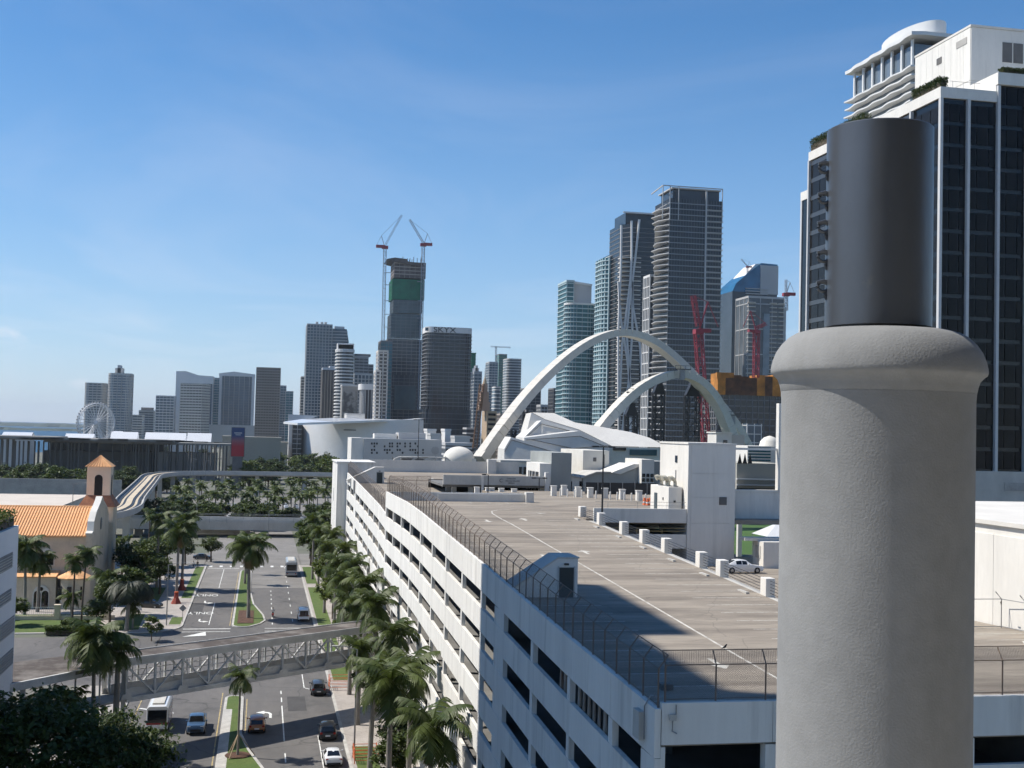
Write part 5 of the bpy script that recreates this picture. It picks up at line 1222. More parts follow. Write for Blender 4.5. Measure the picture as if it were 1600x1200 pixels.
wood(40, (-30, 150), (560, 640), 'dark tree in the wood behind the graffiti wall at the left', 'wood behind the graffiti wall', (PD, PB, PE, PC), .8, 1.7)
wood(26, (165, 270), (560, 660), 'dark tree in the wood between the bell tower and the guideway bend', 'wood behind the bell tower', (PD, PB), 1.0, 1.4)
wood(80, (372, 520), (640, 980), 'tree in the green park in front of the arena', 'trees of the park by the arena', (PD, PC, PE, PC), .8, 2.1)
wood(26, (380, 480), (1000, 1250), 'far tree at the back of the park left of the arena', 'far park trees', (PD, PE), 1.2, 1.8)
wood(30, (165, 380), (1150, 1500), 'far tree on the waterfront below the towers', 'waterfront trees', (PD, PE), 1.3, 2.0)
wood(14, (755, 800), (330, 420), 'dark tree at the foot of the arch beside the concert hall', 'trees at the foot of the arch', (PD, PB), .9, 1.3)
# ------------------------------------------------------------------ vehicles, people, street furniture
TYRE = mat('tyre_rubber', (.015, .015, .015), .9); RIM = mat('alloy_rim', (.45, .45, .46), .35, metal=.8)
CGLASS = mat('car_glass', (.012, .014, .016), .04, spec=.7); HEADL = mat('headlamp', (.75, .75, .72), .1); TAILL = mat('tail_lamp', (.35, .01, .01), .2)
PLAST = mat('black_plastic', (.02, .02, .02), .6)
PAINT = {k: mat('car_paint_'+k, c, .28, .03, .5, coat=.6, spec=.5) for k, c in dict(white=(.78, .78, .77), black=(.012, .013, .015), grey=(.05, .055, .06), blue=(.055, .10, .17), orange=(.36, .13, .035), silver=(.42, .43, .44), red=(.3, .02, .02)).items()}
wheel = MB().lathe([(.16, -.11), (.30, -.11), (.33, -.08), (.33, .08), (.30, .11), (.16, .11)], 18).build('tyre', TYRE); WM = wheel.data; bpy.data.objects.remove(wheel)
rim = MB().lathe([(.04, -.1), (.21, -.105), (.21, .105), (.04, .12)], 14); 
for i in range(5):
    a = i*2*math.pi/5; rim.beam((0, 0, .112), (.2*math.cos(a), .2*math.sin(a), .112), .05, .02)
rim = rim.build('rim', RIM); RM = rim.data; bpy.data.objects.remove(rim)
KINDS = {  # station: (t along the length from the nose, bottom, belt height, roof height, half width at belt, half width at roof)
 'sedan': (4.6, [(0, .35, .55, .58, .70, .60), (.03, .25, .68, .72, .82, .70), (.13, .2, .80, .84, .88, .76), (.28, .2, .90, .93, .90, .78), (.42, .2, .93, 1.38, .91, .62), (.55, .2, .94, 1.45, .91, .64), (.70, .2, .95, 1.40, .90, .62), (.86, .22, .98, 1.02, .88, .72), (.97, .28, .92, .97, .84, .70), (1, .4, .70, .74, .76, .64)]),
 'suv': (4.7, [(0, .4, .7, .74, .78, .68), (.03, .32, .86, .92, .86, .76), (.14, .28, 1.0, 1.04, .92, .80), (.26, .28, 1.06, 1.10, .93, .82), (.38, .28, 1.08, 1.62, .94, .70), (.55, .28, 1.09, 1.72, .94, .72), (.78, .28, 1.1, 1.70, .93, .72), (.93, .3, 1.1, 1.55, .90, .68), (.985, .34, 1.0, 1.06, .87, .74), (1, .42, .75, .8, .80, .70)]),
 'pickup': (5.6, [(0, .45, .85, .9, .84, .74), (.02, .36, 1.05, 1.1, .92, .82), (.12, .34, 1.14, 1.18, .96, .86), (.24, .34, 1.18, 1.22, .97, .86), (.33, .34, 1.2, 1.78, .97, .74), (.44, .34, 1.2, 1.86, .97, .76), (.56, .34, 1.2, 1.82, .97, .76), (.60, .34, 1.2, 1.24, .97, .9), (.97, .36, 1.2, 1.23, .96, .92), (1, .45, 1.1, 1.14, .92, .88)]),
 'van': (5.4, [(0, .4, .9, .96, .86, .76), (.03, .32, 1.1, 1.16, .94, .86), (.10, .3, 1.2, 1.3, .97, .88), (.20, .3, 1.25, 2.0, .98, .82), (.34, .3, 1.25, 2.2, .98, .86), (.65, .3, 1.25, 2.22, .98, .86), (.92, .3, 1.25, 2.2, .97, .85), (.985, .34, 1.2, 2.05, .94, .80), (1, .42, .9, .95, .88, .78)])}
def car_parts(kind, paint):
    L, S = KINDS[kind]; mb = MB(); rings = []
    for t, zb, zl, zr, w, wr in S:
        y = (t-.5)*L
        half = [(0, zb), (w*.92, zb), (w*1.0, zb+(zl-zb)*.35), (w, zl-.08), (w*.97, zl), (wr, zr-.07 if zr-zl > .2 else zr-.02), (wr*.72, zr), (0, zr+.02)]
        rings.append([(x, y, z) for x, z in half]+[(-x, y, z) for x, z in half[-2:0:-1]])
    n = len(rings[0]); vs = [v for r in rings for v in r]
    fs = [(i*n+k, i*n+(k+1) % n, (i+1)*n+(k+1) % n, (i+1)*n+k) for i in range(len(S)-1) for k in range(n)]
    fs += [tuple(range(n))[::-1], tuple(range((len(S)-1)*n, len(S)*n))]
    mb.add(vs, fs); body = mb.build('body', paint, smooth=True, angle=35)
    parts = [('body', body.data, (0, 0, 0), (0, 0, 0))]
    bpy.data.objects.remove(body)
    def glass(quads, nm='window', m=CGLASS):
        g = MB()
        for qd in quads:
            P = [Vector(p) for p in qd]; c = sum(P, Vector())/4; nr = (P[1]-P[0]).cross(P[2]-P[0]).normalized()
            if nr.dot(c-Vector((0, c.y, .8))) < 0 and abs(nr.y) < .6: nr = -nr
            P = [c+(p-c)*.88+nr*.012 for p in P]; Q = [p-nr*.02 for p in P]
            g.hexa(Q+P)
        o = g.build(nm, m); d = o.data; bpy.data.objects.remove(o); return d
    cab = [i for i, s in enumerate(S) if s[3]-s[2] > .3]; a, b = cab[0], cab[-1]
    R_ = rings
    for i in range(a, b):
        for k in (4, n-5): parts.append(('window', glass([[R_[i][k], R_[i+1][k], R_[i+1][(k+1) % n], R_[i][(k+1) % n]]]), (0, 0, 0), (0, 0, 0)))
    def wide(i, j):   # sloped glass between two stations, over the width of the roof panel
        lo, hi = R_[i], R_[j]
        return [(lo[5][0]*.97, lo[5][1], lo[5][2]), (-lo[5][0]*.97, lo[5][1], lo[5][2]), (-hi[5][0]*.97, hi[5][1], hi[5][2]+.02), (hi[5][0]*.97, hi[5][1], hi[5][2]+.02)]
    for nm, (i, j) in (('windscreen', (a-1, a)), ('rear_window', (b+1, b))):
        P = [Vector(p) for p in wide(i, j)]; c = sum(P, Vector())/4; nr = Vector((0, -1 if i < j else 1, .8)).normalized()
        e1 = (P[3]+P[2])/2-(P[0]+P[1])/2; nn = Vector((1, 0, 0)).cross(e1).normalized(); nn = nn if nn.z > 0 else -nn
        P = [c+(p-c)*.9+nn*.055 for p in P]; g = MB().hexa([p-nn*.03 for p in P]+P).build(nm, CGLASS); parts.append((nm, g.data, (0, 0, 0), (0, 0, 0))); bpy.data.objects.remove(g)
    rw = .33 if kind == 'sedan' else .37
    for sx in (-1, 1):
        for t in (.18, .80): parts.append(('wheel', WM, (sx*(S[3][4]-.08), (t-.5)*L, rw), (0, R(90)*sx, 0), rw/.33))
        h = MB().box(-.18, .18, -.05, .03, -.07, .07).build('headlight', HEADL); parts.append(('headlight', h.data, (sx*(S[1][4]-.22), (S[1][0]-.5)*L-.02, S[1][2]-.08), (0, 0, 0))); bpy.data.objects.remove(h)
        h = MB().box(-.13, .13, -.03, .05, -.09, .09).build('tail_light', TAILL); parts.append(('tail_light', h.data, (sx*(S[-2][4]-.16), (S[-2][0]-.5)*L+.04, S[-2][2]-.12), (0, 0, 0))); bpy.data.objects.remove(h)
        h = MB().box(-.1, .1, -.08, .08, -.07, .07).build('mirror', paint); parts.append(('mirror', h.data, (sx*(S[a][4]+.1), (S[a][0]-.52)*L, S[a][2]+.05), (0, 0, 0))); bpy.data.objects.remove(h)
    h = MB().box(-S[1][4]*.6, S[1][4]*.6, -.03, .03, -.12, .12).build('grille', PLAST); parts.append(('grille', h.data, (0, -.5*L-.01, .58), (0, 0, 0))); bpy.data.objects.remove(h)
    h = MB().box(-.26, .26, -.02, .02, -.07, .07).build('number_plate', PAINT['white']); parts.append(('number_plate', h.data, (0, .5*L+.01, .62), (0, 0, 0))); bpy.data.objects.remove(h)
    h = MB().box(-S[-2][4]*.8, S[-2][4]*.8, -.04, .04, -.1, .1).build('bumper', PLAST); parts.append(('bumper', h.data, (0, .5*L-.02, .42), (0, 0, 0))); bpy.data.objects.remove(h)
    return parts
CP = {}
def car(kind, colr, label, x, y, heading=0, z=.005, group=None, name='car', cat='car'):
    """heading: direction the nose points, degrees from -Y, turning left"""
    key = (kind, colr)
    if key not in CP: CP[key] = car_parts(kind, PAINT[colr])
    r = thing(name, label, cat, (x, y, z), R(heading), group)
    for p in CP[key]:
        o = piece(p[0], p[1], r, p[2], p[3])
        if p[0] == 'wheel': o.scale = (p[4],)*3; piece('rim', RM, o, (0, 0, 0))
    return r
car('suv', 'grey', 'dark grey parked SUV nearest the footbridge', 7.95, 159, 180, group='cars parked along the garage kerb')
car('suv', 'black', 'black parked SUV in the footbridge shadow', 8.0, 136.6, 178, group='cars parked along the garage kerb')
car('sedan', 'white', 'white parked sedan at the bottom edge', 7.95, 126.2, 181, group='cars parked along the garage kerb')
car('suv', 'orange', 'orange brown SUV driving away beside the near median', .35, 140.5, 180)
car('pickup', 'blue', 'dark blue pickup facing the camera on the left lanes', -6.2, 141, 0, name='pickup_truck', cat='truck')
car('van', 'white', 'white van on the garage side just behind the footbridge', 8.0, 219, 180, name='van', cat='van')
car('sedan', 'white', 'white sedan parked on the lower ramp deck', 50.4, 122.8, 91, deck2(122.8)+.03)
car('suv', 'black', 'dark car parked on the church lawn drive', -19.5, 234, 70)
car('sedan', 'grey', 'grey car waiting at the left of the far crossing', -14, 318, 90)
# shuttle bus and coach
def bus(label, x, y, L, W, Hh, heading, mbody, mstripe):
    r = thing('bus', label, 'bus', (x, y, 0), R(heading))
    MB().extr([(-W/2, .4), (W/2, .4), (W/2, Hh-.25), (W/2-.25, Hh), (-W/2+.25, Hh), (-W/2, Hh-.25)], 'y', -L/2, L/2).build('body', mbody, r, local=True, bevel=.06)
    MB().box(-W/2+.5, W/2-.5, -L/2+1, L/2-1.5, Hh, Hh+.18).build('roof_unit', GREYW, r, local=True, bevel=.04)
    n = int(L/1.5)
    for s in (-1, 1):
        for i in range(n): MB().box(s*W/2-.02, s*W/2+.02, -L/2+.4+i*(L-.6)/n, -L/2+.3+(i+.9)*(L-.6)/n, 1.4, Hh-.5).build('window', CGLASS, r, local=True)
    MB().box(-W/2+.15, W/2-.15, -L/2-.03, -L/2+.02, 1.1, Hh-.4).build('windscreen', CGLASS, r, local=True)
    MB().box(-W/2+.2, W/2-.2, L/2-.02, L/2+.03, 1.5, Hh-.6).build('rear_window', CGLASS, r, local=True)
    MB().box(-W/2-.01, W/2+.01, -L/2-.01, L/2+.012, .9, 1.15).build('stripe', mstripe, r, local=True)
    for s in (-1, 1):
        for yy in (-L/2+1.6, L/2-2): o = piece('wheel', WM, r, (s*(W/2-.12), yy, .42), (0, R(90)*s, 0), (1.27,)*3); piece('rim', RM, o, (0, 0, 0))
        MB().box(s*(W/2-.35)-.15, s*(W/2-.35)+.15, L/2-.02, L/2+.04, .7, .88).build('tail_light', TAILL, r, local=True)
        MB().box(s*(W/2-.35)-.15, s*(W/2-.35)+.15, -L/2-.04, -L/2+.02, .6, .8).build('headlight', HEADL, r, local=True)
    return r
bus('white shuttle bus facing the camera behind the dark tree', -10.4, 143.5, 7.2, 2.3, 2.9, 0, PAINT['white'], PAINT['red'])
bus('silver coach with blue roof band driving away at the far crossing', 7.3, 286, 11, 2.55, 3.4, 180, PAINT['silver'], PAINT['blue'])
# parked cars in the lot beyond the viaduct
lotp = structure(sheet(rect(-42, 40, 436, 590), .006), 'parking_lot', ASPHL)
kq = random.Random(31)
for Yr in (446, 456, 472, 484, 512, 522):
    for i in range(15):
        x = -36+i*4.2+kq.uniform(-.3, .3)
        if kq.random() < .35: continue
        c = kq.choice(('white', 'white', 'white', 'silver', 'silver', 'black', 'grey', 'blue'))
        key = ('far', c)
        r = thing('car', 'small %s car parked in the lot behind the palms' % c, 'car', (x, Yr+kq.uniform(-.4, .4), .02), R(kq.choice((0, 180))), 'cars in the far parking lot')
        if ('sedan', c) not in CP: CP[('sedan', c)] = car_parts('sedan', PAINT[c])
        for p in CP[('sedan', c)][:9]: 
            if p[0] in ('body', 'windscreen', 'rear_window', 'window'): piece(p[0], p[1], r, p[2], p[3])
# people
SKIN = mat('skin', (.36, .22, .15), .6); SHIRT = {k: mat('cloth_'+k, c, .9) for k, c in dict(white=(.6, .6, .58), navy=(.03, .04, .08), grey=(.15, .15, .15), red=(.35, .05, .04), black=(.02, .02, .022)).items()}
def person(label, x, y, z, rz, shirt, pants, sit=False, holding=''):
    r = thing('person', label, 'person', (x, y, z), rz)
    J = dict(pel=(0, 0, .95, .14), chest=(0, 0, 1.35, .16), neck=(0, 0, 1.5, .06), head=(0, -.02, 1.64, .10), top=(0, 0, 1.74, .07))
    E = [('pel', 'chest'), ('chest', 'neck'), ('neck', 'head'), ('head', 'top')]
    for s, n in ((-1, 'l'), (1, 'r')):
        if sit: J.update({n+'sh': (s*.19, 0, 1.42, .07), n+'el': (s*.25, -.2, 1.2, .05), n+'ha': (s*.24, -.45, 1.15, .045), n+'hip': (s*.1, 0, .92, .1), n+'kn': (s*.16, -.4, .85, .075), n+'an': (s*.16, -.38, .42, .05), n+'to': (s*.16, -.55, .38, .04)})
        else: J.update({n+'sh': (s*.19, 0, 1.42, .07), n+'el': (s*.25, .02, 1.15, .05), n+'ha': (s*.25, -.06, .88, .045), n+'hip': (s*.1, 0, .9, .1), n+'kn': (s*.11, -.03*s, .5, .07), n+'an': (s*.11, .06*s, .09, .05), n+'to': (s*.12, .06*s-.16, .04, .04)})
        E += [('chest', n+'sh'), (n+'sh', n+'el'), (n+'el', n+'ha'), ('pel', n+'hip'), (n+'hip', n+'kn'), (n+'kn', n+'an'), (n+'an', n+'to')]
    ks = list(J); me = bpy.data.meshes.new('body'); me.from_pydata([J[k][:3] for k in ks], [(ks.index(a), ks.index(b)) for a, b in E], [])
    o = bpy.data.objects.new('body', me); COL.objects.link(o)
    sk = o.modifiers.new('skin', 'SKIN')
    bm = bmesh.new(); bm.from_mesh(me); lay = bm.verts.layers.skin.verify(); bm.verts.ensure_lookup_table()
    for i, k in enumerate(ks): bm.verts[i][lay].radius = (J[k][3],)*2; bm.verts[i][lay].use_root = (k == 'pel')
    bm.to_mesh(me); bm.free()
    o.modifiers.new('sub', 'SUBSURF').levels = 1
    bpy.context.view_layer.update()
    ev = bpy.data.meshes.new_from_object(o.evaluated_get(bpy.context.evaluated_depsgraph_get()))
    bpy.data.objects.remove(o)
    for m in (SKIN, SHIRT[shirt], SHIRT[pants]): ev.materials.append(m)
    for p in ev.polygons:
        c = p.center; p.use_smooth = True
        p.material_index = 0 if c.z > 1.47 or (abs(c.x) > .2 and c.z < 1.25 and not (sit and c.z < 1.05)) else (1 if c.z > .97 else 2)
    piece('body', ev, r, (0, 0, 0))
    hr = MB().lathe([(.105, 1.63), (.115, 1.69), (.09, 1.76), (.03, 1.79)], 10, (0, .015)).build('hair', SHIRT['black'], r, local=True, smooth=True)
    return r
p = at(302, 888, z=.14); person('person in a white top walking on the pavement by the far crossing', p.x, p.y, .14, 2.8, 'white', 'navy')
p = at(307, 888, z=.14); person('person in dark clothes walking beside the one in white', p.x+.2, p.y+.6, .14, 2.9, 'black', 'grey')
p = at(323, 878, z=.14); person('person in black standing at the far left crossing corner', p.x, p.y, .14, 0, 'black', 'black')
sx_, sy_ = at(426, 964, z=0).x, at(426, 964, z=0).y
scoot = thing('motor_scooter', 'small red and dark scooter ridden away beside the far median', 'scooter', (sx_, sy_, 0), R(180))
for yy in (-.62, .62): o = piece('wheel', WM, scoot, (0, yy, .26), (0, R(90), 0), (.8, .8, .5)); piece('rim', RM, o, (0, 0, 0))
MB().extr([(-.6, .3), (.75, .3), (.8, .62), (.45, .78), (-.05, .78), (-.15, .42), (-.45, .42), (-.5, .95), (-.62, .95)], 'x', -.16, .16).build('body', PAINT['red'], scoot, local=True, bevel=.04)
MB().box(-.15, .15, -.05, .6, .78, .86).build('seat', PLAST, scoot, local=True)
MB().tube([(-.32, -.5, 1.05), (0, -.56, 1.0), (.32, -.5, 1.05)], .025, 6).build('handlebar', BLACKM, scoot, local=True)
person('rider in white seated on the red scooter', sx_, sy_+-.2, -.05, R(180), 'white', 'grey', True)
# crows
def bird(label, x, y, z, rz=0):
    r = thing('bird', label, 'bird', (x, y, z), rz)
    MB().tube([(0, .3, .1), (0, .12, .17), (0, 0, .24), (0, -.08, .34), (0, -.13, .40), (0, -.17, .42)], [.02, .06, .085, .06, .045, .015], 10).build('body', BLACKM, r, local=True, smooth=True)
    MB().tube([(0, -.16, .41), (0, -.25, .39)], [.016, .003], 6).build('beak', BLACKM, r, local=True)
    MB().hexa([(-.05, .15, .12), (.05, .15, .12), (.06, .42, .02), (-.06, .42, .02), (-.05, .15, .14), (.05, .15, .14), (.06, .42, .03), (-.06, .42, .03)]).build('tail', BLACKM, r, local=True)
    for s in (-.03, .03): MB().tube([(s, .02, 0), (s, .03, .17)], .008, 5).build('leg', BLACKM, r, local=True)
    r.scale = (.55, .55, .62)
p = at(1133, 1016, Y=49.9); bird('black crow perched on the near roof fence', p.x, 49.9, 24.83, .5)
bird('black bird perched on the low wall right of the column', 50.3, 76, 22.9, -.6)
mf = thing('chain_link_fence', 'small fence corner on the deck against the white wall at the right edge', 'fence', (49, 76, 21))
for x, y in ((48.6, 77), (51, 77), (51.2, 74.5)): MB().tube([(x, y, deck2(y)), (x, y, deck2(y)+2), (x-.4, y+.1, deck2(y)+2.5)], .04, 6).build('post', STEEL, mf)
for h in (2.0, .1): MB().tube([(48.6, 77, deck2(77)+h), (51, 77, deck2(77)+h), (51.2, 74.5, deck2(75)+h)], .03, 6).build('rail', STEEL, mf)
for i, y in enumerate((79, 84)):
    o = thing('barrier_post', ['white pier right of the column near the crow', 'white pier right of the column behind the first'][i], 'post', (47.6, y, deck2(y)), group='white piers right of the column')
    piece('pier', pk0.data, o, (0, 0, 0)); piece('cap', ck0.data, o, (0, 0, 0))
# street lamps, signs, tree guards
def street_lamp(label, x, y, h, arm, dx):
    o = thing('street_lamp', label, 'street lamp', (x, y, .13), group='street lamps')
    MB().tube([(x, y, .13), (x, y, h)], [.1, .07], 8).build('pole', STEEL, o)
    MB().tube([(x, y, h), (x+dx*arm*.5, y, h+.35), (x+dx*arm, y, h+.4)], .045, 6).build('arm', STEEL, o)
    MB().box(x+dx*arm-.1, x+dx*arm+.6, y-.14, y+.14, h+.34, h+.46).build('lamp_head', GREYW, o, bevel=.03)
p = at(260, 977, z=.13); street_lamp('grey street lamp on the church pavement with arm over the road', p.x, p.y, 10.2, 3, 1)
street_lamp('grey street lamp beside the footbridge on the garage side', 10.3, 128, 11, 2.5, -1)
p = at(113, 800, Y=285); street_lamp('pale street lamp in front of the flat roofed hall', p.x, 285, at(113, 757, Y=285).z, 2.4, 1)
p = at(307, 812, Y=378); street_lamp('tall lamp on the viaduct above the street', p.x, 378, at(307, 788, Y=378).z, .6, 1)
p = at(420, 812, Y=378); street_lamp('lamp on the viaduct right of the big palm', p.x, 378, at(420, 800, Y=378).z, .6, 1)
for i, px in enumerate((178, 320, 300, 600-305)): 
    pp = at(px, 745, Y=560); street_lamp(['lamp pole by the guideway left of its bend', 'tall lamp pole rising from the palm grove', 'lamp pole in the palm grove left of the tall one', 'lamp pole nearest the billboard side of the grove'][i], pp.x, 560+i*4, at(px, 722-i, Y=560).z, 1, 1)
sn = at(285, 972, z=.13); s_ = thing('road_sign', 'grey back of a diamond road sign on the church pavement', 'sign', sn)
MB().tube([(sn.x, sn.y, .1), (sn.x, sn.y, 3)], .04, 6).build('post', STEEL, s_)
MB().extr([(sn.x, 1.9), (sn.x+.62, 2.5), (sn.x, 3.1), (sn.x-.62, 2.5)], 'y', sn.y-.06, sn.y-.03).build('sign_plate', STEEL, s_)
for i, (px, py, w, h, lb) in enumerate(((530, 1075, 2.6, 1.6, 'orange mesh guard round a palm behind the footbridge end'), (571, 1188, 2.4, 1.5, 'orange mesh guard round a palm by the white parked sedan'))):
    c = at(px, py, z=.13); g = thing('tree_guard', lb, 'barrier', c, group='orange mesh tree guards')
    cs = [(-w/2, -w/2), (w/2, -w/2), (w/2, w/2), (-w/2, w/2)]
    for a, b in cs: MB().beam((c.x+a, c.y+b, .1), (c.x+a, c.y+b, .1+h), .09).build('post', ORANGE, g)
    for (a, b), (d, e) in zip(cs, cs[1:]+cs[:1]):
        for t in (.3, .6, .9, 1.2): MB().beam((c.x+a, c.y+b, .1+t*h/1.3), (c.x+d, c.y+e, .1+t*h/1.3), .05).build('rail', ORANGE, g)
REDB = mat('red_guard', (.30, .055, .035), .8)
for i, (px, py) in enumerate(((275, 943), (284, 922))):
    c = at(px, py, z=.13); g = thing('tree_guard', ['red tapered guard round the left church side palm', 'red tapered guard round the right church side palm'][i], 'barrier', c, group='red palm guards')
    MB().lathe([(1.0, .1), (.45, 1.2), (.36, 2.2)], 8, (c.x, c.y)).build('skirt', REDB, g); MB().lathe([(.4, 2.2), (.4, 2.35)], 8, (c.x, c.y)).build('band', ORANGE, g)
bn = thing('banner', 'tilted white banner leaning by the church lawn', 'banner', (-20.8, 232, 0))
c = at(221, 935, z=2.5)
MB().hexa([(c.x-1.3, c.y, .6), (c.x+.2, c.y, .3), (c.x+.2, c.y+.1, .3), (c.x-1.3, c.y+.1, .6), (c.x-2.2, c.y, 4.6), (c.x-.9, c.y, 4.4), (c.x-.9, c.y+.1, 4.4), (c.x-2.2, c.y+.1, 4.6)]).build('panel', PAINT['white'], bn)
MB().beam((c.x-.4, c.y+.05, .1), (c.x-1.5, c.y+.05, 4.5), .08).build('pole', STEEL, bn)
# low walls by the viaduct and graffiti wall at the left
gwl = thing('graffiti_wall', 'long low grey wall with faded painted marks at the left', 'wall', (-100, 500, 0))
zt_ = at(60, 748, Y=500).z
MB().box(at(-40, 760, Y=500).x, at(190, 760, Y=500).x, 500, 500.8, 0, zt_).build('wall', CONC, gwl)
GRF = [mat('faded_paint_'+str(i), c, .9, .3, 1) for i, c in enumerate(((.10, .10, .11), (.12, .2, .19), (.2, .19, .18), (.09, .13, .12)))]
gq = random.Random(9)
for i in range(26):
    xx = at(4+i*6.6, 765, Y=499.9).x; w = gq.uniform(.4, 1.3); hh = gq.uniform(.6, 1.5)
    MB().add([(xx, 499.9, .8), (xx+w, 499.9, .8+gq.uniform(-.3, .3)), (xx+w*.8, 499.9, .8+hh), (xx+.1, 499.9, .8+hh*gq.uniform(.6, 1))], [(0, 1, 2, 3)]).build('painted_mark', gq.choice(GRF), gwl)
# ------------------------------------------------------------------ skyline
def G(name, c, r=.12, spec=.5): return mat('facade_glass_'+name, c, r, .25, .06, spec=spec)
g_blue, g_dark, g_teal, g_grey, g_black = G('blue', (.085, .125, .165)), G('dark', (.045, .05, .06)), G('teal', (.045, .16, .19)), G('grey', (.12, .13, .14), .2), G('black', (.022, .025, .030), .1)
g_green = G('green', (.03, .16, .115), .25); g_brown = G('brown', (.085, .072, .064), .3)
def S(name, c): return mat('facade_'+name, c, .85, .06, .05)
s_white, s_beige, s_grey, s_brown, s_dgrey, s_tan, s_teal = S('white', (.70, .68, .65)), S('beige', (.58, .54, .48)), S('grey', (.48, .475, .465)), S('brown', (.36, .31, .27)), S('dark_grey', (.19, .185, .185)), S('tan', (.52, .40, .28)), S('pale_teal', (.44, .55, .57))
def offset(poly, d): return inset_poly(poly, -d)
def shell(root, poly, z0, z1, glass, slab, fh=4.0, st=.9, out=.35, mull=0, mw=.35, mout=.3, mm=None, body='glass_body', top=True):
    """a storeyed volume: glazed body, joined floor edges, joined vertical mullions, parapet"""
    MB().prism(poly, z0, z1).build(body, glass, root)
    if slab:
        mb = MB(); z = z0+fh; po = offset(poly, out)
        while z < z1-.5: mb.prism(po, z-st/2, z+st/2); z += fh
        if mb.v: mb.build('floor_edges', slab, root, kind='stuff')
    if mull:
        mb = MB(); n = len(poly); a = sum(p[0]*q[1]-q[0]*p[1] for p, q in zip(poly, poly[1:]+poly[:1])); pl = poly if a > 0 else poly[::-1]
        for i in range(n):
            p, q = Vector(pl[i]), Vector(pl[(i+1) % n]); L = (q-p).length; d = (q-p)/L; nn = Vector((d.y, -d.x)); k = max(1, round(L/mull))
            for j in range(k+1):
                c = p+d*L*j/k
                c4 = [c-d*mw/2-nn*.2, c+d*mw/2-nn*.2, c+d*mw/2+nn*mout, c-d*mw/2+nn*mout]
                mb.prism([tuple(v) for v in c4], z0, z1)
        mb.build('mullions', mm or slab, root, kind='stuff')
    if top:
        MB().prism(offset(poly, out), z1, z1+1.6).build('parapet', slab or glass, root)
def foot(px0, px1, Y, D):
    if (px0+px1)/2 > 411: x0, x1 = at(px0, 650, Y=Y+D).x, at(px1, 650, Y=Y).x
    else: x0, x1 = at(px0, 650, Y=Y).x, at(px1, 650, Y=Y+D).x
    return x0, x1
def rrect(x0, x1, y0, y1, r, n=5):
    return arc(x1-r, y0+r, r, -90, 0, n)+arc(x1-r, y1-r, r, 0, 90, n)+arc(x0+r, y1-r, r, 90, 180, n)+arc(x0+r, y0+r, r, 180, 270, n)
def zpx(px, py, Y): return at(px, py, Y=Y).z
def tower(label, px0, px1, ytop, Y, D=28, glass=g_dark, slab=s_white, fh=4.0, st=.9, out=.35, mull=0, mw=.35, mout=.3, mm=None, rnd=0, cat='tower', name='tower_block', extra=(), z0=0):
    x0, x1 = foot(px0, px1, Y, D); zt = zpx((px0+px1)/2, ytop, Y)
    poly = rrect(x0, x1, Y, Y+D, min(rnd, (x1-x0)/2.05, D/2.05)) if rnd else rect(x0, x1, Y, Y+D)
    r = thing(name, label, cat, ((x0+x1)/2, Y, 0))
    shell(r, poly, z0, zt-1.6, glass, slab, fh, st, out, mull, mw, mout, mm)
    for a, b, h, m in extra:     # roof plant: fractions of the width, height, material
        MB().box(x0+(x1-x0)*a, x0+(x1-x0)*b, Y+D*.25, Y+D*.75, zt, zt+h).build('roof_plant', m, r)
    return r
def rtower(label, pxc, ytop, Y, w, d, rot, glass, slab, fh=4, st=.9, out=.3, mull=0, mm=None, extra=True, **k):
    c = at(pxc, 650, Y=Y); a = R(rot); ca, sa = math.cos(a), math.sin(a)
    poly = [(c.x+ca*u-sa*v, Y+sa*u+ca*v) for u, v in ((-w/2, -d/2), (w/2, -d/2), (w/2, d/2), (-w/2, d/2))]
    r = thing('tower_block', label, 'tower', (c.x, Y, 0)); shell(r, poly, 0, zpx(pxc, ytop, Y)-1.6, glass, slab, fh, st, out, mull, mm=mm, **k)
    return r
# far left, across the water
t = tower('beige balconied tower behind the ferris wheel', 131, 167, 598, 2200, 40, g_grey, s_beige, 4.4, 1.7, .8, 7, .9, .8, rnd=6)
t = tower('taller beige and blue balconied tower right of the ferris wheel', 167, 207, 583, 2150, 42, g_blue, s_beige, 4.4, 1.5, .8, 8, .9, .8, rnd=8, extra=((.25, .6, 9, s_beige), (.35, .5, 14, s_grey)))
tower('low pale block between the balconied towers', 207, 226, 648, 2100, 40, g_grey, s_beige, 4.2, 1.8, .5, 9)
tower('low stepped block with dark roof left of the slim beige tower', 217, 243, 641, 2250, 40, g_grey, s_beige, 4.2, 1.8, .5, 9, extra=((.1, .9, 5, s_dgrey),))
tower('mid height grey gridded tower left of the curved blue one', 243, 274, 618, 1900, 40, g_blue, s_white, 4.2, 1.2, .6, 5, .5, .5)
x0, x1 = foot(274, 332, 1980, 36); r = thing('tower_block', 'blue glass tower with a sloping curved white crown', 'tower', ((x0+x1)/2, 1980, 0))
za, zb_ = zpx(276, 580, 1980), zpx(330, 588, 1980)
shell(r, rect(x0, x1, 1980, 2016), 0, zb_-12, g_blue, s_dgrey, 4.2, .5, .2, 9, .6, .4, s_white, top=False)
MB().extr([(x0-1, zb_-12), (x1+1, zb_-12), (x1+1, zb_), (x0+(x1-x0)*.6, zb_+1), (x0+(x1-x0)*.25, zb_+7), (x0-1, za)], 'y', 1978.5, 2017).build('crown', s_white, r)
MB().box(x0-1, x0+7, 1978.6, 2017, 0, zb_-12.1).build('side_pier', s_white, r)
rtower('brown corner tower with one sunlit cream face before the blue glass tower', 304, 600, 1820, 33, 28, -22, g_brown, s_beige, 4.0, 2.2, .3, 5, s_beige)
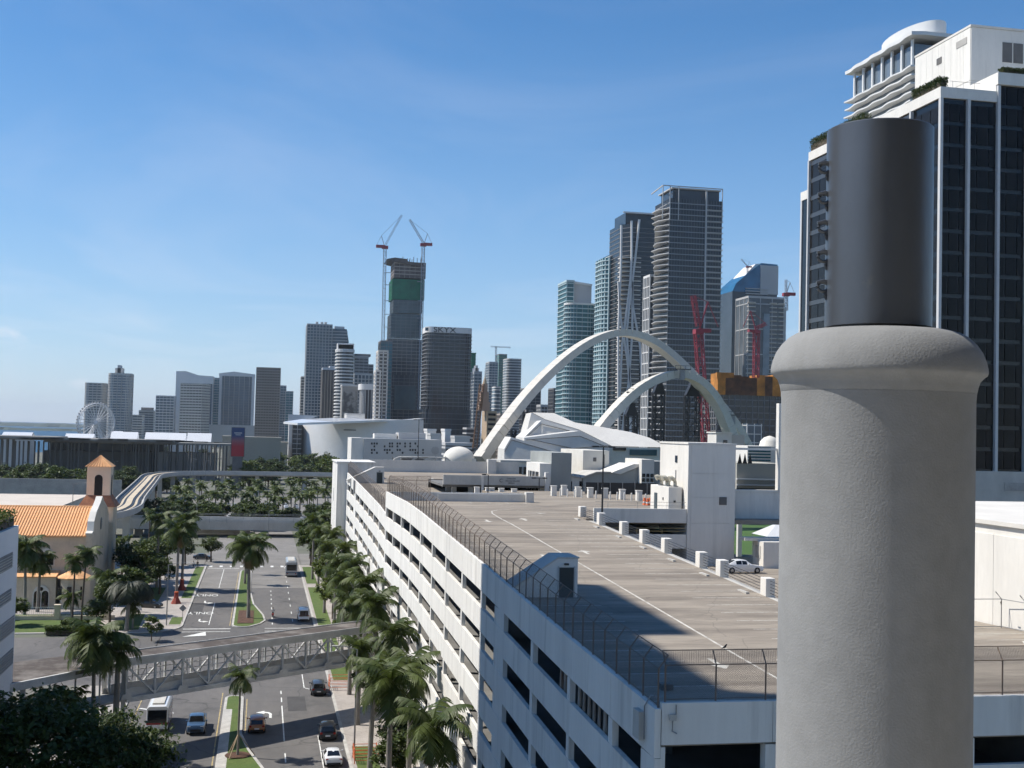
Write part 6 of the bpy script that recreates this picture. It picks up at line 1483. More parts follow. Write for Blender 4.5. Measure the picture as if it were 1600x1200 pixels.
tower('slim teal glass tower between the curved crown and the broad blue slab', 328, 344, 590, 2080, 30, g_teal, s_grey, 4.2, .9, .3, 6)
x0, x1 = foot(341, 396, 2000, 36); r = thing('tower_block', 'broad blue slab tower with pale top and white side piers', 'tower', ((x0+x1)/2, 2000, 0))
zt = zpx(368, 588, 2000); shell(r, rect(x0, x1, 2000, 2036), 0, zt, g_blue, s_dgrey, 4.2, .45, .2, 8, .5, .4, s_grey, top=False)
MB().extr([(x0-1, zt), (x1+1, zt), (x1+1, zt+4), (x0+(x1-x0)*.4, zt+7.5), (x0-1, zt+4)], 'y', 1998.6, 2037).build('crown', s_white, r)
for a in (0, .93): MB().box(x0+(x1-x0)*a, x0+(x1-x0)*a+4, 1998.5, 2000.4, 0, zt).build('side_pier', s_white, r)
tower('low pale podium building below the broad blue slab', 326, 400, 664, 1880, 30, s_grey, None)
tower('plain brown gridded slab tower', 399, 436, 574, 1650, 40, g_brown, s_brown, 3.6, 1.9, .3, 3.6, 1.1, .3, s_brown)
tower('narrow dark blue tower behind the brown slab', 432, 446, 602, 1900, 30, g_blue, s_grey, 4, .7, .2, 5)
tower('narrow teal tower right of the brown slab', 445, 457, 611, 1880, 30, g_teal, s_grey, 4, .7, .2, 5)
# centre
tower('slim cream strip tower left of the tall grey gridded tower', 468, 479, 588, 1560, 25, g_grey, s_beige, 3.6, 1.6, .4, 5)
x0, x1 = foot(474, 515, 1500, 45); r = thing('tower_block', 'tall grey gridded office tower with angled upper corner', 'tower', ((x0+x1)/2, 1500, 0))
zt = zpx(495, 508, 1500); xr = at(543, 600, Y=1505).x
shell(r, rect(x0, x1, 1500, 1545), 0, zt, g_blue, s_grey, 3.7, 1.0, .35, 3.6, .9, .35, s_grey)
zs = zpx(530, 514, 1505); xm = at(533, 600, Y=1505).x
prof = [(x1, 0), (xm, 0), (xm, zpx(530, 560, 1505)), (xr, zpx(543, 535, 1505)), (xr-3, zs), (x1, zs)]
MB().extr(prof, 'y', 1503, 1545).build('angled_wing', g_blue, r)
mb = MB(); z = 4
while z < zs: 
    xe = xm if z < prof[2][1] else min(xr, xm+(xr-xm)*(z-prof[2][1])/(prof[3][1]-prof[2][1]) if z < prof[3][1] else xr-2)
    mb.box(x1, xe+.3, 1502.6, 1545.4, z-.5, z+.5); z += 3.7
mb.build('floor_edges', s_grey, r, kind='stuff')
for a in (.35, .55, .7): MB().box(x0+(x1-x0)*a, x0+(x1-x0)*a+3, 1510, 1520, zt+1.6, zt+5).build('roof_plant', s_grey, r)
MB().box(at(530, 510, Y=1520).x-6, at(538, 510, Y=1520).x, 1515, 1525, zs, zs+4).build('roof_plant', s_white, r)
tower('dark brown ribbed tower with white cap left of the white banded tower', 500, 524, 578, 1380, 30, g_brown, None, mull=3, mw=.7, mout=.4, mm=s_brown, extra=((0, .5, 3, s_white), (.5, 1, 5, s_white)))
tower('curved tower with close white balcony bands', 521, 551, 545, 1300, 30, g_dark, s_white, 3.5, 1.3, .7, rnd=10, extra=((.1, .95, 5, s_brown), (.05, 1.0, 6.5, s_white)))
t = tower('grey tower with leafy roof terraces behind the white banded tower', 549, 573, 556, 1520, 30, g_grey, s_grey, 3.8, 1.2, .4, 5, extra=((-.1, 1.2, 3, s_dgrey),))
tower('stepped grey tower right of the leafy roofed one', 565, 581, 569, 1560, 30, g_grey, s_grey, 4, 1.2, .3, 5)
tower('pale pillared office block below the leafy roofed tower', 549, 586, 584, 1340, 30, g_blue, s_white, 4, .8, .3, 4, .9, .5, s_white)
r = tower('concrete block with a faded mural on its side', 531, 558, 601, 1180, 25, S('mural_wall', (.30, .285, .26)), s_grey, 60)
mm_ = mat('faded_mural', (.30, .29, .27), .9, .4, .09, col2=(.10, .095, .09), lo=.45, hi=.55)
xa, xb = at(536, 640, Y=1179.5).x, at(556, 640, Y=1179.5).x; MB().box(xa, xb, 1179.3, 1179.7, zpx(545, 650, 1180), zpx(545, 612, 1180)).build('mural', mm_, r)
tower('white low office block above the arena roof', 538, 570, 646, 1120, 30, s_white, s_grey, 3.5, .8, .1)
r = tower('dark ribbed tower with rounded white top band', 560, 586, 604, 1150, 26, g_dark, None, mull=2.8, mw=.6, mout=.4, mm=s_grey, rnd=4)
x0, x1 = foot(559, 587, 1150, 26); zz = zpx(572, 604, 1150); MB().prism(rrect(x0-.8, x1+.8, 1149, 1177, 5), zz-3, zz+2.5).build('top_band', s_white, r)
tower('teal glass tower left of the cube stack', 588, 610, 532, 1330, 28, g_teal, s_dgrey, 4, .6, .2, 5, mm=s_dgrey)
tower('slim cream tower with stacked balconies before the cube stack', 586, 603, 547, 1100, 22, g_brown, s_beige, 3.3, 1.1, .7, 4.2, .9, .7, s_white)
tower('lower cream shoulder of balconies before the cube stack', 583, 592, 578, 1090, 18, g_brown, s_beige, 3.3, 1.1, .6, 4.2, .8, .6, s_white)
# tower of stacked cubes under construction
r = thing('construction_tower', 'unfinished tower of stacked cubes wrapped in green netting', 'tower', (at(632, 650, Y=1400).x, 1400, 0))
NET = mat('green_debris_net', (.02, .20, .11), .9, .25, .1, col2=(.015, .11, .07)); RAW = mat('raw_brown_concrete', (.16, .13, .115), .95, .3, .15)
for i, (a, b, y0, y1, gl, sl, fh, st) in enumerate(((606, 656, 700, 586, g_dark, s_dgrey, 4, .5), (604, 657, 586, 530, g_dark, s_brown, 4, .6), (608, 655, 528, 491, G('slate_teal', (.075, .115, .125), .2), s_dgrey, 4, .3), (611, 656, 489, 469, G('slate_teal2', (.11, .15, .155), .3), s_dgrey, 4, .25), (609, 659, 468, 436, NET, NET, 4.2, .7), (611, 660, 434, 409, RAW, s_brown, 4.2, 1.1))):
    xa, xb = at(a, 600, Y=1400).x, at(b, 600, Y=1400).x
    off = (-1.5, 1.5, 0, -1, 1.2, 0)[i]
    shell(r, rect(xa, xb, 1400+off, 1438+off), max(0, zpx(632, y0, 1400)), zpx(632, y1, 1400), gl, sl, fh, st, .35, 6, .3, .3, sl, body='cube', top=False)
zt = zpx(632, 409, 1400); xa, xb = at(606, 410, Y=1400).x, at(662, 410, Y=1400).x
MB().extr([(xa-1, zt+2), (xa+3, zt), (xb-8, zt-4), (xb, zt-4), (xb, zt-1), (xb-18, zt), (xb-20, zt+3), (xa+8, zt+4)], 'y', 1397, 1440).build('formwork', RAW, r)
qq = random.Random(2)
for i in range(16): xx = qq.uniform(xa+3, xb-2); MB().box(xx, xx+.6, 1399, 1399.6, zt-2, zt+qq.uniform(2, 6)).build('rebar_column', RAW, r)
MB().box(at(616, 600, Y=1399).x, at(650, 600, Y=1399).x, 1396.5, 1398, zpx(632, 640, 1400), zpx(632, 603, 1400)).build('screen', G('slate_teal', (.06, .09, .10), .3), r)
def lattice(root, a, b, w, n, m, name='mast', t=None):
    a, b = Vector(a), Vector(b); d = (b-a); L = d.length; d /= L; s = d.cross(Vector((0, 1, 0))); s = s.normalized() if s.length > .1 else Vector((1, 0, 0)); f = d.cross(s).normalized(); t = t or w*.14
    mb = MB(); cs = [s*w/2+f*w/2, -s*w/2+f*w/2, -s*w/2-f*w/2, s*w/2-f*w/2]
    for c in cs: mb.beam(a+c, b+c, t, t)
    for i in range(n):
        p, q = a+d*L*i/n, a+d*L*(i+1)/n
        for k in range(4):
            e, g = cs[k], cs[(k+1) % 4]
            mb.beam(p+(e if i % 2 else g), q+(g if i % 2 else e), t*.7, t*.7); mb.beam(p+e, p+g, t*.6, t*.6)
    return mb.build(name, m, root)
CRW = mat('crane_white_paint', (.36, .38, .42), .6); CRR = mat('crane_red_paint', (.30, .035, .05), .6)
def luffing(label, px, yb, yc, jx, jy, Y, w, m, k=1.0, pxb=None):
    base = at(pxb or px, yb, Y=Y); cab = at(px, yc, Y=Y); tip = at(jx, jy, Y=Y)
    o = thing('tower_crane', label, 'crane', (base.x, base.y, 0))
    n = max(6, int((cab-base).length/w/1.3)); lattice(o, base, cab, w, n, m)
    n = max(6, int((tip-cab).length/w/1.0)); lattice(o, cab+Vector((0, 0, w)), tip, w*.6, n, m, 'jib')
    sgn = 1 if tip.x > cab.x else -1
    MB().box(cab.x-w*1.1*k, cab.x+w*1.1*k, Y-w*.7, Y+w*.7, cab.z-w*.2, cab.z+w*.9*k).build('cab', CRR, o)
    MB().box(min(cab.x, cab.x-sgn*w*3.2*k), max(cab.x, cab.x-sgn*w*3.2*k), Y-w*.6, Y+w*.6, cab.z+w*.1, cab.z+w*1.1*k).build('counterweight', CRR, o)
    ap = cab+Vector((-sgn*w*1.4, 0, w*4.5)); MB().beam(cab, ap, w*.2).build('a_frame', m, o); MB().beam(ap, tip, w*.08).build('pendant', m, o); MB().beam(ap, cab+Vector((-sgn*w*3, 0, w)), w*.1).build('pendant', m, o)
    return o, base, cab
o, b_, c_ = luffing('left white luffing crane beside the green netted tower', 601.5, 640, 388, 628, 336, 1396, 3.2, CRW, pxb=596)
for y in (426, 445, 470, 491, 511): MB().beam(at(600, y, Y=1397), at(611, y, Y=1400), .7).build('tie', CRW, o)
o, b_, c_ = luffing('right white luffing crane beside the green netted tower', 661.5, 640, 384, 640, 343, 1396, 3.2, CRW, pxb=655)
for y in (440, 470, 497): MB().beam(at(659, y, Y=1397), at(652, y, Y=1400), .7).build('tie', CRW, o)
# broad dark tower with lettered white top
x0, x1 = foot(656, 735, 1150, 34); r = thing('tower_block', 'broad dark tower with close balcony bands and lettered white top', 'tower', ((x0+x1)/2, 1150, 0))
zt, zg = zpx(695, 520, 1150), zpx(695, 640, 1150)
pl_ = rrect(x0, x1, 1150, 1184, 7)
shell(r, pl_, zg, zt, g_black, S('balcony_dark', (.19, .19, .195)), 3.55, .75, .9, 5.5, .25, .3, s_dgrey, top=False)
MB().prism(offset(pl_, .5), zt, zpx(695, 511, 1150)).build('top_band', s_white, r)
shell(r, rrect(x0-1.5, x1+1, 1148, 1186, 7), 0, zg, g_dark, s_dgrey, 5, .5, .2, 4, .3, .2, g_blue, body='glass_base', top=False)
zl = (zt+zpx(695, 511, 1150))/2
me = text_mesh('SKYX', 7.0, .2); me.materials.append(BLACKM); o = piece('lettering', me, r, (at(695, 515, Y=1149).x-(x0+x1)/2, -.75, zl-.3), (math.pi/2, 0, 0), (1.3, 1, 1))
em = MB().box(-1.6, 1.6, -.1, .1, -1.6, 1.6).build('emblem', g_blue, r, local=True); em.location = (at(667, 515, Y=1149).x-(x0+x1)/2, -.65, zl)
tower('narrow tower topped with green netting behind the lettered tower', 729, 741, 551, 1500, 25, NET, NET, 4, .8, .4)
tower('blue grey tower with pale stepped top right of the lettered tower', 733, 751, 580, 1350, 28, g_blue, s_grey, 3.8, 1.0, .4, 5, extra=((.1, .8, 4, s_white), (.3, .6, 7, s_grey)))
tower('slim tower with green top far behind the tan spire', 772, 790, 553, 1950, 30, g_green, s_dgrey, 4, .6, .2)
tower('grey glass tower behind the tan spire', 757, 776, 565, 1800, 30, g_blue, s_grey, 4, .8, .2, 5)
tower('grey curved slab tower left of the arch', 783, 814, 560, 1550, 34, g_grey, s_grey, 3.6, 1.2, .3, rnd=6)
tower('dark blue tower half hidden behind the rising arch', 812, 844, 606, 1450, 34, g_dark, s_dgrey, 4, .6, .2, 6)
tower('dark ribbed tower between the arch and the green glass towers', 856, 869, 606, 1300, 25, g_dark, s_dgrey, 4, .5, .2, 3)
tower('low dark block under the arch', 838, 860, 632, 1350, 25, g_brown, s_grey, 4, 1, .2, 4)
tower('dark blue block below the arch left of the concert hall', 812, 832, 640, 900, 25, g_dark, s_dgrey, 4, .6, .2, 4)
o = thing('tower_crane', 'small hammerhead crane far left of the arch', 'crane', at(775, 600, Y=1900))
lattice(o, at(775, 600, Y=1900), at(775, 541, Y=1900), 2.4, 18, CRW); lattice(o, at(767, 541.5, Y=1900), at(798, 543, Y=1900), 1.8, 14, CRW, 'jib')
# tan spired tower with scaffold
r = thing('spired_tower', 'tan stepped tower with a thin spire and scaffolding beside it', 'tower', (at(758, 650, Y=1000).x, 1000, 0))
x0, x1 = foot(753, 776, 1000, 24); z1 = zpx(764, 642, 1000)
TANW = S('tan_stone', (.44, .33, .22))
MB().box(x0, x1, 1000, 1024, 0, z1).build('lower_tower', TANW, r)
wn_ = None
for i in range(6):
    for j in range(8):
        if wn_ is None: wn_ = MB().box(-.55, .55, -.12, .05, -.9, .9).build('window', DGLASS, r, local=True); o = wn_
        else: o = piece('window', wn_.data, r, (0, 0, 0))
        o.location = Vector((x0+1.6+i*(x1-x0-3)/5, 999.95, z1-3-j*4.1))-BASE[r]
cx_ = at(757, 640, Y=1003).x
for a, b, hh in ((4.6, z1, zpx(757, 628, 1003)), (3.4, zpx(757, 628, 1003), zpx(757, 612, 1003)), (2.2, zpx(757, 612, 1003), zpx(757, 600, 1003))): MB().box(cx_-a, cx_+a, 1003, 1003+2*a, b, hh).build('setback', S('pink_stone', (.50, .33, .24)), r)
MB().lathe([(2.0, 0), (1.3, 3), (.3, 6), (.08, 14)], 8).build('spire', TANW, r, local=True).location = Vector((cx_, 1005, zpx(757, 600, 1003)))-BASE[r]
sc_ = lattice(r, at(742, 700, Y=995), at(753, 600, Y=998), 3.5, 22, mat('rusty_scaffold', (.20, .11, .06), .9), 'scaffold')
tower('dark brown ribbed block beside the tan tower', 774, 792, 646, 1050, 24, g_brown, s_brown, 3.5, .8, .2, 2.4, mm=s_brown)
tower('far white banded tower behind the tan tower', 767, 782, 604, 1600, 24, g_blue, s_white, 5, 1.2, .5, rnd=5)
# right cluster
x0, x1 = foot(868, 922, 980, 30); r = thing('tower_block', 'green glass tower with white blade wall beside a rounded lower wing', 'tower', ((x0+x1)/2, 980, 0))
xm = at(893, 600, Y=980).x; zt = zpx(880, 440, 980)
shell(r, rect(x0, xm, 980, 1010), 0, zt, g_teal, s_teal, 3.7, .7, .6, 4, .2, .2, s_teal)
MB().extr([(xm, 0), (x1, 0), (x1, zpx(921, 446, 985)), (xm, zt)], 'y', 984, 1010).build('blade_wall', s_grey, r)
MB().extr([(xm-.5, zt-.5), (x1+.2, zpx(921, 446, 985)-.5), (x1+.2, zpx(921, 446, 985)+1), (xm-.5, zt+1.4)], 'y', 983, 1010).build('blade_cap', s_white, r)
xw = at(883, 600, Y=968).x; shell(r, rrect(xw, x1+.5, 966, 983.5, 8), 0, zpx(905, 476, 966), g_teal, s_teal, 3.7, .8, .9, 4, .2, .2, s_grey, body='rounded_wing', top=False)
MB().prism(rrect(xw-.5, x1+1, 965.5, 983.6, 8), zpx(905, 476, 966), zpx(905, 473, 966)).build('wing_top', s_white, r)
x0, x1 = foot(922, 968, 930, 34); r = thing('tower_block', 'rounded teal condominium tower with white balcony bands', 'tower', ((x0+x1)/2, 930, 0))
zt = zpx(950, 402, 930); shell(r, rrect(x0, x1, 930, 964, 11), 0, zt, g_teal, s_teal, 3.6, .85, 1.0, 7, 1.0, .6, s_teal, top=False)
MB().prism(rrect(x0+6, x1-.2, 931, 963, 9), zt, zpx(950, 396, 930)).build('crown', g_teal, r)
MB().extr([(x0+5, zt), (x0+12, zpx(950, 393, 930)), (x1, zpx(950, 391, 930)), (x1, zpx(950, 391, 930)+1), (x0+11, zpx(950, 393, 930)+1), (x0+4, zt+1)], 'y', 930, 962).build('crown_fin', s_white, r)
# exoskeleton tower
Y0 = 900; x0, x1 = at(968, 600, Y=Y0).x, at(1024, 600, Y=Y0).x; r = thing('tower_block', 'dark tower laced with white curving exoskeleton columns', 'tower', ((x0+x1)/2, Y0, 0))
zt = zpx(995, 350, Y0); shell(r, [(x0, Y0+8), (x0+6, Y0), (x1, Y0), (x1, Y0+36), (x0, Y0+36)], 0, zt, g_black, s_dgrey, 3.6, .5, .3, top=False)
mb = MB(); z = 5
while z < zt-25: mb.box(x0-.4, x0+15, Y0-1.2, Y0+10, z, z+.9); z += 3.6
mb.build('balcony_edges', s_beige, r, kind='stuff')
MB().box(x0+3, x1, Y0+3, Y0+33, zt, zt+9).build('crown', g_black, r)
EXO = S('white_exoskeleton', (.66, .65, .63))
def exo(pts, w=.95): MB().tube([at(a, b, Y=Y0-1.4) for a, b in pts], w, 6).build('exoskeleton_column', EXO, r, smooth=True)
exo([(971, 352), (970, 420), (966, 520), (966, 600), (967, 690)]); exo([(987, 345), (987, 400), (985, 440), (972, 540), (968, 620), (967, 690)]); exo([(999, 343), (993, 400), (988, 440), (989, 480), (1000, 540), (1003, 600)])
exo([(966, 440), (970, 500), (980, 560), (985, 610), (985, 690)]); exo([(988, 440), (988, 520), (982, 600), (970, 690)]); exo([(1000, 700), (985, 600), (979, 520), (986, 450)])
MB().box(x0, x1, Y0-.6, Y0, zt+8, zt+9.2).build('crown_edge', EXO, r)
# tall dark gridded tower
Y0 = 760; x1 = at(1125, 500, Y=Y0).x; xc = at(1043, 500, Y=Y0).x; r = thing('tower_block', 'tallest dark gridded tower with angled balconies and an open roof frame', 'tower', ((xc+x1)/2, Y0, 0))
zt = zpx(1085, 312, Y0); D = 30
xs = at(1100, 500, Y=Y0).x
shell(r, rect(xc, x1, Y0, Y0+D), 0, zt, g_black, S('slab_line_grey', (.30, .31, .325)), 3.75, .55, .3, 1.9, .14, .15, s_dgrey, top=False)
mb = MB(); z = 4
k = 0
while z < zt-4:
    sh = 1.6*math.sin(k*.9)
    mb.prism([(xc-.1, Y0-.2), (xc-5.5-sh, Y0+9), (xc-4.0+sh, Y0+22), (xc-.1, Y0+D)], z, z+.5); mb.box(xs+.5, x1+.9, Y0-.9, Y0, z, z+.45); z += 3.75; k += 1
mb.build('balconies', s_grey, r, kind='stuff')
MB().box(xs-.5, xs+.5, Y0-1.0, Y0, 0, zt+6).build('white_rib', s_grey, r)
MB().box(xc+3, x1-1, Y0+3, Y0+D-3, zt, zpx(1085, 296, Y0)).build('roof_storey', g_dark, r)
MB().box(xc+1.5, x1-.5, Y0+1, Y0+D-1, zpx(1085, 296, Y0), zpx(1085, 294, Y0)).build('roof_slab', s_grey, r)
zf = zpx(1085, 293, Y0)
for x in (xc-5, xc, xc+6, x1): MB().beam((x, Y0-.5, zt-14), (x, Y0-.5, zf), .5).build('roof_frame_post', s_grey, r)
MB().beam((xc-5, Y0-.5, zf), (x1, Y0-.5, zf), .6).build('roof_frame_beam', s_grey, r); MB().beam((xc-5, Y0-.5, zf), (xc-3, Y0+D, zf), .6).build('roof_frame_beam', s_grey, r); MB().beam((xc-5, Y0-.5, zt-4), (xc, Y0-.5, zt-4), .5).build('roof_frame_beam', s_grey, r)
# white lattice block in front
x0, x1 = foot(1002, 1022, 800, 14); r = thing('tower_block', 'slim block screened by a white square lattice before the dark gridded tower', 'tower', ((x0+x1)/2, 800, 0))
shell(r, rect(x0, x1, 800, 814), 0, zpx(1012, 432, 800), g_grey, s_white, 7.6, .7, .4, 3.6, .7, .5, s_white, top=True)
tower('white framed tower between the dark gridded tower and the blue crowned one', 1122, 1139, 527, 1250, 25, g_blue, s_white, 30, 2, .3, 5, 1.6, .5, s_white)
# blue crowned twin
Y0 = 1000; x0, x1 = at(1142, 600, Y=Y0).x, at(1212, 600, Y=Y0).x; r = thing('tower_block', 'tower with a sloping blue glass crown behind balconied wings', 'tower', ((x0+x1)/2, Y0, 0))
zs = zpx(1145, 455, Y0)
MB().box(x0, x1, Y0, Y0+34, 0, zs).build('glass_body', g_dark, r)
MB().extr([(x0, zs), (x1, zs), (x1, zpx(1208, 413, Y0)), (at(1190, 410, Y=Y0).x, zpx(1190, 411, Y0)), (at(1165, 430, Y=Y0).x, zpx(1165, 430, Y0)), (at(1150, 443, Y=Y0).x, zpx(1150, 443, Y0))], 'y', Y0, Y0+34).build('crown', G('crown_blue', (.03, .16, .30), .15), r)
MB().extr([(at(1165, 430, Y=Y0).x, zpx(1165, 430, Y0)), (at(1182, 411, Y=Y0).x, zpx(1182, 412, Y0)), (at(1192, 411, Y=Y0).x, zpx(1192, 411, Y0))], 'y', Y0+2, Y0+30).build('crown_cap', s_white, r)
MB().box(at(1195, 0, Y=Y0).x, x1+.6, Y0-.6, Y0+30, zpx(1200, 460, Y0), zpx(1200, 415, Y0)).build('crown_side', s_grey, r)
for i in range(4): MB().box(at(1165, 460, Y=Y0-1).x, at(1200, 460, Y=Y0-1).x, Y0-1.5, Y0, zpx(1180, 452+4*i, Y0), zpx(1180, 451+4*i, Y0)+.2).build('balcony_slab', s_grey, r)
x0, x1 = foot(1147, 1222, 900, 26); r = thing('tower_block', 'glassy balconied tower in front of the blue crown', 'tower', ((x0+x1)/2, 900, 0))
zt = zpx(1185, 466, 900); shell(r, rect(x0, x1, 900, 926), 0, zt, g_grey, s_grey, 20, .8, .3, 10, .5, .3, s_grey)
mb = MB(); z = 4
while z < zt-3:
    for a, b in ((0, .2), (.62, .8), (.86, 1.02)): mb.prism(rrect(x0+(x1-x0)*a-.8, x0+(x1-x0)*b, 898.2, 902, 1.2, 2), z, z+.7)
    z += 3.5
mb.build('balconies', s_beige, r, kind='stuff')
MB().box(x0+(x1-x0)*.42, x0+(x1-x0)*.6, 899.4, 900, 0, zt-12).build('glass_strip', G('pale', (.22, .27, .31), .1), r)
MB().box(at(1222, 0, Y=905).x, at(1236, 0, Y=905).x, 905, 925, 0, zpx(1228, 483, 905)).build('side_core', s_grey, r)
MB().box(at(1224, 0, Y=905).x, at(1233, 0, Y=905).x, 906, 920, zpx(1228, 483, 905), zpx(1228, 474, 905)).build('orange_screen', mat('orange_netting', (.60, .24, .045), .9, .3, .2), r)
# construction block with orange netting
x0, x1 = at(1120, 640, Y=620).x, at(1230, 640, Y=620).x; r = thing('construction_block', 'dark unfinished block topped with orange safety netting', 'building', ((x0+x1)/2, 620, 0))
zt = zpx(1165, 612, 620)
shell(r, rect(x0, x1, 620, 654), 0, zt, g_black, s_dgrey, 3.4, .5, .3, 3.4, .4, .3, s_dgrey, top=False)
ON = MATS['orange_netting']; oq = random.Random(6)
BRN = mat('brown_formwork', (.17, .075, .035), .9, .4, .3)
for i in range(9):
    xa = x0+(x1-x0)*i/9; h = oq.uniform(.75, 1.0)
    MB().box(xa, xa+(x1-x0)/9+.1*(i % 2), 619.4-.15*(i % 2), 630, zt-2, zt+(zpx(1165, 583, 620)-zt)*h).build('netting', ON if i in (0, 5, 7, 8) else BRN, r)
MB().box(x0-.6, x0+9, 619.0, 621, zpx(1125, 590, 620), zpx(1125, 582, 620)).build('netting', ON, r)
shell(r, rect(at(1168, 640, Y=600).x, at(1190, 640, Y=600).x, 600, 606), 0, zpx(1178, 662, 600), g_blue, s_white, 4.5, .4, .2, 4.5, .4, .3, s_white, body='glass_annex', top=False)
luffing('red luffing crane in front of the dark gridded tower', 1091, 700, 520, 1083, 462, 480, 2.9, CRR, .55, pxb=1104)
luffing('red crane with raised jib above the orange netting', 1182, 590, 520, 1197, 506, 610, 2.6, CRR, .55, pxb=1181)
luffing('small grey crane above the blue crown', 1168, 430, 418, 1158, 405, 1002, 1.2, CRW)
luffing('grey crane mast right of the balconied tower', 1228, 485, 462, 1228, 437, 908, 2.4, CRW)

# ------------------------------------------------------------------ the arches of the signature bridge
ARCH = mat('arch_concrete', (.62, .585, .52), .85, .08, .1, fine=.05)
def arch(label, pts, Ya, Yb, wpx, seg=2.9, depth=5.0):
    P = [Vector((*p, 0)).to_2d() for p in pts]; c = catmull([(p.x, p.y) for p in P], 14)
    Wp = [at(p.x, p.y, Y=Ya+(Yb-Ya)*i/(len(c)-1)) for i, p in enumerate(c)]
    o = thing('concrete_arch', label, 'arch', (Wp[0].x, Wp[0].y, 0))
    n = len(Wp); k = 0; acc = 0
    dist = [0]
    for a, b in zip(Wp, Wp[1:]): dist.append(dist[-1]+(b-a).length)
    L = dist[-1]; N = int(L/seg)
    def ev(s):
        for i in range(n-1):
            if s <= dist[i+1] or i == n-2: return Wp[i].lerp(Wp[i+1], (s-dist[i])/max(dist[i+1]-dist[i], 1e-6))
    core = MB()
    for i in range(N):
        a, b = ev(L*i/N), ev(L*(i+1)/N); g = (b-a)*.012
        t = i/N; w = wpx(t)*Wp[0].length/F
        MB().beam(a+g, b-g, depth, w, upv=(0, 0, 1)).build('segment', ARCH, o)
        core.beam(a, b, depth*.9, w*.93)
    core.build('core', GREYW, o)
    return o
arch('large white concrete bridge arch', [(750, 718), (785, 668), (812, 632), (840, 600), (870, 571), (900, 547), (930, 530), (965, 520), (995, 524), (1022, 536), (1050, 557), (1080, 586), (1105, 613), (1130, 642), (1150, 670), (1166, 700)], 420, 470, lambda t: 15.5-4*math.sin(math.pi*t))
arch('smaller white concrete bridge arch below the large one', [(936, 672), (962, 641), (985, 618), (1010, 600), (1040, 588), (1065, 585), (1090, 594), (1112, 616), (1128, 645), (1142, 680), (1148, 700)], 440, 456, lambda t: 15-3*math.sin(math.pi*t), 3.2)
for i, (pa, pb, yt, Y) in enumerate(((1018, 1037, 594, 462), (1068, 1092, 598, 462), (975, 995, 628, 455), (815, 824, 640, 440), (797, 806, 672, 436), (790, 796, 690, 434))):
    a, b = at(pa, 700, Y=Y), at(pb, 700, Y=Y); w = b.x-a.x; c = (a+b)/2
    o = thing('falsework_tower', ['black steel falsework tower under the crown of the small arch', 'black steel falsework tower under the right of the small arch', 'black steel falsework tower under the left of the small arch', 'tall black prop under the left leg of the large arch', 'shorter black prop under the left leg of the large arch', 'lowest black prop under the left leg of the large arch'][i], 'falsework', (c.x, Y, 0), group='falsework under the arches')
    zt = zpx((pa+pb)/2, yt, Y); q0 = (c.x, Y, 0)
    if i < 3:
        for s in (-1, 1): lattice(o, (c.x+s*w*.36, Y, 0), (c.x+s*w*.36, Y, zt-5), w*.26, 22, BLACKM, 'leg', t=.32)
        for z in range(6, int(zt-4), 5): MB().beam((c.x-w*.4, Y, z), (c.x+w*.4, Y, z), .4).build('cross_beam', BLACKM, o); MB().beam((c.x-w*.3, Y, z), (c.x+w*.3, Y, z+5), .3).build('brace', BLACKM, o)
        MB().extr([(c.x-w*.5, zt-5.5), (c.x+w*.5, zt-5.5), (c.x+w*.25, zt-2), (c.x+.8, zt), (c.x-.8, zt), (c.x-w*.25, zt-2)], 'y', Y-1.5, Y+1.5).build('head', BLACKM, o)
    else: lattice(o, (c.x, Y, 0), (c.x, Y, zt), w*.7, 10, BLACKM, 'leg', t=.5)
for i, (px, py, Y) in enumerate(((1062, 577, 446), (988, 613, 446), (1140, 648, 462))):
    p = at(px, py, Y=Y); o = thing('work_platform', ['dark work platform on the crown of the small arch', 'grey clamp collar on the left of the small arch', 'grey clamp collar low on the right leg of the arches'][i], 'platform', p)
    MB().box(p.x-3.2, p.x+3.2, Y-4, Y-2.6, p.z-.3, p.z).build('deck', BLACKM, o)
    for s in (-3, -1, 1, 3): MB().beam((p.x+s, Y-4, p.z), (p.x+s, Y-4, p.z+1.2), .15).build('rail_post', BLACKM, o)
    MB().beam((p.x-3.2, Y-4, p.z+1.2), (p.x+3.2, Y-4, p.z+1.2), .15).build('rail', BLACKM, o); MB().box(p.x-1, p.x+1, Y-3.6, Y-2.6, p.z-4, p.z-.3).build('clamp', STEEL, o)
# old stone tower and louvred block beside the arch foot
r = thing('stone_turret', 'cream old stone turret at the foot of the arches', 'tower', (at(1140, 700, Y=330).x, 330, 0))
x0, x1 = at(1119, 700, Y=330).x, at(1165, 700, Y=330).x; xm = at(1143, 700, Y=330).x
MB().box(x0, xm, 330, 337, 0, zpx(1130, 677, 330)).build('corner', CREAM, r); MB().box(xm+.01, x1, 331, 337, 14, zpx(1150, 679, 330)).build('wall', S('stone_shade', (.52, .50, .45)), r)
MB().box(x0-.3, xm+.2, 329.7, 337.2, zpx(1130, 677, 330), zpx(1130, 675, 330)).build('cornice', CREAM, r)
a = at(1133, 692, Y=330); MB().box(a.x-.6, a.x+.6, 329.85, 329.99, a.z-.8, a.z+.8).build('window', DGLASS, r)
r = thing('louvred_block', 'white block with teal louvre bands above the openings', 'building', (at(1185, 705, Y=260).x, 260, 0))
x0, x1 = at(1168, 705, Y=260).x, at(1204, 705, Y=260).x; z0, z1 = zpx(1185, 722, 260), zpx(1185, 697, 260)
MB().box(x0, x1+14, 260, 274, z0-5, z1).build('wall', WHITE, r)
for xx in (x0+.5, x1+13): MB().box(xx, xx+1, 266, 267, 0, z0-5).build('column', WHITE, r)
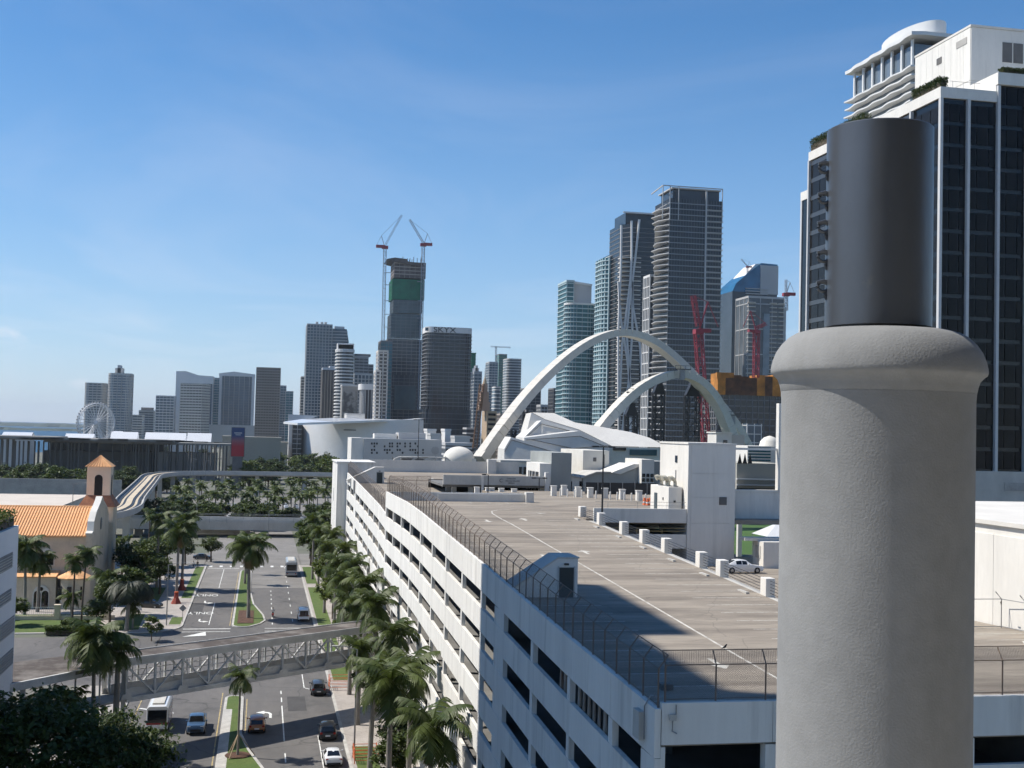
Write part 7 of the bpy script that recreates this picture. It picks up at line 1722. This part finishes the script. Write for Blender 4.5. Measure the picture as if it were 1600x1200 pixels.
for i in range(5): MB().box(x0+.2, x1, 259.9, 259.99, z0+(z1-z0)*(i+.3)/5.3, z0+(z1-z0)*(i+.85)/5.3).build('louvre', mat('teal_tinted_glass', (.05, .13, .15), .12, .2, .1), r)
MB().lathe([(2.4, 0), (2.1, 1.2), (1.3, 2.0), (.2, 2.4)], 16).build('dome', CREAM, r, local=True, smooth=True).location = Vector((at(1208, 700, Y=262).x, 264, z1))-BASE[r]
MB().box(at(1152, 700, Y=240).x, at(1230, 700, Y=240).x, 240, 256, zpx(1185, 772, 240), zpx(1185, 724, 240)).build('lower_wall', S('warm_stone', (.42, .40, .34)), r)
for i in range(3):
    a = at(1156+8*i, 716, Y=239.8); MB().add([(a.x-.5, 239.8, a.z-1.1), (a.x+.5, 239.8, a.z-1.1), (a.x, 239.8, a.z+1.1)], [(0, 1, 2)]).build('vent', BLACKM, r)
for i, y in enumerate((748, 757, 763)): MB().box(at(1152, y, Y=239).x, at(1230, y, Y=239).x, 239, 239.6, zpx(1185, y+2, 239), zpx(1185, y, 239)).build('ledge', (s_white, s_grey, BLACKM)[i], r)
# green field seen through the lower opening, with white canopies
structure(sheet(rect(128, 222, 335, 462), .012), 'lawn', mat('bright_field_grass', (.055, .12, .018), .9, .1, .05))
for i, (px, py, Y) in enumerate(((1214, 836, 300), (1232, 834, 312))):
    c = at(px, py, Y=Y); o = thing('canopy', ['white peaked canopy left of its pair beyond the ramp', 'white peaked canopy right of its pair beyond the ramp'][i], 'canopy', (c.x, Y, 0), group='white canopies on the field')
    MB().add([(c.x-5, Y-5, c.z), (c.x+5, Y-5, c.z), (c.x+5, Y+5, c.z), (c.x-5, Y+5, c.z), (c.x, Y, c.z+3.2)], [(0, 1, 4), (1, 2, 4), (2, 3, 4), (3, 0, 4)]).build('roof', PAINT['white'], o)
    for a in (-4.8, 4.8):
        for b in (-4.8, 4.8): MB().tube([(c.x+a, Y+b, 0), (c.x+a, Y+b, c.z)], .1, 6).build('pole', STEEL, o)

# ------------------------------------------------------------------ waterfront: arena, museum, wheel, billboard
ARW = mat('arena_white_cladding', (.78, .78, .77), .55, .05, .05)
r = thing('arena', 'large white curved arena with sweeping roof blade', 'arena', (at(560, 690, Y=1000).x, 1000, 0))
prof_px = [(468, 668), (500, 663), (540, 660), (600, 656), (650, 653), (664, 656)]
N = 40; front = []; top = []
x0, x1 = at(468, 690, Y=1000).x, at(672, 690, Y=1000).x
for i in range(N+1):
    t = i/N; a = math.pi*(1-t); x = (x0+x1)/2+math.cos(a)*(x1-x0)/2; y = 1050-math.sin(a)*60
    ztop = zpx(468+(672-468)*t, interp(prof_px, 468+(672-468)*t), y); front.append((x, y, 0)); top.append((x, y, ztop))
MB().add(front+top+[(x, 1120, z) for x, y, z in top]+[(x, 1120, 0) for x, y, z in top], [(k*(N+1)+i, k*(N+1)+i+1, (k+1)*(N+1)+i+1, (k+1)*(N+1)+i) for k in range(3) for i in range(N)]).build('curved_wall', ARW, r, smooth=True)
a, b, c = at(443, 660, Y=985), at(530, 651, Y=985), at(640, 655, Y=1000)
MB().add([at(443, 659, Y=985), at(470, 655, Y=990), at(520, 653, Y=1000), at(600, 655, Y=1020), at(640, 656, Y=1040), at(600, 656, Y=985), at(520, 659, Y=960), at(465, 661, Y=965)]+[p-Vector((0, 0, 1.6)) for p in (at(443, 659, Y=985), at(470, 655, Y=990), at(520, 653, Y=1000), at(600, 655, Y=1020), at(640, 656, Y=1040), at(600, 656, Y=985), at(520, 659, Y=960), at(465, 661, Y=965))], [tuple(range(8))[::-1], tuple(range(8, 16))]+[(i, (i+1) % 8, 8+(i+1) % 8, 8+i) for i in range(8)]).build('roof_blade', PAINT['white'], r)
MB().box(at(451, 680, Y=1030).x, at(457, 680, Y=1030).x, 1030, 1050, 0, zpx(453, 661, 1030)).build('pylon', s_white, r)
MB().extr([(at(451, 650, Y=1035).x, zpx(451, 661, 1035)), (at(480, 655, Y=1035).x, zpx(480, 656, 1035)), (at(498, 650, Y=1035).x, zpx(498, 650, 1035)), (at(451, 645, Y=1035).x, zpx(451, 647, 1035))], 'y', 1040, 1046).build('rear_fin', S('fin_grey', (.42, .46, .50)), r)
shell(r, rect(at(457, 680, Y=1020).x, at(472, 680, Y=1020).x, 1020, 1040), 0, zpx(463, 663, 1020), g_dark, s_grey, 4, .5, .2, 4, .4, .2, s_grey, body='glass_foyer', top=False)
for a, b, y in ((537, 569, 671), (578, 590, 677)): 
    t = ((a+b)/2-468)/204; yy = 1050-math.sin(math.pi*(1-t))*60-1.2
    MB().box(at(a, y, Y=yy).x, at(b, y, Y=yy).x, yy, yy+.8, zpx(a, y+1.3, yy), zpx(a, y, yy)).build('slot', BLACKM, r)
# pierced wall building behind the far deck
r = thing('pierced_wall_building', 'low grey building with a wall pierced by small square holes', 'building', (at(600, 705, Y=420).x, 420, 0))
x0, xm, x1 = at(546, 700, Y=430).x, at(568, 700, Y=420).x, at(690, 700, Y=420).x; zt = zpx(620, 686, 420)
MB().box(xm, x1, 420, 440, 0, zt).build('wall', S('panel_grey', (.46, .46, .45)), r); MB().box(x0, xm-.01, 421, 440, 0, zpx(557, 684, 421)).build('end_block', WHITE, r)
hq = random.Random(12); hm = None
for rowy in (693, 697.5, 703, 707.5):
    for px in range(581, 664, 4):
        if hq.random() < .42 or (px-581) % 20 > 15: continue
        a = at(px, rowy, Y=419.9)
        if hm is None: hm = MB().box(-.28, .28, -.03, .03, -.34, .34).build('pierced_hole', BLACKM, r, local=True); o = hm
        else: o = piece('pierced_hole', hm.data, r, (0, 0, 0))
        o.location = a-BASE[r]; o.location.y = -.05
a = at(680, 704, Y=419.9); MB().lathe([(1.4, -.02), (1.4, .02)], 20).build('round_emblem', S('emblem_grey', (.36, .36, .355)), r, local=True).matrix_basis = Matrix.Translation(Vector((a.x, 419.93, a.z))-BASE[r]) @ Matrix.Rotation(math.pi/2, 4, 'X')
MB().box(at(585, 680, Y=430).x, at(620, 680, Y=430).x, 430, 436, zt, zt+1.7).build('roof_plant', WHITE, r); MB().box(at(622, 680, Y=430).x, at(664, 680, Y=430).x, 428, 438, zt, zt+2.2).build('roof_plant', s_grey, r)
r = thing('dome', 'cream ribbed dome left of the arch foot', 'dome', (at(721, 715, Y=400).x, 404, 0))
rad = (at(746, 715, Y=400).x-at(697, 715, Y=400).x)/2; zb0 = zpx(721, 718, 400); hgt = zpx(721, 698, 400)-zb0
MB().lathe([(rad*math.cos(R(a)), zb0+hgt*math.sin(R(a))) for a in range(-10, 90, 8)]+[(.05, zb0+hgt)], 32, (BASE[r].x, 404+rad*.3)).build('shell', CREAM, r, smooth=True)
MB().box(BASE[r].x-rad, BASE[r].x+rad, 402, 402+rad, 0, zb0+.2).build('drum', CREAM, r)
for i, (a, b, y, Y, m) in enumerate(((663, 682, 670, 900, s_white), (690, 705, 670, 880, s_white), (668, 690, 677, 860, s_grey), (705, 735, 681, 840, s_grey), (690, 738, 692, 700, s_dgrey), (724, 742, 668, 1020, s_grey))):
    tower(['white boxy roof block left of the pale cube', 'pale cube block behind the pierced wall', 'grey low block behind the pierced wall', 'grey low block with roof plant behind the dome', 'dark low parking structure behind the dome', 'grey banded office block above the dome'][i], a, b, y, Y, 20, m if i < 4 else g_dark, s_grey if i >= 4 else None, 4, 1.2, .3, cat='building', name='low_block')
# waterfront museum with a wide canopy on hanging columns
r = thing('museum', 'long low museum under a wide flat canopy with hanging slender columns', 'museum', (at(190, 700, Y=760).x, 760, 0))
xa, xb = at(-20, 690, Y=760).x, at(372, 690, Y=760).x; zc = zpx(190, 690, 760)
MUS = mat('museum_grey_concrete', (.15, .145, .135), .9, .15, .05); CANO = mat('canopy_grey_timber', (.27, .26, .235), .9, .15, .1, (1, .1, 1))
rows_ = [(xa, at(120, 0, Y=760).x, 745, zc+.8), (at(25, 0, Y=760).x, at(300, 0, Y=760).x, 752, zc), (at(95, 0, Y=760).x, xb, 760, zc-1.3)]
for x0, x1, y, z in rows_: MB().box(x0, x1, y, y+45, z, z+1.3).build('canopy', CANO, r)
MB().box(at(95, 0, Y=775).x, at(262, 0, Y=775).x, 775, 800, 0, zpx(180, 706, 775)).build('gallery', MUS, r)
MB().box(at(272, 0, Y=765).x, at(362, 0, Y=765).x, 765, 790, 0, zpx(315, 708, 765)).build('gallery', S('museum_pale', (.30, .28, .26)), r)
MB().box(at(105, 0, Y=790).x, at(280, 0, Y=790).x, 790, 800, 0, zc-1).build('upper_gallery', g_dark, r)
mq = random.Random(8); cm0 = None
for i in range(70):
    px = 10+i*5+mq.uniform(-2, 2)
    if 130 < px < 200 and mq.random() < .4: continue
    x = at(px, 700, Y=762).x
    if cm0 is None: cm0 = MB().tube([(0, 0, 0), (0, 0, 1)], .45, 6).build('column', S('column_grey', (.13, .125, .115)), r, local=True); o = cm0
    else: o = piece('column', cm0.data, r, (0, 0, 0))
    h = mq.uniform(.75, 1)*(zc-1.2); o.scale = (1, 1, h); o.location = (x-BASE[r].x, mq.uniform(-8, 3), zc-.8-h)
for i in range(22): x = at(20+i*15, 690, Y=750).x; MB().box(x, x+mq.uniform(5, 12), 744, 748, zc+.6, zc+.6+mq.uniform(.4, 1.3)).build('canopy_planter', CANO, r)
for i in range(6): x = at(2+i*9, 0, Y=770).x; MB().box(x, x+1.2, 770, 772, 0, zc).build('glazing_pier', MUS, r)
# white tents and sheds on the quay
for i, (a, b, y0, y1, Y) in enumerate(((0, 47, 677, 684, 900), (100, 145, 679, 686, 1150), (172, 214, 676, 686, 1250), (226, 262, 677, 686, 1300), (262, 290, 678, 688, 1200), (292, 330, 678, 690, 1250), (175, 190, 675, 680, 1350))):
    xa_, xb_ = at(a, 680, Y=Y).x, at(b, 680, Y=Y).x; zb0, z1 = zpx(a, y1, Y), zpx(a, y0, Y)
    o = thing('white_shed', ['white shed roof at the left edge above the museum', 'white shed roof before the ferris wheel', 'white pavilion right of the ferris wheel', 'white pavilion between two others on the quay', 'small white pavilion mid quay', 'long white pavilion at the right of the quay', 'small white gable roof beside the wheel'][i], 'shed', ((xa_+xb_)/2, Y, 0), group='white sheds on the quay')
    MB().extr([(Y, zb0), (Y+24, zb0), (Y+12, z1+1)], 'x', xa_, xb_).build('roof', PAINT['white'], o); MB().box(xa_+1, xb_-1, Y+1, Y+23, 0, zb0).build('wall', s_grey, o)
# ferris wheel
c = at(150, 661, Y=1400); r = thing('ferris_wheel', 'white ferris wheel at the waterfront', 'ferris wheel', (c.x, 1400, 0))
WHM = mat('wheel_white', (.75, .75, .75), .6); rw_ = 28*1440/F; tl_ = R(35)
pt = lambda a, rr, s=0: Vector((c.x+math.cos(a)*rr*math.cos(tl_)+s*math.sin(tl_), 1400+math.cos(a)*rr*math.sin(tl_)-s*math.cos(tl_), c.z+math.sin(a)*rr))
for s in (-1.6, 1.6): MB().tube([pt(i*math.pi/24, rw_, s) for i in range(49)], .6, 5).build('rim', WHM, r); MB().tube([pt(i*math.pi/24, rw_*.9, s) for i in range(49)], .25, 5).build('inner_rim', WHM, r)
for i in range(28): MB().beam(pt(i*math.pi/14, 1), pt(i*math.pi/14, rw_), .5).build('spoke', WHM, r)
for i in range(42): p = pt(i*math.pi/21, rw_+1.2); MB().lathe([(.3, 1.1), (.9, .8), (1, 0), (.9, -.8), (.3, -1.1)], 8).build('gondola', s_grey, r, local=True).location = p-BASE[r]
MB().lathe([(1.8, -3), (1.8, 3)], 12).build('hub', WHM, r, local=True).matrix_basis = Matrix.Translation(c-BASE[r]) @ Matrix.Rotation(math.pi/2, 4, 'X')
for s in (-1, 1):
    for e in (-1, 1): MB().beam(pt(0, 0, s*3), Vector((c.x+e*14, 1400+s*8, 0)), 1.0).build('leg', WHM, r)
# billboard
r = thing('billboard', 'tall upright billboard with a blue and red gradient poster', 'billboard', (at(372, 714, Y=640).x, 640, 0))
x0, x1 = at(362, 690, Y=640).x, at(381.5, 690, Y=640).x; z0, z1 = zpx(371, 713, 640), zpx(371, 668.5, 640)
MB().box(x0-.3, x1+.3, 640, 641.5, z0-.3, z1+.3).build('frame', CONCD, r)
pm_ = bpy.data.materials.new('poster_blue_to_red'); pm_.use_nodes = True; n_, l_ = pm_.node_tree.nodes, pm_.node_tree.links
tcn = n_.new('ShaderNodeTexCoord'); sp = n_.new('ShaderNodeSeparateXYZ'); rp = n_.new('ShaderNodeValToRGB'); l_.new(tcn.outputs['Generated'], sp.inputs[0]); l_.new(sp.outputs[2], rp.inputs[0])
rp.color_ramp.elements[0].color = (.38, .02, .03, 1); rp.color_ramp.elements[0].position = .35; rp.color_ramp.elements[1].color = (.03, .06, .16, 1); rp.color_ramp.elements[1].position = .72
e = rp.color_ramp.elements.new(.55); e.color = (.25, .10, .12, 1); l_.new(rp.outputs[0], n_['Principled BSDF'].inputs['Base Color'])
MB().box(x0, x1, 639.9, 639.99, z0, z1).build('poster', pm_, r)
MB().box(x0+1.2, x1-1.2, 639.84, 639.89, z0+(z1-z0)*.8, z0+(z1-z0)*.84).box(x0+1.8, x1-1.8, 639.84, 639.89, z0+(z1-z0)*.74, z0+(z1-z0)*.77).build('poster_print', s_grey, r)
MB().box((x0+x1)/2-2.5, (x0+x1)/2+2.5, 640.4, 641.4, 0, z0).build('post', CONCD, r)
for i, (a, b, y, Y) in enumerate(((349, 362, 681, 900), (383, 440, 683, 880), (362, 450, 690, 1000))):
    tower(['low tan hall left of the billboard', 'low tan hall with sloping roof right of the billboard', 'long low tan hall behind the billboard'][i], a, b, y, Y, 24, S('tan_hall', (.36, .33, .27)), None, cat='building', name='low_block')
structure(sheet([(-200, 610), (20, 610), (20, 640), (-200, 640)], .01), 'road', ASPH)
# ------------------------------------------------------------------ air
hz = bpy.data.materials.new('thin_haze'); hz.use_nodes = True
hn = hz.node_tree.nodes; hn.clear(); pv = hn.new('ShaderNodeVolumePrincipled'); ho = hn.new('ShaderNodeOutputMaterial')
pv.inputs['Density'].default_value = .00004; pv.inputs['Color'].default_value = (.80, .90, 1, 1); pv.inputs['Anisotropy'].default_value = .2
hz.node_tree.links.new(pv.outputs[0], ho.inputs['Volume'])
MB().box(-14500, 14500, -2000, 24500, -3, 330).build('haze', hz, kind='stuff')
